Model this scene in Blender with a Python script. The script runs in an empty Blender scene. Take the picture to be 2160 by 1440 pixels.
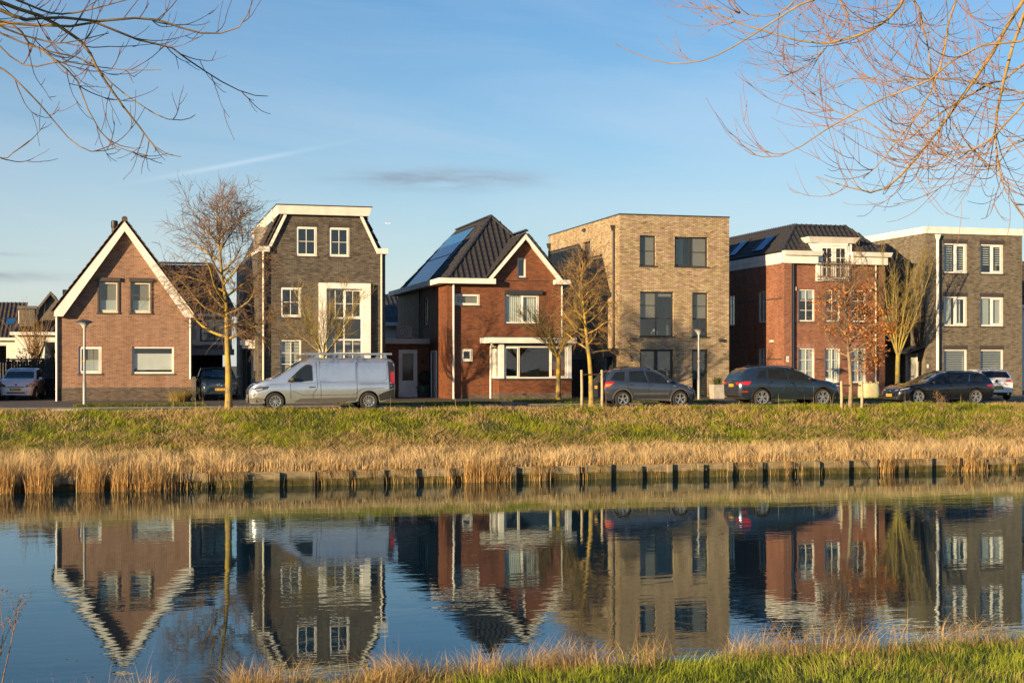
import bpy, math, random
import numpy as np
from mathutils import Vector, Matrix
from mathutils.bvhtree import BVHTree
from mathutils.geometry import delaunay_2d_cdt

S = bpy.context.scene
COL = S.collection
R = math.radians
GZ = 1.98            # street level above the water (water is z = 0)

# ------------------------------------------------------------------ camera
cam_d = bpy.data.cameras.new("camera")
cam_d.lens = 50.0
cam_d.sensor_width = 36.0
cam_d.shift_y = 0.0232
cam_d.clip_start = 0.2
cam_d.clip_end = 20000.0
cam = bpy.data.objects.new("camera", cam_d)
COL.objects.link(cam)
cam.location = (0, 0, 3.75)
cam.rotation_euler = (R(90), 0, R(-15.3))
S.camera = cam

# ------------------------------------------------------------------ sun + sky
SUN_EL = 8.6
SUN_VEC = Vector((-0.848, -0.53, 0)).normalized() * math.cos(R(SUN_EL)) + Vector((0, 0, math.sin(R(SUN_EL))))
sun_d = bpy.data.lights.new("sun", 'SUN')
sun_d.energy = 5.0
sun_d.angle = R(0.53)
sun_d.color = (1.0, 0.72, 0.40)
sun = bpy.data.objects.new("sun", sun_d)
COL.objects.link(sun)
sun.location = (-60, -40, 40)
sun.rotation_euler = (-SUN_VEC).to_track_quat('-Z', 'Y').to_euler()

W = bpy.data.worlds.new("World")
S.world = W
W.use_nodes = True
nt = W.node_tree
nt.nodes.clear()
def wn(t, **k):
    n = nt.nodes.new(t)
    for a, b in k.items(): setattr(n, a, b)
    return n
wout = wn('ShaderNodeOutputWorld')
bg = wn('ShaderNodeBackground')
bg.inputs['Strength'].default_value = 0.092
sky = wn('ShaderNodeTexSky', sky_type='NISHITA')
sky.sun_disc = False
sky.sun_elevation = R(SUN_EL)
sky.sun_rotation = math.atan2(SUN_VEC.x, SUN_VEC.y)
sky.altitude = 0
sky.air_density = 1.0
sky.dust_density = 0.5
sky.ozone_density = 3.5
tc = wn('ShaderNodeTexCoord')
sep = wn('ShaderNodeSeparateXYZ')
nt.links.new(tc.outputs['Generated'], sep.inputs[0])
def wmath(op, a, b=None, c=None, clamp=False):
    n = wn('ShaderNodeMath', operation=op); n.use_clamp = clamp
    for i, v in enumerate((a, b, c)):
        if v is None: continue
        if isinstance(v, (int, float)): n.inputs[i].default_value = v
        else: nt.links.new(v, n.inputs[i])
    return n.outputs[0]
def wmix(f, a, b):
    n = wn('ShaderNodeMix', data_type='RGBA')
    for i, v in ((0, f), (6, a), (7, b)):
        if isinstance(v, tuple): n.inputs[i].default_value = v
        elif isinstance(v, (int, float)): n.inputs[i].default_value = v
        else: nt.links.new(v, n.inputs[i])
    return n.outputs[2]
# thin high cloud: noise in a flattened sky direction, streaky along the horizon
az = wmath('ARCTAN2', sep.outputs[0], sep.outputs[1])
el = wmath('ARCSINE', sep.outputs[2])
comb = wn('ShaderNodeCombineXYZ')
nt.links.new(wmath('MULTIPLY', az, 5.0), comb.inputs[0])
nt.links.new(wmath('ADD', wmath('MULTIPLY', el, 24.0), wmath('MULTIPLY', az, 2.6)), comb.inputs[1])
nz = wn('ShaderNodeTexNoise'); nz.inputs['Scale'].default_value = 0.62; nz.inputs['Detail'].default_value = 6; nz.inputs['Roughness'].default_value = 0.55
nz.inputs['Distortion'].default_value = 0.6
nt.links.new(comb.outputs[0], nz.inputs['Vector'])
veil = wn('ShaderNodeMapRange'); veil.inputs[1].default_value = 0.40; veil.inputs[2].default_value = 0.85; veil.inputs[3].default_value = 0.0; veil.inputs[4].default_value = 0.20
nt.links.new(nz.outputs[0], veil.inputs[0])
# even high haze that thickens towards the horizon all the way round
hz = wmath('POWER', wmath('SUBTRACT', 1.0, wmath('MAXIMUM', sep.outputs[2], 0.0)), 6.0)
hz = wmath('MULTIPLY', hz, 0.66)
veil2 = wmath('ADD', veil.outputs[0], hz, clamp=True)
hs = wn('ShaderNodeHueSaturation'); hs.inputs['Saturation'].default_value = 1.22; nt.links.new(sky.outputs[0], hs.inputs['Color'])
skyc = wmix(veil2, hs.outputs[0], (4.5, 4.5, 4.65, 1))
# a few small grey stratus bars, placed by direction (azimuth, elevation in radians)
def bar(a0, e0, wa, we, seed):
    c2 = wn('ShaderNodeCombineXYZ')
    nt.links.new(wmath('MULTIPLY', az, 24.0), c2.inputs[0]); nt.links.new(wmath('MULTIPLY', el, 130.0), c2.inputs[1]); c2.inputs[2].default_value = seed
    n2 = wn('ShaderNodeTexNoise'); n2.inputs['Scale'].default_value = 1.0; n2.inputs['Detail'].default_value = 4
    nt.links.new(c2.outputs[0], n2.inputs['Vector'])
    da = wmath('DIVIDE', wmath('SUBTRACT', az, a0), wa)
    de = wmath('DIVIDE', wmath('SUBTRACT', el, e0), we)
    r2 = wmath('ADD', wmath('MULTIPLY', da, da), wmath('MULTIPLY', de, de))
    g = wmath('EXPONENT', wmath('MULTIPLY', r2, -1.0))
    return wmath('MULTIPLY', g, wmath('MULTIPLY', wmath('SUBTRACT', n2.outputs[0], 0.27), 2.8), clamp=True)
for a0, e0, wa, we, sd, st in ((0.217, 0.1300, 0.060, 0.0062, 1.0, 0.95), (-0.095, 0.0585, 0.05, 0.0035, 5.0, 0.85),
                               (-0.075, 0.0735, 0.02, 0.0012, 8.0, 0.45), (1.3, 0.10, 0.2, 0.008, 11.0, 0.5), (-1.2, 0.12, 0.2, 0.008, 14.0, 0.5)):
    skyc = wmix(wmath('MULTIPLY', bar(a0, e0, wa, we, sd), st), skyc, (1.5, 1.72, 2.15, 1))
# one faint old contrail
dl = wmath('SUBTRACT', el, wmath('ADD', 0.137, wmath('MULTIPLY', wmath('SUBTRACT', az, 0.07), 0.215)))
ct = wmath('EXPONENT', wmath('MULTIPLY', wmath('POWER', wmath('DIVIDE', dl, 0.0016), 2.0), -1.0))
cw = wmath('EXPONENT', wmath('MULTIPLY', wmath('POWER', wmath('DIVIDE', wmath('SUBTRACT', az, 0.075), 0.05), 2.0), -1.0))
skyc = wmix(wmath('MULTIPLY', wmath('MULTIPLY', ct, cw), 0.20), skyc, (5.6, 6.0, 6.3, 1))
nt.links.new(skyc, bg.inputs['Color'])
nt.links.new(bg.outputs[0], wout.inputs[0])

S.view_settings.view_transform = 'Standard'
S.view_settings.look = 'None'
S.view_settings.gamma = 1.0
S.view_settings.use_curve_mapping = False
S.view_settings.exposure = 1.06
S.render.engine = 'CYCLES'
S.cycles.max_bounces = 7
S.cycles.transparent_max_bounces = 16
S.cycles.use_denoising = True
try: S.cycles.denoiser = 'OPENIMAGEDENOISE'
except Exception: pass
S.cycles.sample_clamp_indirect = 6.0
S.cycles.caustics_reflective = False
S.cycles.caustics_refractive = False

# ------------------------------------------------------------------ mesh helpers
class MB:
    def __init__(s): s.v = []; s.f = []; s.m = []
    def add(s, pts, faces, mi=0):
        b = len(s.v); s.v.extend([tuple(p) for p in pts])
        for f in faces: s.f.append(tuple(b + i for i in f)); s.m.append(mi)
    def face(s, pts, mi=0): s.add(pts, [tuple(range(len(pts)))], mi)
    def box(s, x0, x1, y0, y1, z0, z1, mi=0):
        p = [(x, y, z) for z in (z0, z1) for y in (y0, y1) for x in (x0, x1)]
        s.add(p, [(0, 2, 3, 1), (4, 5, 7, 6), (0, 1, 5, 4), (2, 6, 7, 3), (0, 4, 6, 2), (1, 3, 7, 5)], mi)
    def hexa(s, p, mi=0):   # 8 points: bottom ring 0-3 , top ring 4-7
        s.add(p, [(0, 3, 2, 1), (4, 5, 6, 7), (0, 1, 5, 4), (1, 2, 6, 5), (2, 3, 7, 6), (3, 0, 4, 7)], mi)
    def prism(s, poly, a, b, axis='y', mi=0):
        n = len(poly)
        def P(u, v, w):
            return {'y': (u, w, v), 'x': (w, u, v), 'z': (u, v, w)}[axis]
        pts = [P(u, v, a) for u, v in poly] + [P(u, v, b) for u, v in poly]
        fs = [tuple(range(n)), tuple(range(2 * n - 1, n - 1, -1))] + [(i, n + i, n + (i + 1) % n, (i + 1) % n) for i in range(n)]
        s.add(pts, fs, mi)
    def tube(s, pts, rad, n=6, mi=0, cap=True):
        pts = [Vector(p) for p in pts]
        if isinstance(rad, (int, float)): rad = [rad] * len(pts)
        b = len(s.v); prev = None
        for i, p in enumerate(pts):
            d = (pts[min(i + 1, len(pts) - 1)] - pts[max(i - 1, 0)]).normalized()
            if prev is None:
                u = d.orthogonal().normalized()
            else:
                u = (prev - d * prev.dot(d))
                u = u.normalized() if u.length > 1e-6 else d.orthogonal().normalized()
            prev = u; w = d.cross(u)
            for k in range(n):
                a = 2 * math.pi * k / n
                s.v.append(tuple(p + (u * math.cos(a) + w * math.sin(a)) * rad[i]))
        for i in range(len(pts) - 1):
            for k in range(n):
                s.f.append((b + i * n + k, b + i * n + (k + 1) % n, b + (i + 1) * n + (k + 1) % n, b + (i + 1) * n + k)); s.m.append(mi)
        if cap:
            s.f.append(tuple(b + k for k in range(n - 1, -1, -1))); s.m.append(mi)
            e = b + (len(pts) - 1) * n
            s.f.append(tuple(e + k for k in range(n))); s.m.append(mi)
    def lathe(s, prof, n=16, axis='z', o=(0, 0, 0), mi=0):
        b = len(s.v)
        for r, h in prof:
            for k in range(n):
                a = 2 * math.pi * k / n; c, d = r * math.cos(a), r * math.sin(a)
                q = {'z': (c, d, h), 'y': (c, h, d), 'x': (h, c, d)}[axis]
                s.v.append((q[0] + o[0], q[1] + o[1], q[2] + o[2]))
        for i in range(len(prof) - 1):
            for k in range(n):
                s.f.append((b + i * n + k, b + i * n + (k + 1) % n, b + (i + 1) * n + (k + 1) % n, b + (i + 1) * n + k)); s.m.append(mi)
    def mesh(s, name, mats, smooth=False, angle=None):
        me = bpy.data.meshes.new(name)
        me.from_pydata(s.v, [], s.f)
        for m in (mats if isinstance(mats, (list, tuple)) else [mats]): me.materials.append(m)
        if max(s.m, default=0) > 0: me.polygons.foreach_set('material_index', s.m)
        if smooth or angle:
            me.polygons.foreach_set('use_smooth', [True] * len(s.f))
            if angle: me.set_sharp_from_angle(angle=R(angle))
        me.update()
        return me
    def obj(s, name, mats, parent=None, loc=(0, 0, 0), rz=0, smooth=False, angle=None):
        return place(name, s.mesh(name, mats, smooth, angle), parent, loc, rz)

def place(name, me, parent=None, loc=(0, 0, 0), rz=0.0):
    o = bpy.data.objects.new(name, me); COL.objects.link(o)
    o.location = loc; o.rotation_euler = (0, 0, rz)
    if parent is not None: o.parent = parent
    return o
def tag(o, label, cat, group=None):
    o['label'] = label; o['category'] = cat
    if group: o['group'] = group
    return o
def thing(name, label, cat, loc=(0, 0, 0), rz=0.0, group=None):
    return tag(place(name, None, None, loc, rz), label, cat, group)
def kind(o, k): o['kind'] = k; return o

def np_mesh(name, verts, faces, mat, col=None, smooth=False):
    me = bpy.data.meshes.new(name)
    verts = np.asarray(verts, np.float32); faces = np.asarray(faces, np.int32)
    nv, (nf, k) = len(verts), faces.shape
    me.vertices.add(nv); me.vertices.foreach_set('co', verts.ravel())
    me.loops.add(nf * k); me.loops.foreach_set('vertex_index', faces.ravel())
    me.polygons.add(nf); me.polygons.foreach_set('loop_start', np.arange(0, nf * k, k, dtype=np.int32))
    me.polygons.foreach_set('loop_total', np.full(nf, k, np.int32))
    if smooth: me.polygons.foreach_set('use_smooth', np.ones(nf, bool))
    me.update(calc_edges=True)
    if col is not None:
        a = me.color_attributes.new('Col', 'FLOAT_COLOR', 'POINT')
        c4 = np.ones((nv, 4), np.float32); c4[:, :3] = col
        a.data.foreach_set('color', c4.ravel())
    me.materials.append(mat)
    return me

# ------------------------------------------------------------------ materials
def nodes(name):
    m = bpy.data.materials.new(name); m.use_nodes = True
    t = m.node_tree; b = t.nodes['Principled BSDF']
    return m, t, b
def tmath(t, op, a, b=None, clamp=False):
    n = t.nodes.new('ShaderNodeMath'); n.operation = op; n.use_clamp = clamp
    for i, v in enumerate((a, b)):
        if v is None: continue
        if isinstance(v, (int, float)): n.inputs[i].default_value = v
        else: t.links.new(v, n.inputs[i])
    return n.outputs[0]
def tmix(t, f, a, b, bt='MIX'):
    n = t.nodes.new('ShaderNodeMix'); n.data_type = 'RGBA'; n.blend_type = bt
    for i, v in ((0, f), (6, a), (7, b)):
        if isinstance(v, (tuple, list)): n.inputs[i].default_value = tuple(v) + ((1,) if len(v) == 3 else ())
        elif isinstance(v, (int, float)): n.inputs[i].default_value = v
        else: t.links.new(v, n.inputs[i])
    return n.outputs[2]
def tnoise(t, scale, detail=4, rough=0.5, vec=None, dim='3D'):
    n = t.nodes.new('ShaderNodeTexNoise'); n.inputs['Scale'].default_value = scale
    n.inputs['Detail'].default_value = detail; n.inputs['Roughness'].default_value = rough
    if vec is None:
        tcn = t.nodes.new('ShaderNodeTexCoord'); vec = tcn.outputs['Object']
    t.links.new(vec, n.inputs['Vector'])
    return n.outputs[0]
def tramp(t, f, stops, interp='LINEAR'):
    n = t.nodes.new('ShaderNodeValToRGB'); n.color_ramp.interpolation = interp
    e = n.color_ramp.elements
    while len(e) < len(stops): e.new(0.5)
    for i, (p, c) in enumerate(stops): e[i].position = p; e[i].color = tuple(c) + (1,)
    t.links.new(f, n.inputs[0]); return n.outputs[0]
def tbump(t, b, h, strength, dist=0.01):
    n = t.nodes.new('ShaderNodeBump'); n.inputs['Strength'].default_value = strength; n.inputs['Distance'].default_value = dist
    t.links.new(h, n.inputs['Height']); t.links.new(n.outputs[0], b.inputs['Normal'])

def pmat(name, col, rough=0.5, metal=0.0, var=0.15, scale=3.0, bump=0.0, bscale=40.0, coat=0.0, spec=0.5, col2=None):
    m, t, b = nodes(name)
    n = tnoise(t, scale)
    lo = tuple(c * (1 - var) for c in col); hi = tuple(min(1, c * (1 + var)) for c in col) if col2 is None else col2
    t.links.new(tramp(t, n, [(0.3, lo), (0.7, hi)]), b.inputs['Base Color'])
    b.inputs['Roughness'].default_value = rough; b.inputs['Metallic'].default_value = metal
    b.inputs['Coat Weight'].default_value = coat; b.inputs['Coat Roughness'].default_value = 0.04
    b.inputs['Specular IOR Level'].default_value = spec
    if bump > 0: tbump(t, b, tnoise(t, bscale), bump)
    return m

def brickmat(name, cols, mortar, bw=0.22, rh=0.0635, mj=0.011, rough=0.75, vert=False, spec=0.3, patch=0.25, hues=None):
    """running-bond brick by object position; cols = ramp of fired-brick colours"""
    m, t, b = nodes(name)
    tcn = t.nodes.new('ShaderNodeTexCoord')
    sx = t.nodes.new('ShaderNodeSeparateXYZ'); t.links.new(tcn.outputs['Object'], sx.inputs[0])
    sn = t.nodes.new('ShaderNodeSeparateXYZ'); t.links.new(tcn.outputs['Normal'], sn.inputs[0])
    side = tmath(t, 'GREATER_THAN', tmath(t, 'ABSOLUTE', sn.outputs[0]), 0.6)
    u = tmath(t, 'ADD', tmath(t, 'MULTIPLY', sx.outputs[0], tmath(t, 'SUBTRACT', 1.0, side)), tmath(t, 'MULTIPLY', sx.outputs[1], side))
    v = sx.outputs[2]
    if vert: u, v = v, u; 
    rv = tmath(t, 'DIVIDE', v, rh); row = tmath(t, 'FLOOR', rv); fv = tmath(t, 'FRACT', rv)
    off = tmath(t, 'MULTIPLY', tmath(t, 'FRACT', tmath(t, 'MULTIPLY', row, 0.5)), 1.0 if not vert else 0.0)
    uu = tmath(t, 'ADD', tmath(t, 'DIVIDE', u, bw), off); cl = tmath(t, 'FLOOR', uu); fu = tmath(t, 'FRACT', uu)
    cb = t.nodes.new('ShaderNodeCombineXYZ'); t.links.new(cl, cb.inputs[0]); t.links.new(row, cb.inputs[1]); t.links.new(side, cb.inputs[2])
    wnz = t.nodes.new('ShaderNodeTexWhiteNoise'); wnz.noise_dimensions = '3D'; t.links.new(cb.outputs[0], wnz.inputs['Vector'])
    n = len(cols)
    big = tnoise(t, 0.9, 3, 0.5)
    fac = tmath(t, 'ADD', tmath(t, 'MULTIPLY', wnz.outputs[0], 1 - patch), tmath(t, 'MULTIPLY', big, patch))
    bc = tramp(t, fac, [((i + 0.5) / n, c) for i, c in enumerate(cols)])
    fine = tnoise(t, 55, 4, 0.6)
    bc = tmix(t, 0.35, bc, tramp(t, fine, [(0.25, (0.45, 0.45, 0.45)), (0.75, (1, 1, 1))]), 'MULTIPLY')
    mask = tmath(t, 'MAXIMUM', tmath(t, 'LESS_THAN', fv, mj / rh), tmath(t, 'LESS_THAN', fu, mj / bw))
    mc = tmix(t, fine, tuple(c * 0.75 for c in mortar), mortar)
    col = tmix(t, mask, bc, mc)
    # rain streak dirt that stays with the wall
    st = t.nodes.new('ShaderNodeMapping'); st.inputs['Scale'].default_value = (2.2, 2.2, 0.25)
    t.links.new(tcn.outputs['Object'], st.inputs['Vector'])
    dirt = tnoise(t, 1.0, 5, 0.6, st.outputs[0])
    col = tmix(t, 0.8, col, tramp(t, dirt, [(0.32, (0.72, 0.70, 0.68)), (0.6, (1, 1, 1))]), 'MULTIPLY')
    t.links.new(col, b.inputs['Base Color'])
    b.inputs['Roughness'].default_value = rough; b.inputs['Specular IOR Level'].default_value = spec
    tbump(t, b, tmath(t, 'SUBTRACT', tmath(t, 'MULTIPLY', fine, 0.4), mask), 0.55, 0.008)
    return m

def glassmat(name, tint=(0.90, 0.93, 0.93), rough=0.0):
    m = bpy.data.materials.new(name); m.use_nodes = True
    t = m.node_tree; t.nodes.clear()
    out = t.nodes.new('ShaderNodeOutputMaterial'); mx = t.nodes.new('ShaderNodeMixShader')
    tr = t.nodes.new('ShaderNodeBsdfTransparent'); tr.inputs[0].default_value = tint + (1,)
    gl = t.nodes.new('ShaderNodeBsdfGlossy'); gl.inputs['Roughness'].default_value = 0.01
    gl.inputs['Color'].default_value = (1, 1, 1, 1)
    # gentle waviness of float glass so that reflections are not ruler straight
    n = tnoise(t, 1.3, 2); bp = t.nodes.new('ShaderNodeBump'); bp.inputs['Strength'].default_value = 0.03; bp.inputs['Distance'].default_value = 0.05
    t.links.new(n, bp.inputs['Height']); t.links.new(bp.outputs[0], gl.inputs['Normal'])
    lw = t.nodes.new('ShaderNodeLayerWeight'); lw.inputs['Blend'].default_value = 0.5     # same reflectance from both sides of a pane
    t.links.new(tmath(t, 'ADD', tmath(t, 'MULTIPLY', tmath(t, 'POWER', lw.outputs['Facing'], 5.0), 0.90), 0.055), mx.inputs[0]); t.links.new(tr.outputs[0], mx.inputs[1]); t.links.new(gl.outputs[0], mx.inputs[2])
    t.links.new(mx.outputs[0], out.inputs[0])
    return m

def colmat(name, rough=0.75, trans=0.0, var=0.25, scale=6.0, spec=0.25):
    """foliage: colour comes from each blade or leaf's own colour"""
    m, t, b = nodes(name)
    a = t.nodes.new('ShaderNodeVertexColor'); a.layer_name = 'Col'
    n = tnoise(t, scale, 3)
    c = tmix(t, 1.0, a.outputs[0], tramp(t, n, [(0.3, (1 - var,) * 3), (0.7, (1 + var * 0.4,) * 3)]), 'MULTIPLY')
    t.links.new(c, b.inputs['Base Color'])
    b.inputs['Roughness'].default_value = rough; b.inputs['Specular IOR Level'].default_value = spec
    if trans > 0:
        out = t.nodes['Material Output']; mx = t.nodes.new('ShaderNodeMixShader'); tr = t.nodes.new('ShaderNodeBsdfTranslucent')
        t.links.new(c, tr.inputs[0]); mx.inputs[0].default_value = trans
        t.links.new(b.outputs[0], mx.inputs[1]); t.links.new(tr.outputs[0], mx.inputs[2]); t.links.new(mx.outputs[0], out.inputs[0])
    return m

M = {}
M['white'] = pmat('white_paint', (0.70, 0.68, 0.63), 0.5, var=0.12, scale=2.2)
M['cream'] = pmat('cream_paint', (0.62, 0.56, 0.45), 0.5, var=0.06)
M['grey'] = pmat('grey_paint', (0.20, 0.205, 0.21), 0.45, var=0.08)
M['dgrey'] = pmat('anthracite_paint', (0.035, 0.037, 0.04), 0.4, var=0.1)
M['black'] = pmat('black_plastic', (0.012, 0.012, 0.013), 0.5, var=0.2)
M['zinc'] = pmat('zinc_trim', (0.30, 0.30, 0.30), 0.5, 0.6, var=0.1)
M['shadow_gap'] = pmat('dark_void_paint', (0.02, 0.02, 0.02), 0.9)
M['glass'] = glassmat('window_glass')
M['interior'] = pmat('room_plaster', (0.32, 0.29, 0.25), 0.9, var=0.1)
M['blind_taupe'] = pmat('taupe_blind', (0.20, 0.175, 0.14), 0.8, var=0.05)
M['blind_white'] = pmat('white_blind', (0.62, 0.62, 0.58), 0.8, var=0.05)
M['frost'] = pmat('frosted_film', (0.42, 0.44, 0.42), 0.5, var=0.04)
M['curtain'] = pmat('curtain_cloth', (0.55, 0.55, 0.50), 0.9, var=0.08)
M['tile'] = pmat('slate_grey_tile', (0.040, 0.038, 0.038), 0.42, var=0.45, scale=2.0, spec=0.5)
M['tile_brown'] = pmat('brown_tile', (0.075, 0.055, 0.042), 0.6, var=0.4, scale=2.0)
M['tile_flat'] = pmat('flat_slate_tile', (0.052, 0.047, 0.040), 0.6, var=0.4, scale=2.0)
M['lead'] = pmat('lead_flashing', (0.11, 0.11, 0.115), 0.55, var=0.2)
M['sill'] = pmat('dark_brick_sill', (0.055, 0.045, 0.04), 0.6, var=0.3, scale=8)
M['solar'] = pmat('sky_tinted_cell', (0.015, 0.11, 0.30), 0.15, var=0.2, spec=0.15)  # blue cells; reflected sky blue is put into the base colour too
M['dglass'] = pmat('dark_door_glass', (0.014, 0.016, 0.02), 0.05, var=0.2)
M['alu'] = pmat('aluminium', (0.55, 0.55, 0.56), 0.35, 0.9, var=0.06)
M['brick1'] = brickmat('brown_red_brick', [(0.15, 0.068, 0.040), (0.25, 0.115, 0.062), (0.31, 0.155, 0.085), (0.23, 0.12, 0.078), (0.35, 0.20, 0.12)], (0.40, 0.33, 0.27))
M['brick1s'] = brickmat('brown_red_soldier', [(0.25, 0.10, 0.07), (0.36, 0.16, 0.11)], (0.36, 0.30, 0.25), vert=True, bw=0.25)
M['plinth1'] = brickmat('dark_plinth_brick', [(0.07, 0.055, 0.045), (0.12, 0.09, 0.07), (0.16, 0.12, 0.10)], (0.14, 0.12, 0.1))
M['brick2'] = brickmat('charcoal_brick', [(0.055, 0.049, 0.040), (0.10, 0.088, 0.070), (0.155, 0.135, 0.105), (0.12, 0.105, 0.083), (0.21, 0.185, 0.148)], (0.06, 0.05, 0.045))
M['brick3'] = brickmat('deep_red_brick', [(0.15, 0.052, 0.022), (0.22, 0.074, 0.029), (0.27, 0.098, 0.038), (0.20, 0.068, 0.030), (0.13, 0.055, 0.034)], (0.10, 0.06, 0.042), rough=0.6)
M['brick4'] = brickmat('buff_brick', [(0.19, 0.135, 0.10), (0.45, 0.335, 0.185), (0.60, 0.48, 0.29), (0.45, 0.29, 0.24), (0.37, 0.32, 0.13), (0.70, 0.57, 0.43)], (0.13, 0.10, 0.07), bw=0.24, rh=0.07, mj=0.014)
M['brick5s'] = brickmat('orange_red_soldier', [(0.26, 0.09, 0.06), (0.36, 0.13, 0.08)], (0.22, 0.14, 0.11), vert=True, bw=0.25)
M['brick2s'] = brickmat('charcoal_soldier', [(0.06, 0.05, 0.045), (0.09, 0.075, 0.06)], (0.06, 0.05, 0.045), vert=True, bw=0.25)
M['brick5'] = brickmat('orange_red_brick', [(0.18, 0.07, 0.045), (0.28, 0.108, 0.062), (0.36, 0.15, 0.083), (0.25, 0.105, 0.072), (0.40, 0.19, 0.115)], (0.22, 0.15, 0.11))
M['brick6'] = brickmat('grey_brown_brick', [(0.095, 0.082, 0.060), (0.165, 0.142, 0.104), (0.23, 0.198, 0.145), (0.19, 0.165, 0.122), (0.29, 0.25, 0.185)], (0.10, 0.085, 0.066))
M['asphalt'] = pmat('asphalt', (0.13, 0.12, 0.11), 0.95, var=0.3, scale=1.2, bump=0.4, bscale=120, spec=0.1)
M['paver'] = brickmat('brown_pavers', [(0.22, 0.165, 0.125), (0.30, 0.23, 0.18), (0.36, 0.29, 0.23)], (0.15, 0.125, 0.10))
M['concrete'] = pmat('concrete', (0.36, 0.34, 0.30), 0.85, var=0.2, scale=4, bump=0.2)
M['timber_dark'] = pmat('dark_timber', (0.028, 0.024, 0.02), 0.7, var=0.4, scale=9)
M['timber_grey'] = pmat('weathered_timber', (0.115, 0.10, 0.085), 0.85, var=0.4, scale=7)
M['render'] = pmat('white_render', (0.72, 0.68, 0.60), 0.8, var=0.08)
# ------------------------------------------------------------------ house building helpers
def interp_outline(out, z):
    for (za, la, ra), (zb, lb, rb) in zip(out, out[1:]):
        if za <= z <= zb and zb > za:
            f = (z - za) / (zb - za); return la + (lb - la) * f, ra + (rb - ra) * f
    return out[-1][1], out[-1][2]
def wall_sheet(mb, out, holes, mp, reveal=0.12, mi=0):
    zs = sorted({round(o[0], 4) for o in out} | {round(h[k], 4) for h in holes for k in (2, 3)})
    zs = [z for z in zs if out[0][0] <= z <= out[-1][0]]
    for za, zb in zip(zs, zs[1:]):
        if zb - za < 1e-4: continue
        e = (zb - za) * 1e-3
        la, ra = interp_outline(out, za + e); lb, rb = interp_outline(out, zb - e)
        hs = sorted((h for h in holes if h[2] < (za + zb) / 2 < h[3]), key=lambda h: h[0])
        ca, cb = la, lb
        for h in hs:
            mb.face([mp(ca, 0, za), mp(h[0], 0, za), mp(h[0], 0, zb), mp(cb, 0, zb)], mi); ca = cb = h[1]
        mb.face([mp(ca, 0, za), mp(ra, 0, za), mp(rb, 0, zb), mp(cb, 0, zb)], mi)
    for x0, x1, z0, z1 in [h[:4] for h in holes]:
        r = reveal
        mb.face([mp(x0, 0, z0), mp(x0, r, z0), mp(x0, r, z1), mp(x0, 0, z1)], mi)
        mb.face([mp(x1, 0, z0), mp(x1, 0, z1), mp(x1, r, z1), mp(x1, r, z0)], mi)
        mb.face([mp(x0, 0, z1), mp(x0, r, z1), mp(x1, r, z1), mp(x1, 0, z1)], mi)
        mb.face([mp(x0, 0, z0), mp(x1, 0, z0), mp(x1, r, z0), mp(x0, r, z0)], mi)
FRONT = lambda x, d, z: (x, d, z)
def LEFT(u, d, z): return (d, u, z)
def RIGHT(W_): return lambda u, d, z: (W_ - d, u, z)
def BACK(L_): return lambda u, d, z: (u, L_ - d, z)

def bar_frame(mb, x0, x1, z0, z1, w, y0, y1, mi=0):
    mb.box(x0, x0 + w, y0, y1, z0, z1, mi); mb.box(x1 - w, x1, y0, y1, z0, z1, mi)
    mb.box(x0 + w, x1 - w, y0, y1, z1 - w, z1, mi); mb.box(x0 + w, x1 - w, y0, y1, z0, z0 + w, mi)

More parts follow.
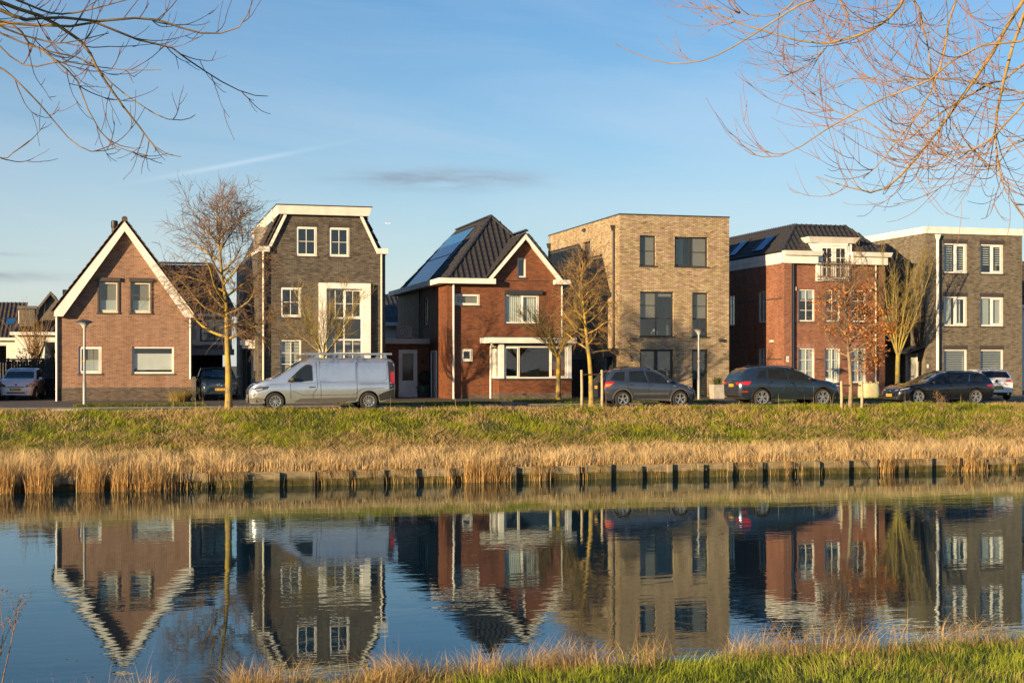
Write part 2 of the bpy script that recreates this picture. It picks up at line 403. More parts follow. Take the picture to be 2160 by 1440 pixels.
def window(par, x0, x1, z0, z1, cols=((1, 1, 1, 0),), rows=None, fm='white', face='front', recess=0.07, fw=0.07, sill='sill',
           shade=None, sw=0.05, bw=0.028, xoff=0.0, name='window'):
    """cols: (width share, bars nx, ny, sash) ; rows: [(height share, cols)] bottom to top"""
    w, h = x1 - x0, z1 - z0
    if face == 'front': loc, rz = (x0, xoff, z0), 0.0
    elif face == 'left': loc, rz = (xoff, x1, z0), R(-90)      # x0..x1 are depths along the left wall
    else: loc, rz = (xoff, x0, z0), R(90)
    mb = MB(); r = recess
    bar_frame(mb, 0, w, 0, h, fw, r, r + 0.08)
    panes = []
    rows = rows or [(1, cols)]
    tot = sum(a[0] for a in rows); zz = fw; H = h - 2 * fw
    for ri, (rh_, cs) in enumerate(rows):
        za = zz; zb = zz + H * rh_ / tot; zz = zb
        if ri < len(rows) - 1: mb.box(fw, w - fw, r + 0.004, r + 0.076, zb - 0.04, zb + 0.04)
        a0 = za + (0.04 if ri else 0); b0 = zb - (0.04 if ri < len(rows) - 1 else 0)
        tw = sum(c[0] for c in cs); xx = fw; Wd = w - 2 * fw
        for ci, (cw_, nx, ny, sash) in enumerate(cs):
            xa = xx; xb = xx + Wd * cw_ / tw; xx = xb
            if ci < len(cs) - 1: mb.box(xb - 0.035, xb + 0.035, r + 0.007, r + 0.073, a0, b0)
            xa += 0.035 if ci else 0; xb_ = xb - (0.035 if ci < len(cs) - 1 else 0)
            A, B, Cc, D = xa, xb_, a0, b0
            if sash:
                bar_frame(mb, A, B, Cc, D, sw, r - 0.018, r + 0.05); A += sw; B -= sw; Cc += sw; D -= sw
            for i in range(1, nx):
                xm = A + (B - A) * i / nx; mb.box(xm - bw / 2, xm + bw / 2, r + 0.012, r + 0.058, Cc, D)
            for j in range(1, ny):
                zm = Cc + (D - Cc) * j / ny; mb.box(A, B, r + 0.0125, r + 0.0575, zm - bw / 2, zm + bw / 2)
            for i in range(nx):
                for j in range(ny):
                    panes.append((A + (B - A) * i / nx, A + (B - A) * (i + 1) / nx, Cc + (D - Cc) * j / ny, Cc + (D - Cc) * (j + 1) / ny))
    o = mb.obj(name, M[fm], par, loc, rz)
    for a, b, c, d in panes:
        p = MB(); p.box(a, b, r + 0.032, r + 0.040, c, d); p.obj('pane', M['glass'], o)
    if sill:
        s = MB(); s.box(-0.06, w + 0.06, -0.05, r + 0.02, -0.065, -0.002)
        s.obj('sill', M[sill], o)
    for sh in (shade or []):
        k, a, b, c, d = sh[:5]; a *= w; b *= w; c *= h; d *= h; s = MB(); y = r + 0.09
        if k == 'curtain':
            n = max(6, int((b - a) / 0.035)); pts = []
            for i in range(n + 1): pts.append((a + (b - a) * i / n, y + 0.04 + 0.025 * math.sin(i * 2.2 + a)))
            for (xa, ya), (xb2, yb) in zip(pts, pts[1:]): s.face([(xa, ya, c), (xb2, yb, c), (xb2, yb, d), (xa, ya, d)])
            s.obj('curtain', M[sh[5] if len(sh) > 5 else 'curtain'], o, smooth=True)
        elif k == 'slats':
            z = c
            while z < d:
                s.face([(a, y + 0.02, z), (b, y + 0.02, z), (b, y + 0.035, z + 0.042), (a, y + 0.035, z + 0.042)]); z += sh[6] if len(sh) > 6 else 0.06
            s.obj('blind', M[sh[5] if len(sh) > 5 else 'blind_white'], o)
        else:
            s.box(a, b, y, y + 0.006, c, d); s.obj('blind', M[sh[5] if len(sh) > 5 else 'blind_taupe'], o)
    return o

# pantile: S-profile with a raised roll, thick front lip.  x across, y up-slope, z out of the roof
def tile_mesh(w, l, flat=False, mat='tile'):
    mb = MB()
    if flat: prof = [(0, 0.012), (w * 0.5, 0.014), (w, 0.012)]
    else: prof = [(0, 0.030), (0.06, 0.0), (w * 0.45, -0.004), (w * 0.62, 0.012), (w * 0.8, 0.055), (w * 0.93, 0.058), (w, 0.034)]
    n = len(prof); lift = 0.034
    pts = [(x, 0, z + lift) for x, z in prof] + [(x, l, z + 0.004) for x, z in prof] + [(x, 0, z + lift - 0.03) for x, z in prof]
    fs = [(i, i + 1, n + i + 1, n + i) for i in range(n - 1)] + [(2 * n + i, 2 * n + i + 1, i + 1, i) for i in range(n - 1)]
    mb.add(pts, fs)
    return mb.mesh('tile', M[mat], smooth=not flat, angle=50)
TILES = {}
def inpoly(x, y, poly):
    c = False; j = len(poly) - 1
    for i in range(len(poly)):
        (xi, yi), (xj, yj) = poly[i], poly[j]
        if (yi > y) != (yj > y) and x < (xj - xi) * (y - yi) / (yj - yi) + xi: c = not c
        j = i
    return c
def tile_plane(parent, O, U, V, poly, keep, w=0.30, l=0.36, flat=False, mat='tile', skip=None, rnd=None):
    """tiles over polygon poly (u along eave, v up slope) in the plane O + u U + v V; the `keep` tiles that
    lie nearest the camera side are objects, the rest one joined part"""
    O, U, V = Vector(O), Vector(U).normalized(), Vector(V).normalized(); N = U.cross(V).normalized()
    key = (w, l, flat, mat)
    if key not in TILES: TILES[key] = tile_mesh(w, l * 1.12, flat, mat)
    me = TILES[key]
    rng = random.Random(len(COL.objects))
    us = [p[0] for p in poly]; vs = [p[1] for p in poly]
    cells = []
    j = 0; v = min(vs)
    while v < max(vs) - 0.04:
        u = min(us) + (w * 0.5 if flat and j % 2 else 0) - 0.0
        while u < max(us):
            cx, cy = u + w / 2, v + l / 2
            if inpoly(cx, cy, poly) and not (skip and skip(cx, cy)): cells.append((u, v))
            u += w
        v += l; j += 1
    def mat4(u, v):
        m = Matrix((U, V, N)).transposed().to_4x4()
        m.translation = O + U * u + V * v + N * 0.015
        return m
    ms = [(mat4(u, v), u, v) for u, v in cells]
    ms.sort(key=lambda q: keep[1](q[1], q[2]) if keep[1] else 0)
    for m, u, v in ms[:keep[0]]:
        o = bpy.data.objects.new('tile', me); COL.objects.link(o); o.parent = parent
        jit = Matrix.Rotation(rng.uniform(-0.012, 0.012), 4, 'X') @ Matrix.Rotation(rng.uniform(-0.01, 0.01), 4, 'Z')
        o.matrix_local = m @ jit
    if len(ms) > keep[0]:
        co = np.array([v.co for v in me.vertices]); fs = [tuple(p.vertices) for p in me.polygons]
        mb = MB()
        for m, u, v in ms[keep[0]:]:
            a = np.array(m); q = co @ a[:3, :3].T + a[:3, 3]; mb.add(q.tolist(), fs)
        kind(mb.obj('tile_field', M[mat], parent, smooth=not flat, angle=50 if not flat else None), 'stuff')
def ridge_caps(parent, a, b, n=None, r=0.13, mat='tile', lift=0.05, indiv=True):
    a, b = Vector(a), Vector(b); L = (b - a).length; n = n or max(2, int(L / 0.36)); d = (b - a) / L
    side = d.cross(Vector((0, 0, 1))).normalized(); up = side.cross(d).normalized()
    mb0 = MB(); l = L / n * 1.06
    for rr, yy in ((r * 1.06, 0.0), (r * 0.96, l)):
        for k in range(7):
            an = math.pi * k / 6; mb0.v.append((rr * math.cos(an), yy, rr * math.sin(an) * 0.8))
    for k in range(6): mb0.f.append((k, k + 1, 7 + k + 1, 7 + k)); mb0.m.append(0)
    for k in range(1, 6): mb0.f.append((0, k + 1, k)); mb0.m.append(0)
    me = mb0.mesh('ridge_tile', M[mat], smooth=True, angle=50)
    for i in range(n):
        o = bpy.data.objects.new('ridge_tile', me); COL.objects.link(o); o.parent = parent
        m = Matrix((side, d, up)).transposed().to_4x4(); m.translation = a + d * (L * i / n) + up * (lift - 0.05)
        o.matrix_local = m
def text_obj(par, body, size, mat, loc, rz=0.0, ext=0.01, name='number', rx=90, align='CENTER', sx=1.0):
    cu = bpy.data.curves.new(name, 'FONT'); cu.body = body; cu.size = size; cu.extrude = ext; cu.align_x = align; cu.align_y = 'CENTER'
    tmp = bpy.data.objects.new(name, cu); COL.objects.link(tmp)
    bpy.context.view_layer.update()
    me = bpy.data.meshes.new_from_object(tmp.evaluated_get(bpy.context.evaluated_depsgraph_get()))
    bpy.data.objects.remove(tmp)
    me.name = name; me.materials.clear(); me.materials.append(mat)
    me.transform(Matrix.Rotation(R(rx), 4, 'X') @ Matrix.Diagonal((sx, 1, 1, 1)))
    return place(name, me, par, loc, rz)
def downpipe(par, x, y, z0, z1, mat='white', r=0.05, name='downpipe', hopper=False):
    mb = MB(); mb.tube([(x, y, z0), (x, y, z1)], r, 10)
    z = z0 + 0.6
    while z < z1 - 0.2:
        mb.lathe([(r + 0.001, z - 0.03), (r + 0.012, z - 0.02), (r + 0.012, z + 0.02), (r + 0.001, z + 0.03)], 10, o=(x, y, 0)); z += 1.9
    if hopper:
        mb.hexa([(x - .07, y - .06, z1 - .02), (x + .07, y - .06, z1 - .02), (x + .07, y + .06, z1 - .02), (x - .07, y + .06, z1 - .02),
                 (x - .15, y - .1, z1 + .28), (x + .15, y - .1, z1 + .28), (x + .15, y + .07, z1 + .28), (x - .15, y + .07, z1 + .28)])
    return mb.obj(name, M[mat], par, smooth=True, angle=40)
def interior(par, W_, L_, floors, zt, depth=4.2):
    mb = MB()
    for z in floors: mb.box(0.14, W_ - 0.14, 0.3, L_ - 0.14, z - 0.2, z)
    mb.box(0.14, W_ - 0.14, depth, depth + 0.1, 0.02, zt)
    mb.box(W_ * 0.5, W_ * 0.5 + 0.1, 1.2, depth, 0.02, zt)
    mb.obj('interior_wall', M['interior'], par)
def hw(par, W_, L_, mat, front, fh, left, lh, right=None, rhh=(), top=None, rv=0.12):
    mb = MB()
    wall_sheet(mb, front, fh, FRONT, rv)
    wall_sheet(mb, left, lh, LEFT, rv)
    wall_sheet(mb, right or left, list(rhh), RIGHT(W_), rv)
    wall_sheet(mb, front, [], BACK(L_), rv)
    return mb.obj('wall', M[mat], par)
def fbox(par, name, mat, *b):
    mb = MB(); mb.box(*b); return mb.obj(name, M[mat], par)
HG = "detached houses in a row behind the canal"
YF = 71.0
def roof_slab(par, polys, mat='tile', th=0.06, name='roof'):
    mb = MB()
    for p in polys:
        p = [Vector(q) for q in p]; n = (p[1] - p[0]).cross(p[2] - p[0]).normalized()
        if n.z < 0: n = -n
        k = len(p); pts = p + [q - n * th for q in p]
        mb.add(pts, [tuple(range(k)), tuple(range(2 * k - 1, k - 1, -1))] + [(i, (i + 1) % k, k + (i + 1) % k, k + i) for i in range(k)])
    return mb.obj(name, M[mat], par)
def lintel(par, x0, x1, z, h=0.21, mat='brick1s', y=-0.006):
    return fbox(par, 'lintel', mat, x0, x1, y, 0.05, z, z + h)

# ================================================================== 1: gabled brown brick house
h1 = thing('brick_house', 'brown brick house with steep white edged gable, leftmost of the row', 'house', (-3.09, 71.3, GZ), 0, HG)
W1, L1 = 6.35, 10.0
F1 = [(0, 0, W1), (4.2, 0, W1), (8.45, W1 / 2, W1 / 2)]
ho = [(1.92, 2.91, 4.30, 5.83), (3.44, 4.44, 4.30, 5.83), (1.04, 2.09, 1.37, 2.68), (3.52, 5.49, 1.36, 2.68)]
hw(h1, W1, L1, 'brick1', F1, ho, [(0, 0, L1), (4.2, 0, L1)], [])
fbox(h1, 'plinth', 'plinth1', -0.006, W1 + 0.006, -0.008, 0.05, 0, 0.70)
interior(h1, W1, L1, (3.0,), 5.6)
for i, (a, b, c, d) in enumerate(ho):
    if i < 2:
        window(h1, a, b, c, d, fm='cream', cols=((1, 1, 1, 1),), fw=0.085, shade=[('blind', 0.05, 0.95, 0.02, 0.40, 'frost'), ('blind', 0.45, 0.98, 0.40, 0.98)])
        mb = MB(); mb.box(a - 0.06, b + 0.06, -0.14, 0.0, d - 0.02, d + 0.16); mb.box(a - 0.02, a + 0.05, -0.05, 0, c, d - 0.02); mb.box(b - 0.05, b + 0.02, -0.05, 0, c, d - 0.02)
        mb.obj('roller_shutter', M['sill'], h1)
    elif i == 2:
        window(h1, a, b, c, d, fm='white', cols=((1, 1, 1, 1),), fw=0.08, shade=[('blind', 0.05, 0.95, 0.02, 0.5, 'frost'), ('blind', 0.4, 0.98, 0.5, 0.98)])
    else:
        window(h1, a, b, c, d, fm='white', fw=0.09, shade=[('blind', 0.02, 0.98, 0.14, 0.74, 'blind_white')])
        for k in range(3):
            pass
lintel(h1, 0.98, 2.15, 2.68, 0.20); lintel(h1, 3.46, 5.55, 2.68, 0.20)
fbox(h1, 'vent_grille', 'sill', 3.2, 3.42, -0.012, 0, 0.42, 0.48); fbox(h1, 'vent_grille', 'sill', 0.6, 0.8, -0.012, 0, 0.36, 0.42)
AP1 = (3.17, 8.74)
rl = roof_slab(h1, [[(-0.10, -0.36, 4.33), (3.17, -0.36, 8.74), (3.17, L1 + .2, 8.74), (-0.10, L1 + .2, 4.33)],
                    [(6.44, -0.36, 4.33), (3.17, -0.36, 8.74), (3.17, L1 + .2, 8.74), (6.44, L1 + .2, 4.33)]], 'tile_brown')
sl = math.hypot(3.27, 4.41)
fr = lambda u, v: u
tile_plane(rl, (6.5, -0.42, 4.30), (0, 1, 0), (-3.27, 0, 4.41), [(0, 0), (L1 + .5, 0), (L1 + .5, sl), (0, sl)], (17, fr), mat='tile_brown', l=0.34)
tile_plane(rl, (-0.16, L1 + .2, 4.30), (0, -1, 0), (3.27, 0, 4.41), [(0, 0), (L1 + .62, 0), (L1 + .62, sl), (0, sl)], (17, lambda u, v: -u), mat='tile_brown', l=0.34)
ridge_caps(rl, (3.17, -0.44, 8.80), (3.17, L1 + .2, 8.80), mat='tile_brown')
mb = MB(); mb.lathe([(0.14, -0.43), (0.14, -0.40)], 16, 'y', (3.17, 0, 8.80)); mb.face([(3.17 + .14 * math.cos(k * .3927), -0.43, 8.80 + .14 * math.sin(k * .3927)) for k in range(16)])
mb.obj('ridge_end', M['tile_brown'], rl)
for s in (1, -1):
    X = lambda x: x if s > 0 else 2 * 3.17 - x
    mb = MB(); mb.prism([(X(-0.07), 4.31), (X(3.17), 8.68), (X(3.17), 8.22), (X(0.34), 4.09), (X(-0.07), 4.09)], -0.40, -0.355)
    mb.prism([(X(-0.07), 4.09), (X(-0.07), 4.31), (X(0.0), 4.40), (X(0.0), 4.09)], -0.355, L1)
    mb.obj('verge_board', M['white'], h1)
    mb = MB(); mb.prism([(X(0.1), 4.20), (X(3.17), 8.40), (X(3.17), 8.34), (X(0.36), 4.14)], -0.354, 0.0); mb.obj('soffit', M['white'], h1)
mb = MB(); mb.tube([(2.69, 1.2, 7.6), (2.69, 1.2, 8.74)], 0.135, 14); mb.lathe([(0.15, 8.50), (0.165, 8.55), (0.165, 8.82), (0.13, 8.86), (0.0, 8.86)], 14, o=(2.69, 1.2, 0))
mb.obj('flue_pipe', M['black'], rl, smooth=True, angle=40)
downpipe(h1, 0.04, -0.09, 0.02, 4.1); downpipe(h1, 6.27, -0.09, 1.1, 4.1)
# set-back wing on its right: hipped roof, dormer, glazed storey over an open carport
mb = MB(); e0, e1, f0 = 6.36, 8.60, 4.5
mb.box(e0, e0 + 0.60, f0, f0 + 0.10, 2.82, 4.38); mb.box(e0 + 0.6, e1, f0, f0 + 0.10, 2.82, 3.0); mb.box(e1 - 0.16, e1, f0, f0 + 0.10, 3.0, 4.38); mb.box(e0 + 0.6, e1 - 0.16, f0, f0 + 0.1, 4.24, 4.38)
mb.box(e1 - 0.1, e1, f0 + 0.1, 12.0, 2.5, 4.38); mb.box(e0, e1, 11.9, 12.0, 0, 4.38)
mb.obj('wing_wall', M['white'], h1)
window(h1, e0 + 0.62, e1 - 0.16, 3.0, 4.24, cols=((1, 1, 1, 0), (1, 1, 1, 0)), fm='dgrey', xoff=f0 - 0.02, sill=None, shade=[('curtain', 0.02, 0.2, 0, 1)])
fbox(h1, 'frosted_panel', 'frost', e0 + 0.06, e0 + 0.42, f0 - 0.012, f0, 3.1, 4.25)
mb = MB(); mb.box(e0, e1 + 0.1, f0 - 0.25, 11.9, 2.52, 2.62); mb.box(e0, e1 + 0.1, f0 - 0.30, f0 - 0.2, 2.30, 2.56)
mb.obj('carport_roof', M['grey'], h1)
for i in range(14):
    a = e0 + 0.05 + i * 0.158
    fbox(h1, 'carport_board', 'timber_dark', a, a + 0.145, 11.72, 11.76, 0, 2.5)
mb = MB(); mb.hexa([(e0 + 0.75, f0 - .3, 2.62), (e1, f0 - .3, 2.62), (e1, f0, 2.62), (e0 + 0.75, f0, 2.62), (e0 + 0.7, f0 - .02, 2.84), (e1, f0 - .02, 2.84), (e1, f0, 2.84), (e0 + .7, f0, 2.84)])
mb.obj('lead_apron', M['lead'], h1)
wr = roof_slab(h1, [[(3.6, f0 - .3, 4.40), (e1 + .15, f0 - .3, 4.40), (7.7, 7.7, 7.2), (3.6, 7.7, 7.2)],
                    [(e1 + .15, f0 - .3, 4.40), (e1 + .15, 12.2, 4.40), (7.7, 9.8, 7.2), (7.7, 7.7, 7.2)],
                    [(3.6, 12.2, 4.4), (e1 + .15, 12.2, 4.40), (7.7, 9.8, 7.2), (3.6, 7.7, 7.2)]], 'tile_brown', name='wing_roof')
sv = math.hypot(3.5, 2.8)
tile_plane(wr, (4.2, f0 - .3, 4.40), (1, 0, 0), (0, 3.5, 2.8), [(0, 0), (4.55, 0), (3.5, sv), (0, sv)], (170, lambda u, v: -u), mat='tile_brown',
           skip=lambda u, v: 1.0 < u < 3.4 and 0.2 < v < 3.1)
ridge_caps(wr, (3.6, 7.7, 7.24), (7.7, 7.7, 7.24), mat='tile_brown'); ridge_caps(wr, (e1 + .15, f0 - .3, 4.44), (7.7, 7.7, 7.24), mat='tile_brown')
fbox(h1, 'gutter', 'white', e0 - .1, e1 + .25, f0 - .48, f0 - .3, 4.30, 4.44)
mb = MB(); mb.box(5.5, 7.52, 5.1, 7.6, 4.75, 6.0); d1 = mb.obj('dormer', M['tile_flat'], h1)
fbox(d1, 'dormer_roof', 'lead', 5.4, 7.62, 4.95, 7.7, 6.0, 6.19)
mb = MB(); bar_frame(mb, 5.6, 7.42, 4.9, 5.95, 0.06, 5.06, 5.11); mb.box(6.48, 6.54, 5.06, 5.11, 4.96, 5.89); w = mb.obj('window', M['dgrey'], d1)
fbox(w, 'pane', 'dglass', 5.66, 6.48, 5.08, 5.09, 4.96, 5.89); fbox(w, 'pane', 'dglass', 6.54, 7.36, 5.08, 5.09, 4.96, 5.89)

# ================================================================== 2: mansard, charcoal brick
h2 = thing('brick_house', 'tall charcoal brick house with white capped mansard front and big white framed window', 'house', (6.45, YF, GZ), 0, HG)
W2, L2 = 6.33, 14.0
F2 = [(0, 0, W2), (7.42, 0, W2), (7.42, .48, 5.9), (9.4, 1.38, 5.03)]
ho = [(1.84, 2.88, 7.20, 8.67), (3.48, 4.51, 7.20, 8.67), (1.06, 2.10, 4.16, 5.64), (1.06, 2.10, 0.62, 3.03), (3.33, 5.15, 0.50, 5.59)]
hw(h2, W2, L2, 'brick2', F2, ho, [(0, 0, L2), (7.42, 0, L2)], [])
interior(h2, W2, L2, (3.0, 6.1), 9.0)
for i in (0, 1, 2):
    a, b, c, d = ho[i]; window(h2, a, b, c, d, cols=((1, 2, 2, 1),), fw=0.06, sw=0.06, recess=0.05)
    lintel(h2, a - .05, b + .05, d, 0.2, 'brick2s' if 'brick2s' in M else 'sill')
window(h2, *ho[3], cols=((1, 2, 4, 0),), fw=0.075, recess=0.05, shade=[('slats', 0.05, 0.95, 0.0, 1.0, 'blind_white', 0.07)])
lintel(h2, 1.0, 2.16, 3.03, 0.2, 'sill')
window(h2, *ho[4], rows=[(2.40, ((1, 2, 4, 0), (1, 2, 4, 0))), (1.05, ((1, 1, 1, 0), (1, 1, 1, 0))), (1.35, ((1, 2, 2, 0), (1, 2, 2, 1)))], fw=0.06, recess=-0.02, sill=None,
       shade=[('curtain', 0.02, 0.12, 0.02, 0.98), ('slats', 0.05, 0.95, 0.02, 0.4, 'blind_taupe', 0.09)])
mb = MB(); mb.box(2.97, 3.33, -0.26, 0, 0.3, 5.59); mb.box(5.15, 5.55, -0.26, 0, 0.3, 5.59); mb.box(2.97, 5.55, -0.26, 0, 5.59, 5.87)
mb.obj('window_surround', M['white'], h2)
mb = MB(); mb.box(0, 0.3, -0.12, 0, 0, 7.40); mb.box(6.05, W2, -0.03, 0, 0, 7.40); mb.obj('pilaster', M['brick2'], h2)
downpipe(h2, 0.225, -0.19, 0, 7.42, 'cream'); downpipe(h2, 6.13, -0.10, 0, 7.42, 'cream')
downpipe(h2, -0.07, 8.3, 0, 2.9, 'zinc', 0.04); downpipe(h2, -0.07, 6.1, 0, 2.9, 'zinc', 0.04)
r2 = roof_slab(h2, [[(0.22, -0.10, 7.45), (1.22, -0.10, 9.5), (1.22, L2, 9.5), (0.22, L2, 7.45)], [(6.11, -0.10, 7.45), (5.13, -0.10, 9.5), (5.13, L2, 9.5), (6.11, L2, 7.45)]], 'tile_flat')
sv2 = math.hypot(1.0, 2.05)
tile_plane(r2, (0.16, L2, 7.45), (0, -1, 0), (1.0, 0, 2.05), [(0, 0), (L2 + .12, 0), (L2 + .12, sv2), (0, sv2)], (220, lambda u, v: -u), w=0.25, l=0.3, flat=True, mat='tile_flat')
tile_plane(r2, (6.17, -0.14, 7.45), (0, 1, 0), (-0.98, 0, 2.05), [(0, 0), (L2, 0), (L2, sv2), (0, sv2)], (8, lambda u, v: u), w=0.25, l=0.3, flat=True, mat='tile_flat')
for s in (1, -1):
    X = lambda x: x if s > 0 else 6.40 - x
    mb = MB(); mb.prism([(X(0.36), 7.40), (X(1.27), 9.30), (X(1.42), 9.30), (X(0.52), 7.40)], -0.17, -0.11); mb.obj('verge_board', M['white'], h2)
    mb = MB()
    xs = sorted((X(-0.03), X(0.52))); mb.box(xs[0], xs[1], -0.24, -0.105, 7.37, 7.64)
    xs = sorted((X(-0.03), X(0.20))); mb.box(xs[0], xs[1], -0.105, L2, 7.37, 7.55); mb.obj('gutter_box', M['white'], h2)
mb = MB()
mb.hexa([(0.98, -0.28, 9.24), (5.47, -0.28, 9.24), (5.47, L2, 9.24), (0.98, L2, 9.24), (0.86, -0.42, 9.66), (5.57, -0.42, 9.66), (5.57, L2 + .2, 9.66), (0.86, L2 + .2, 9.66)])
mb.obj('roof_cornice', M['white'], h2)
fbox(h2, 'roof_cap', 'dgrey', 0.82, 5.61, -0.45, L2 + .22, 9.662, 9.71)
for yy in (1.5, 5.2, 9.0):
    mb = MB(); mb.tube([(0.80, yy, 9.62), (0.82, yy, 9.2), (0.95, yy, 8.9)], 0.045, 8); mb.obj('downpipe', M['cream'], h2, smooth=True)
mb = MB(); mb.box(-0.62, 0, 2.0, 3.8, 2.62, 2.78); mb.box(-0.74, 0.0, 1.9, 3.9, 2.78, 3.05); mb.obj('door_canopy', M['white'], h2)
mb = MB(); mb.box(-0.06, 0.0, 2.2, 2.32, 0, 2.62); mb.box(-0.06, 0, 3.3, 3.42, 0, 2.62); mb.box(-0.06, 0, 2.32, 3.3, 2.5, 2.62); dr = mb.obj('door_frame', M['white'], h2)
fbox(h2, 'door', 'white', -0.03, 0.0, 2.32, 3.3, 0.02, 2.5)
fbox(h2, 'letter_box', 'dgrey', -0.12, -0.02, 1.7, 1.95, 1.1, 1.5)

# ================================================================== 3: red brick, hipped roof with solar panels, bay window
h3 = thing('brick_house', 'deep red brick house with hipped tiled roof, solar panels and white bay window', 'house', (15.96, YF, GZ), 0, HG)
W3, L3 = 6.29, 13.4
F3 = [(0, 0, W3), (6.05, 0, W3), (6.05, 2.15, 6.05), (6.45, 2.42, 5.72), (8.38, 4.08, 4.10)]
ho = [(0.43, 1.74, 4.85, 5.43), (3.07, 4.92, 3.94, 5.43), (3.76, 4.21, 6.32, 7.33), (0.76, 1.38, 1.97, 2.62), (2.62, 6.0, 1.2, 2.7)]
mb = MB()
wall_sheet(mb, F3, ho, FRONT)
wall_sheet(mb, [(0, 0, L3), (6.05, 0, L3)], [(4.75, 5.75, 3.95, 5.45), (2.3, 3.3, 0.02, 2.5)], LEFT)
wall_sheet(mb, [(0, 0, L3), (6.05, 0, L3)], [], RIGHT(W3)); wall_sheet(mb, [(0, 0, W3), (6.05, 0, W3)], [], BACK(L3))
mb.box(0, 0.36, -0.15, 0, 0, 5.95)
mb.obj('wall', M['brick3'], h3)
fbox(h3, 'plinth', 'plinth1', 0.40, 2.38, -0.007, 0, 0, 0.25)
interior(h3, W3, L3, (3.0,), 5.9)
window(h3, *ho[0], cols=((1, 1, 1, 1),), fw=0.06, shade=[('blind', 0.04, 0.96, 0.05, 0.95)])
window(h3, *ho[1], cols=((1, 1, 1, 0), (1, 1, 1, 1)), shade=[('curtain', 0.04, 0.46, 0.02, 0.98), ('curtain', 0.52, 0.93, 0.02, 0.98)])
fbox(h3, 'shutter_box', 'dgrey', 3.05, 5.07, -0.16, 0, 5.43, 5.64)
window(h3, *ho[2], cols=((1, 1, 1, 0),), fw=0.075); window(h3, *ho[3], cols=((1, 1, 1, 1),), fw=0.075, sw=0.06)
window(h3, 4.75, 5.75, 3.95, 5.45, face='left', cols=((1, 1, 1, 0),), fw=0.09)
text_obj(h3, '4', 0.50, M['dgrey'], (1.81, -0.03, 2.29), ext=0.025, name='house_number', sx=0.9)
downpipe(h3, 0.32, -0.21, 0, 5.95, 'white', 0.055); downpipe(h3, 2.30, -0.09, 0, 2.6, 'white', 0.055); downpipe(h3, 6.15, -0.08, 3.2, 6.0, 'white', 0.045)
mb = MB(); mb.tube([(1.98, -1.7, 2.98), (1.98, -1.6, 2.86), (2.28, -0.12, 2.66), (2.30, -0.09, 2.5)], 0.05, 8); mb.obj('downpipe', M['white'], h3, smooth=True)
downpipe(h3, -0.06, 6.6, 3.2, 6.0, 'dgrey', 0.035)
# main roof: hip to the street
AX, AY, AZ = 3.14, 3.1, 9.72; RB = 11.2; ez = 6.14; LB = L3 + .25
r3 = roof_slab(h3, [[(0.02, -0.02, ez), (6.27, -0.02, ez), (AX, AY, AZ)], [(0.02, -0.02, ez), (AX, AY, AZ), (AX, RB, AZ), (0.02, LB, ez)],
                    [(6.27, -0.02, ez), (AX, AY, AZ), (AX, RB, AZ), (6.27, LB, ez)], [(0.02, LB, ez), (6.27, LB, ez), (AX, RB, AZ)]])
sh = math.hypot(AY + .02, AZ - ez); ss = math.hypot(AX - .02, AZ - ez)
gable_u = lambda v: 2.05 + v * math.cos(math.atan2(AZ - ez, AY)) * 0.86      # front gable covers this part of the hip
tile_plane(r3, (0.02, -0.02, ez), (1, 0, 0), (0, AY + .02, AZ - ez), [(0, 0), (6.25, 0), (AX, sh)], (240, lambda u, v: u), l=0.335,
           skip=lambda u, v: u > 2.15 + v * 0.62 and v < 3.2)
tile_plane(r3, (0.02, LB, ez), (0, -1, 0), (AX - .02, 0, AZ - ez), [(0, 0), (LB, 0), (LB - AY, ss), (2.4, ss)], (60, lambda u, v: -u), l=0.335,
           skip=lambda u, v: LB - 11.2 < u < LB - 5.1 and 0.2 < v < 4.4)
ridge_caps(r3, (0.0, -0.04, ez + .03), (AX, AY, AZ + .05)); ridge_caps(r3, (AX, RB, AZ + .05), (AX, AY, AZ + .05)); ridge_caps(r3, (6.29, -0.04, ez + .03), (AX, AY, AZ + .05))
# solar panels, two rows of six on the left slope
Vs = Vector((AX - .02, 0, AZ - ez)).normalized(); Us = Vector((0, -1, 0)); Ns = Us.cross(Vs).normalized()
pm = MB(); pm.box(0, 1.0, 0, 1.99, 0.06, 0.095); pm.box(0.03, 0.97, 0.03, 1.96, 0.0951, 0.0975, 1)
for i in range(1, 6): pm.box(0.03 + i * 0.1567 - .003, 0.03 + i * 0.1567 + .003, 0.03, 1.96, 0.0976, 0.0985, 0)
pmesh = pm.mesh('solar_panel', [M['dgrey'], M['solar']])
for j in range(2):
    for i in range(6):
        m = Matrix((Us, Vs, Ns)).transposed().to_4x4(); m.translation = Vector((0.02, 11.2 - i * 1.017, ez)) + Vs * (0.22 + j * 2.03)
        o = bpy.data.objects.new('solar_panel', pmesh); COL.objects.link(o); o.parent = r3; o.matrix_local = m
def roof_window(par, O, U, V, u0, v0, w, h, N):
    mb = MB(); bar_frame(mb, 0, w, 0, h, 0.07, 0, 0.1); 
    me = mb.mesh('roof_window', M['dgrey']); me.transform(Matrix(((1, 0, 0, 0), (0, 0, 1, 0), (0, 1, 0, 0), (0, 0, 0, 1))))
    m = Matrix((Vector(U).normalized(), Vector(V).normalized(), N)).transposed().to_4x4(); m.translation = Vector(O) + Vector(U).normalized() * u0 + Vector(V).normalized() * v0 + N * 0.05
    o = bpy.data.objects.new('roof_window', me); COL.objects.link(o); o.parent = par; o.matrix_local = m
    p = MB(); p.box(0.07, w - .07, 0.07, h - .07, 0.05, 0.06); p.obj('pane', M['solar'], o)  # pane's blue is sky reflection painted as colour
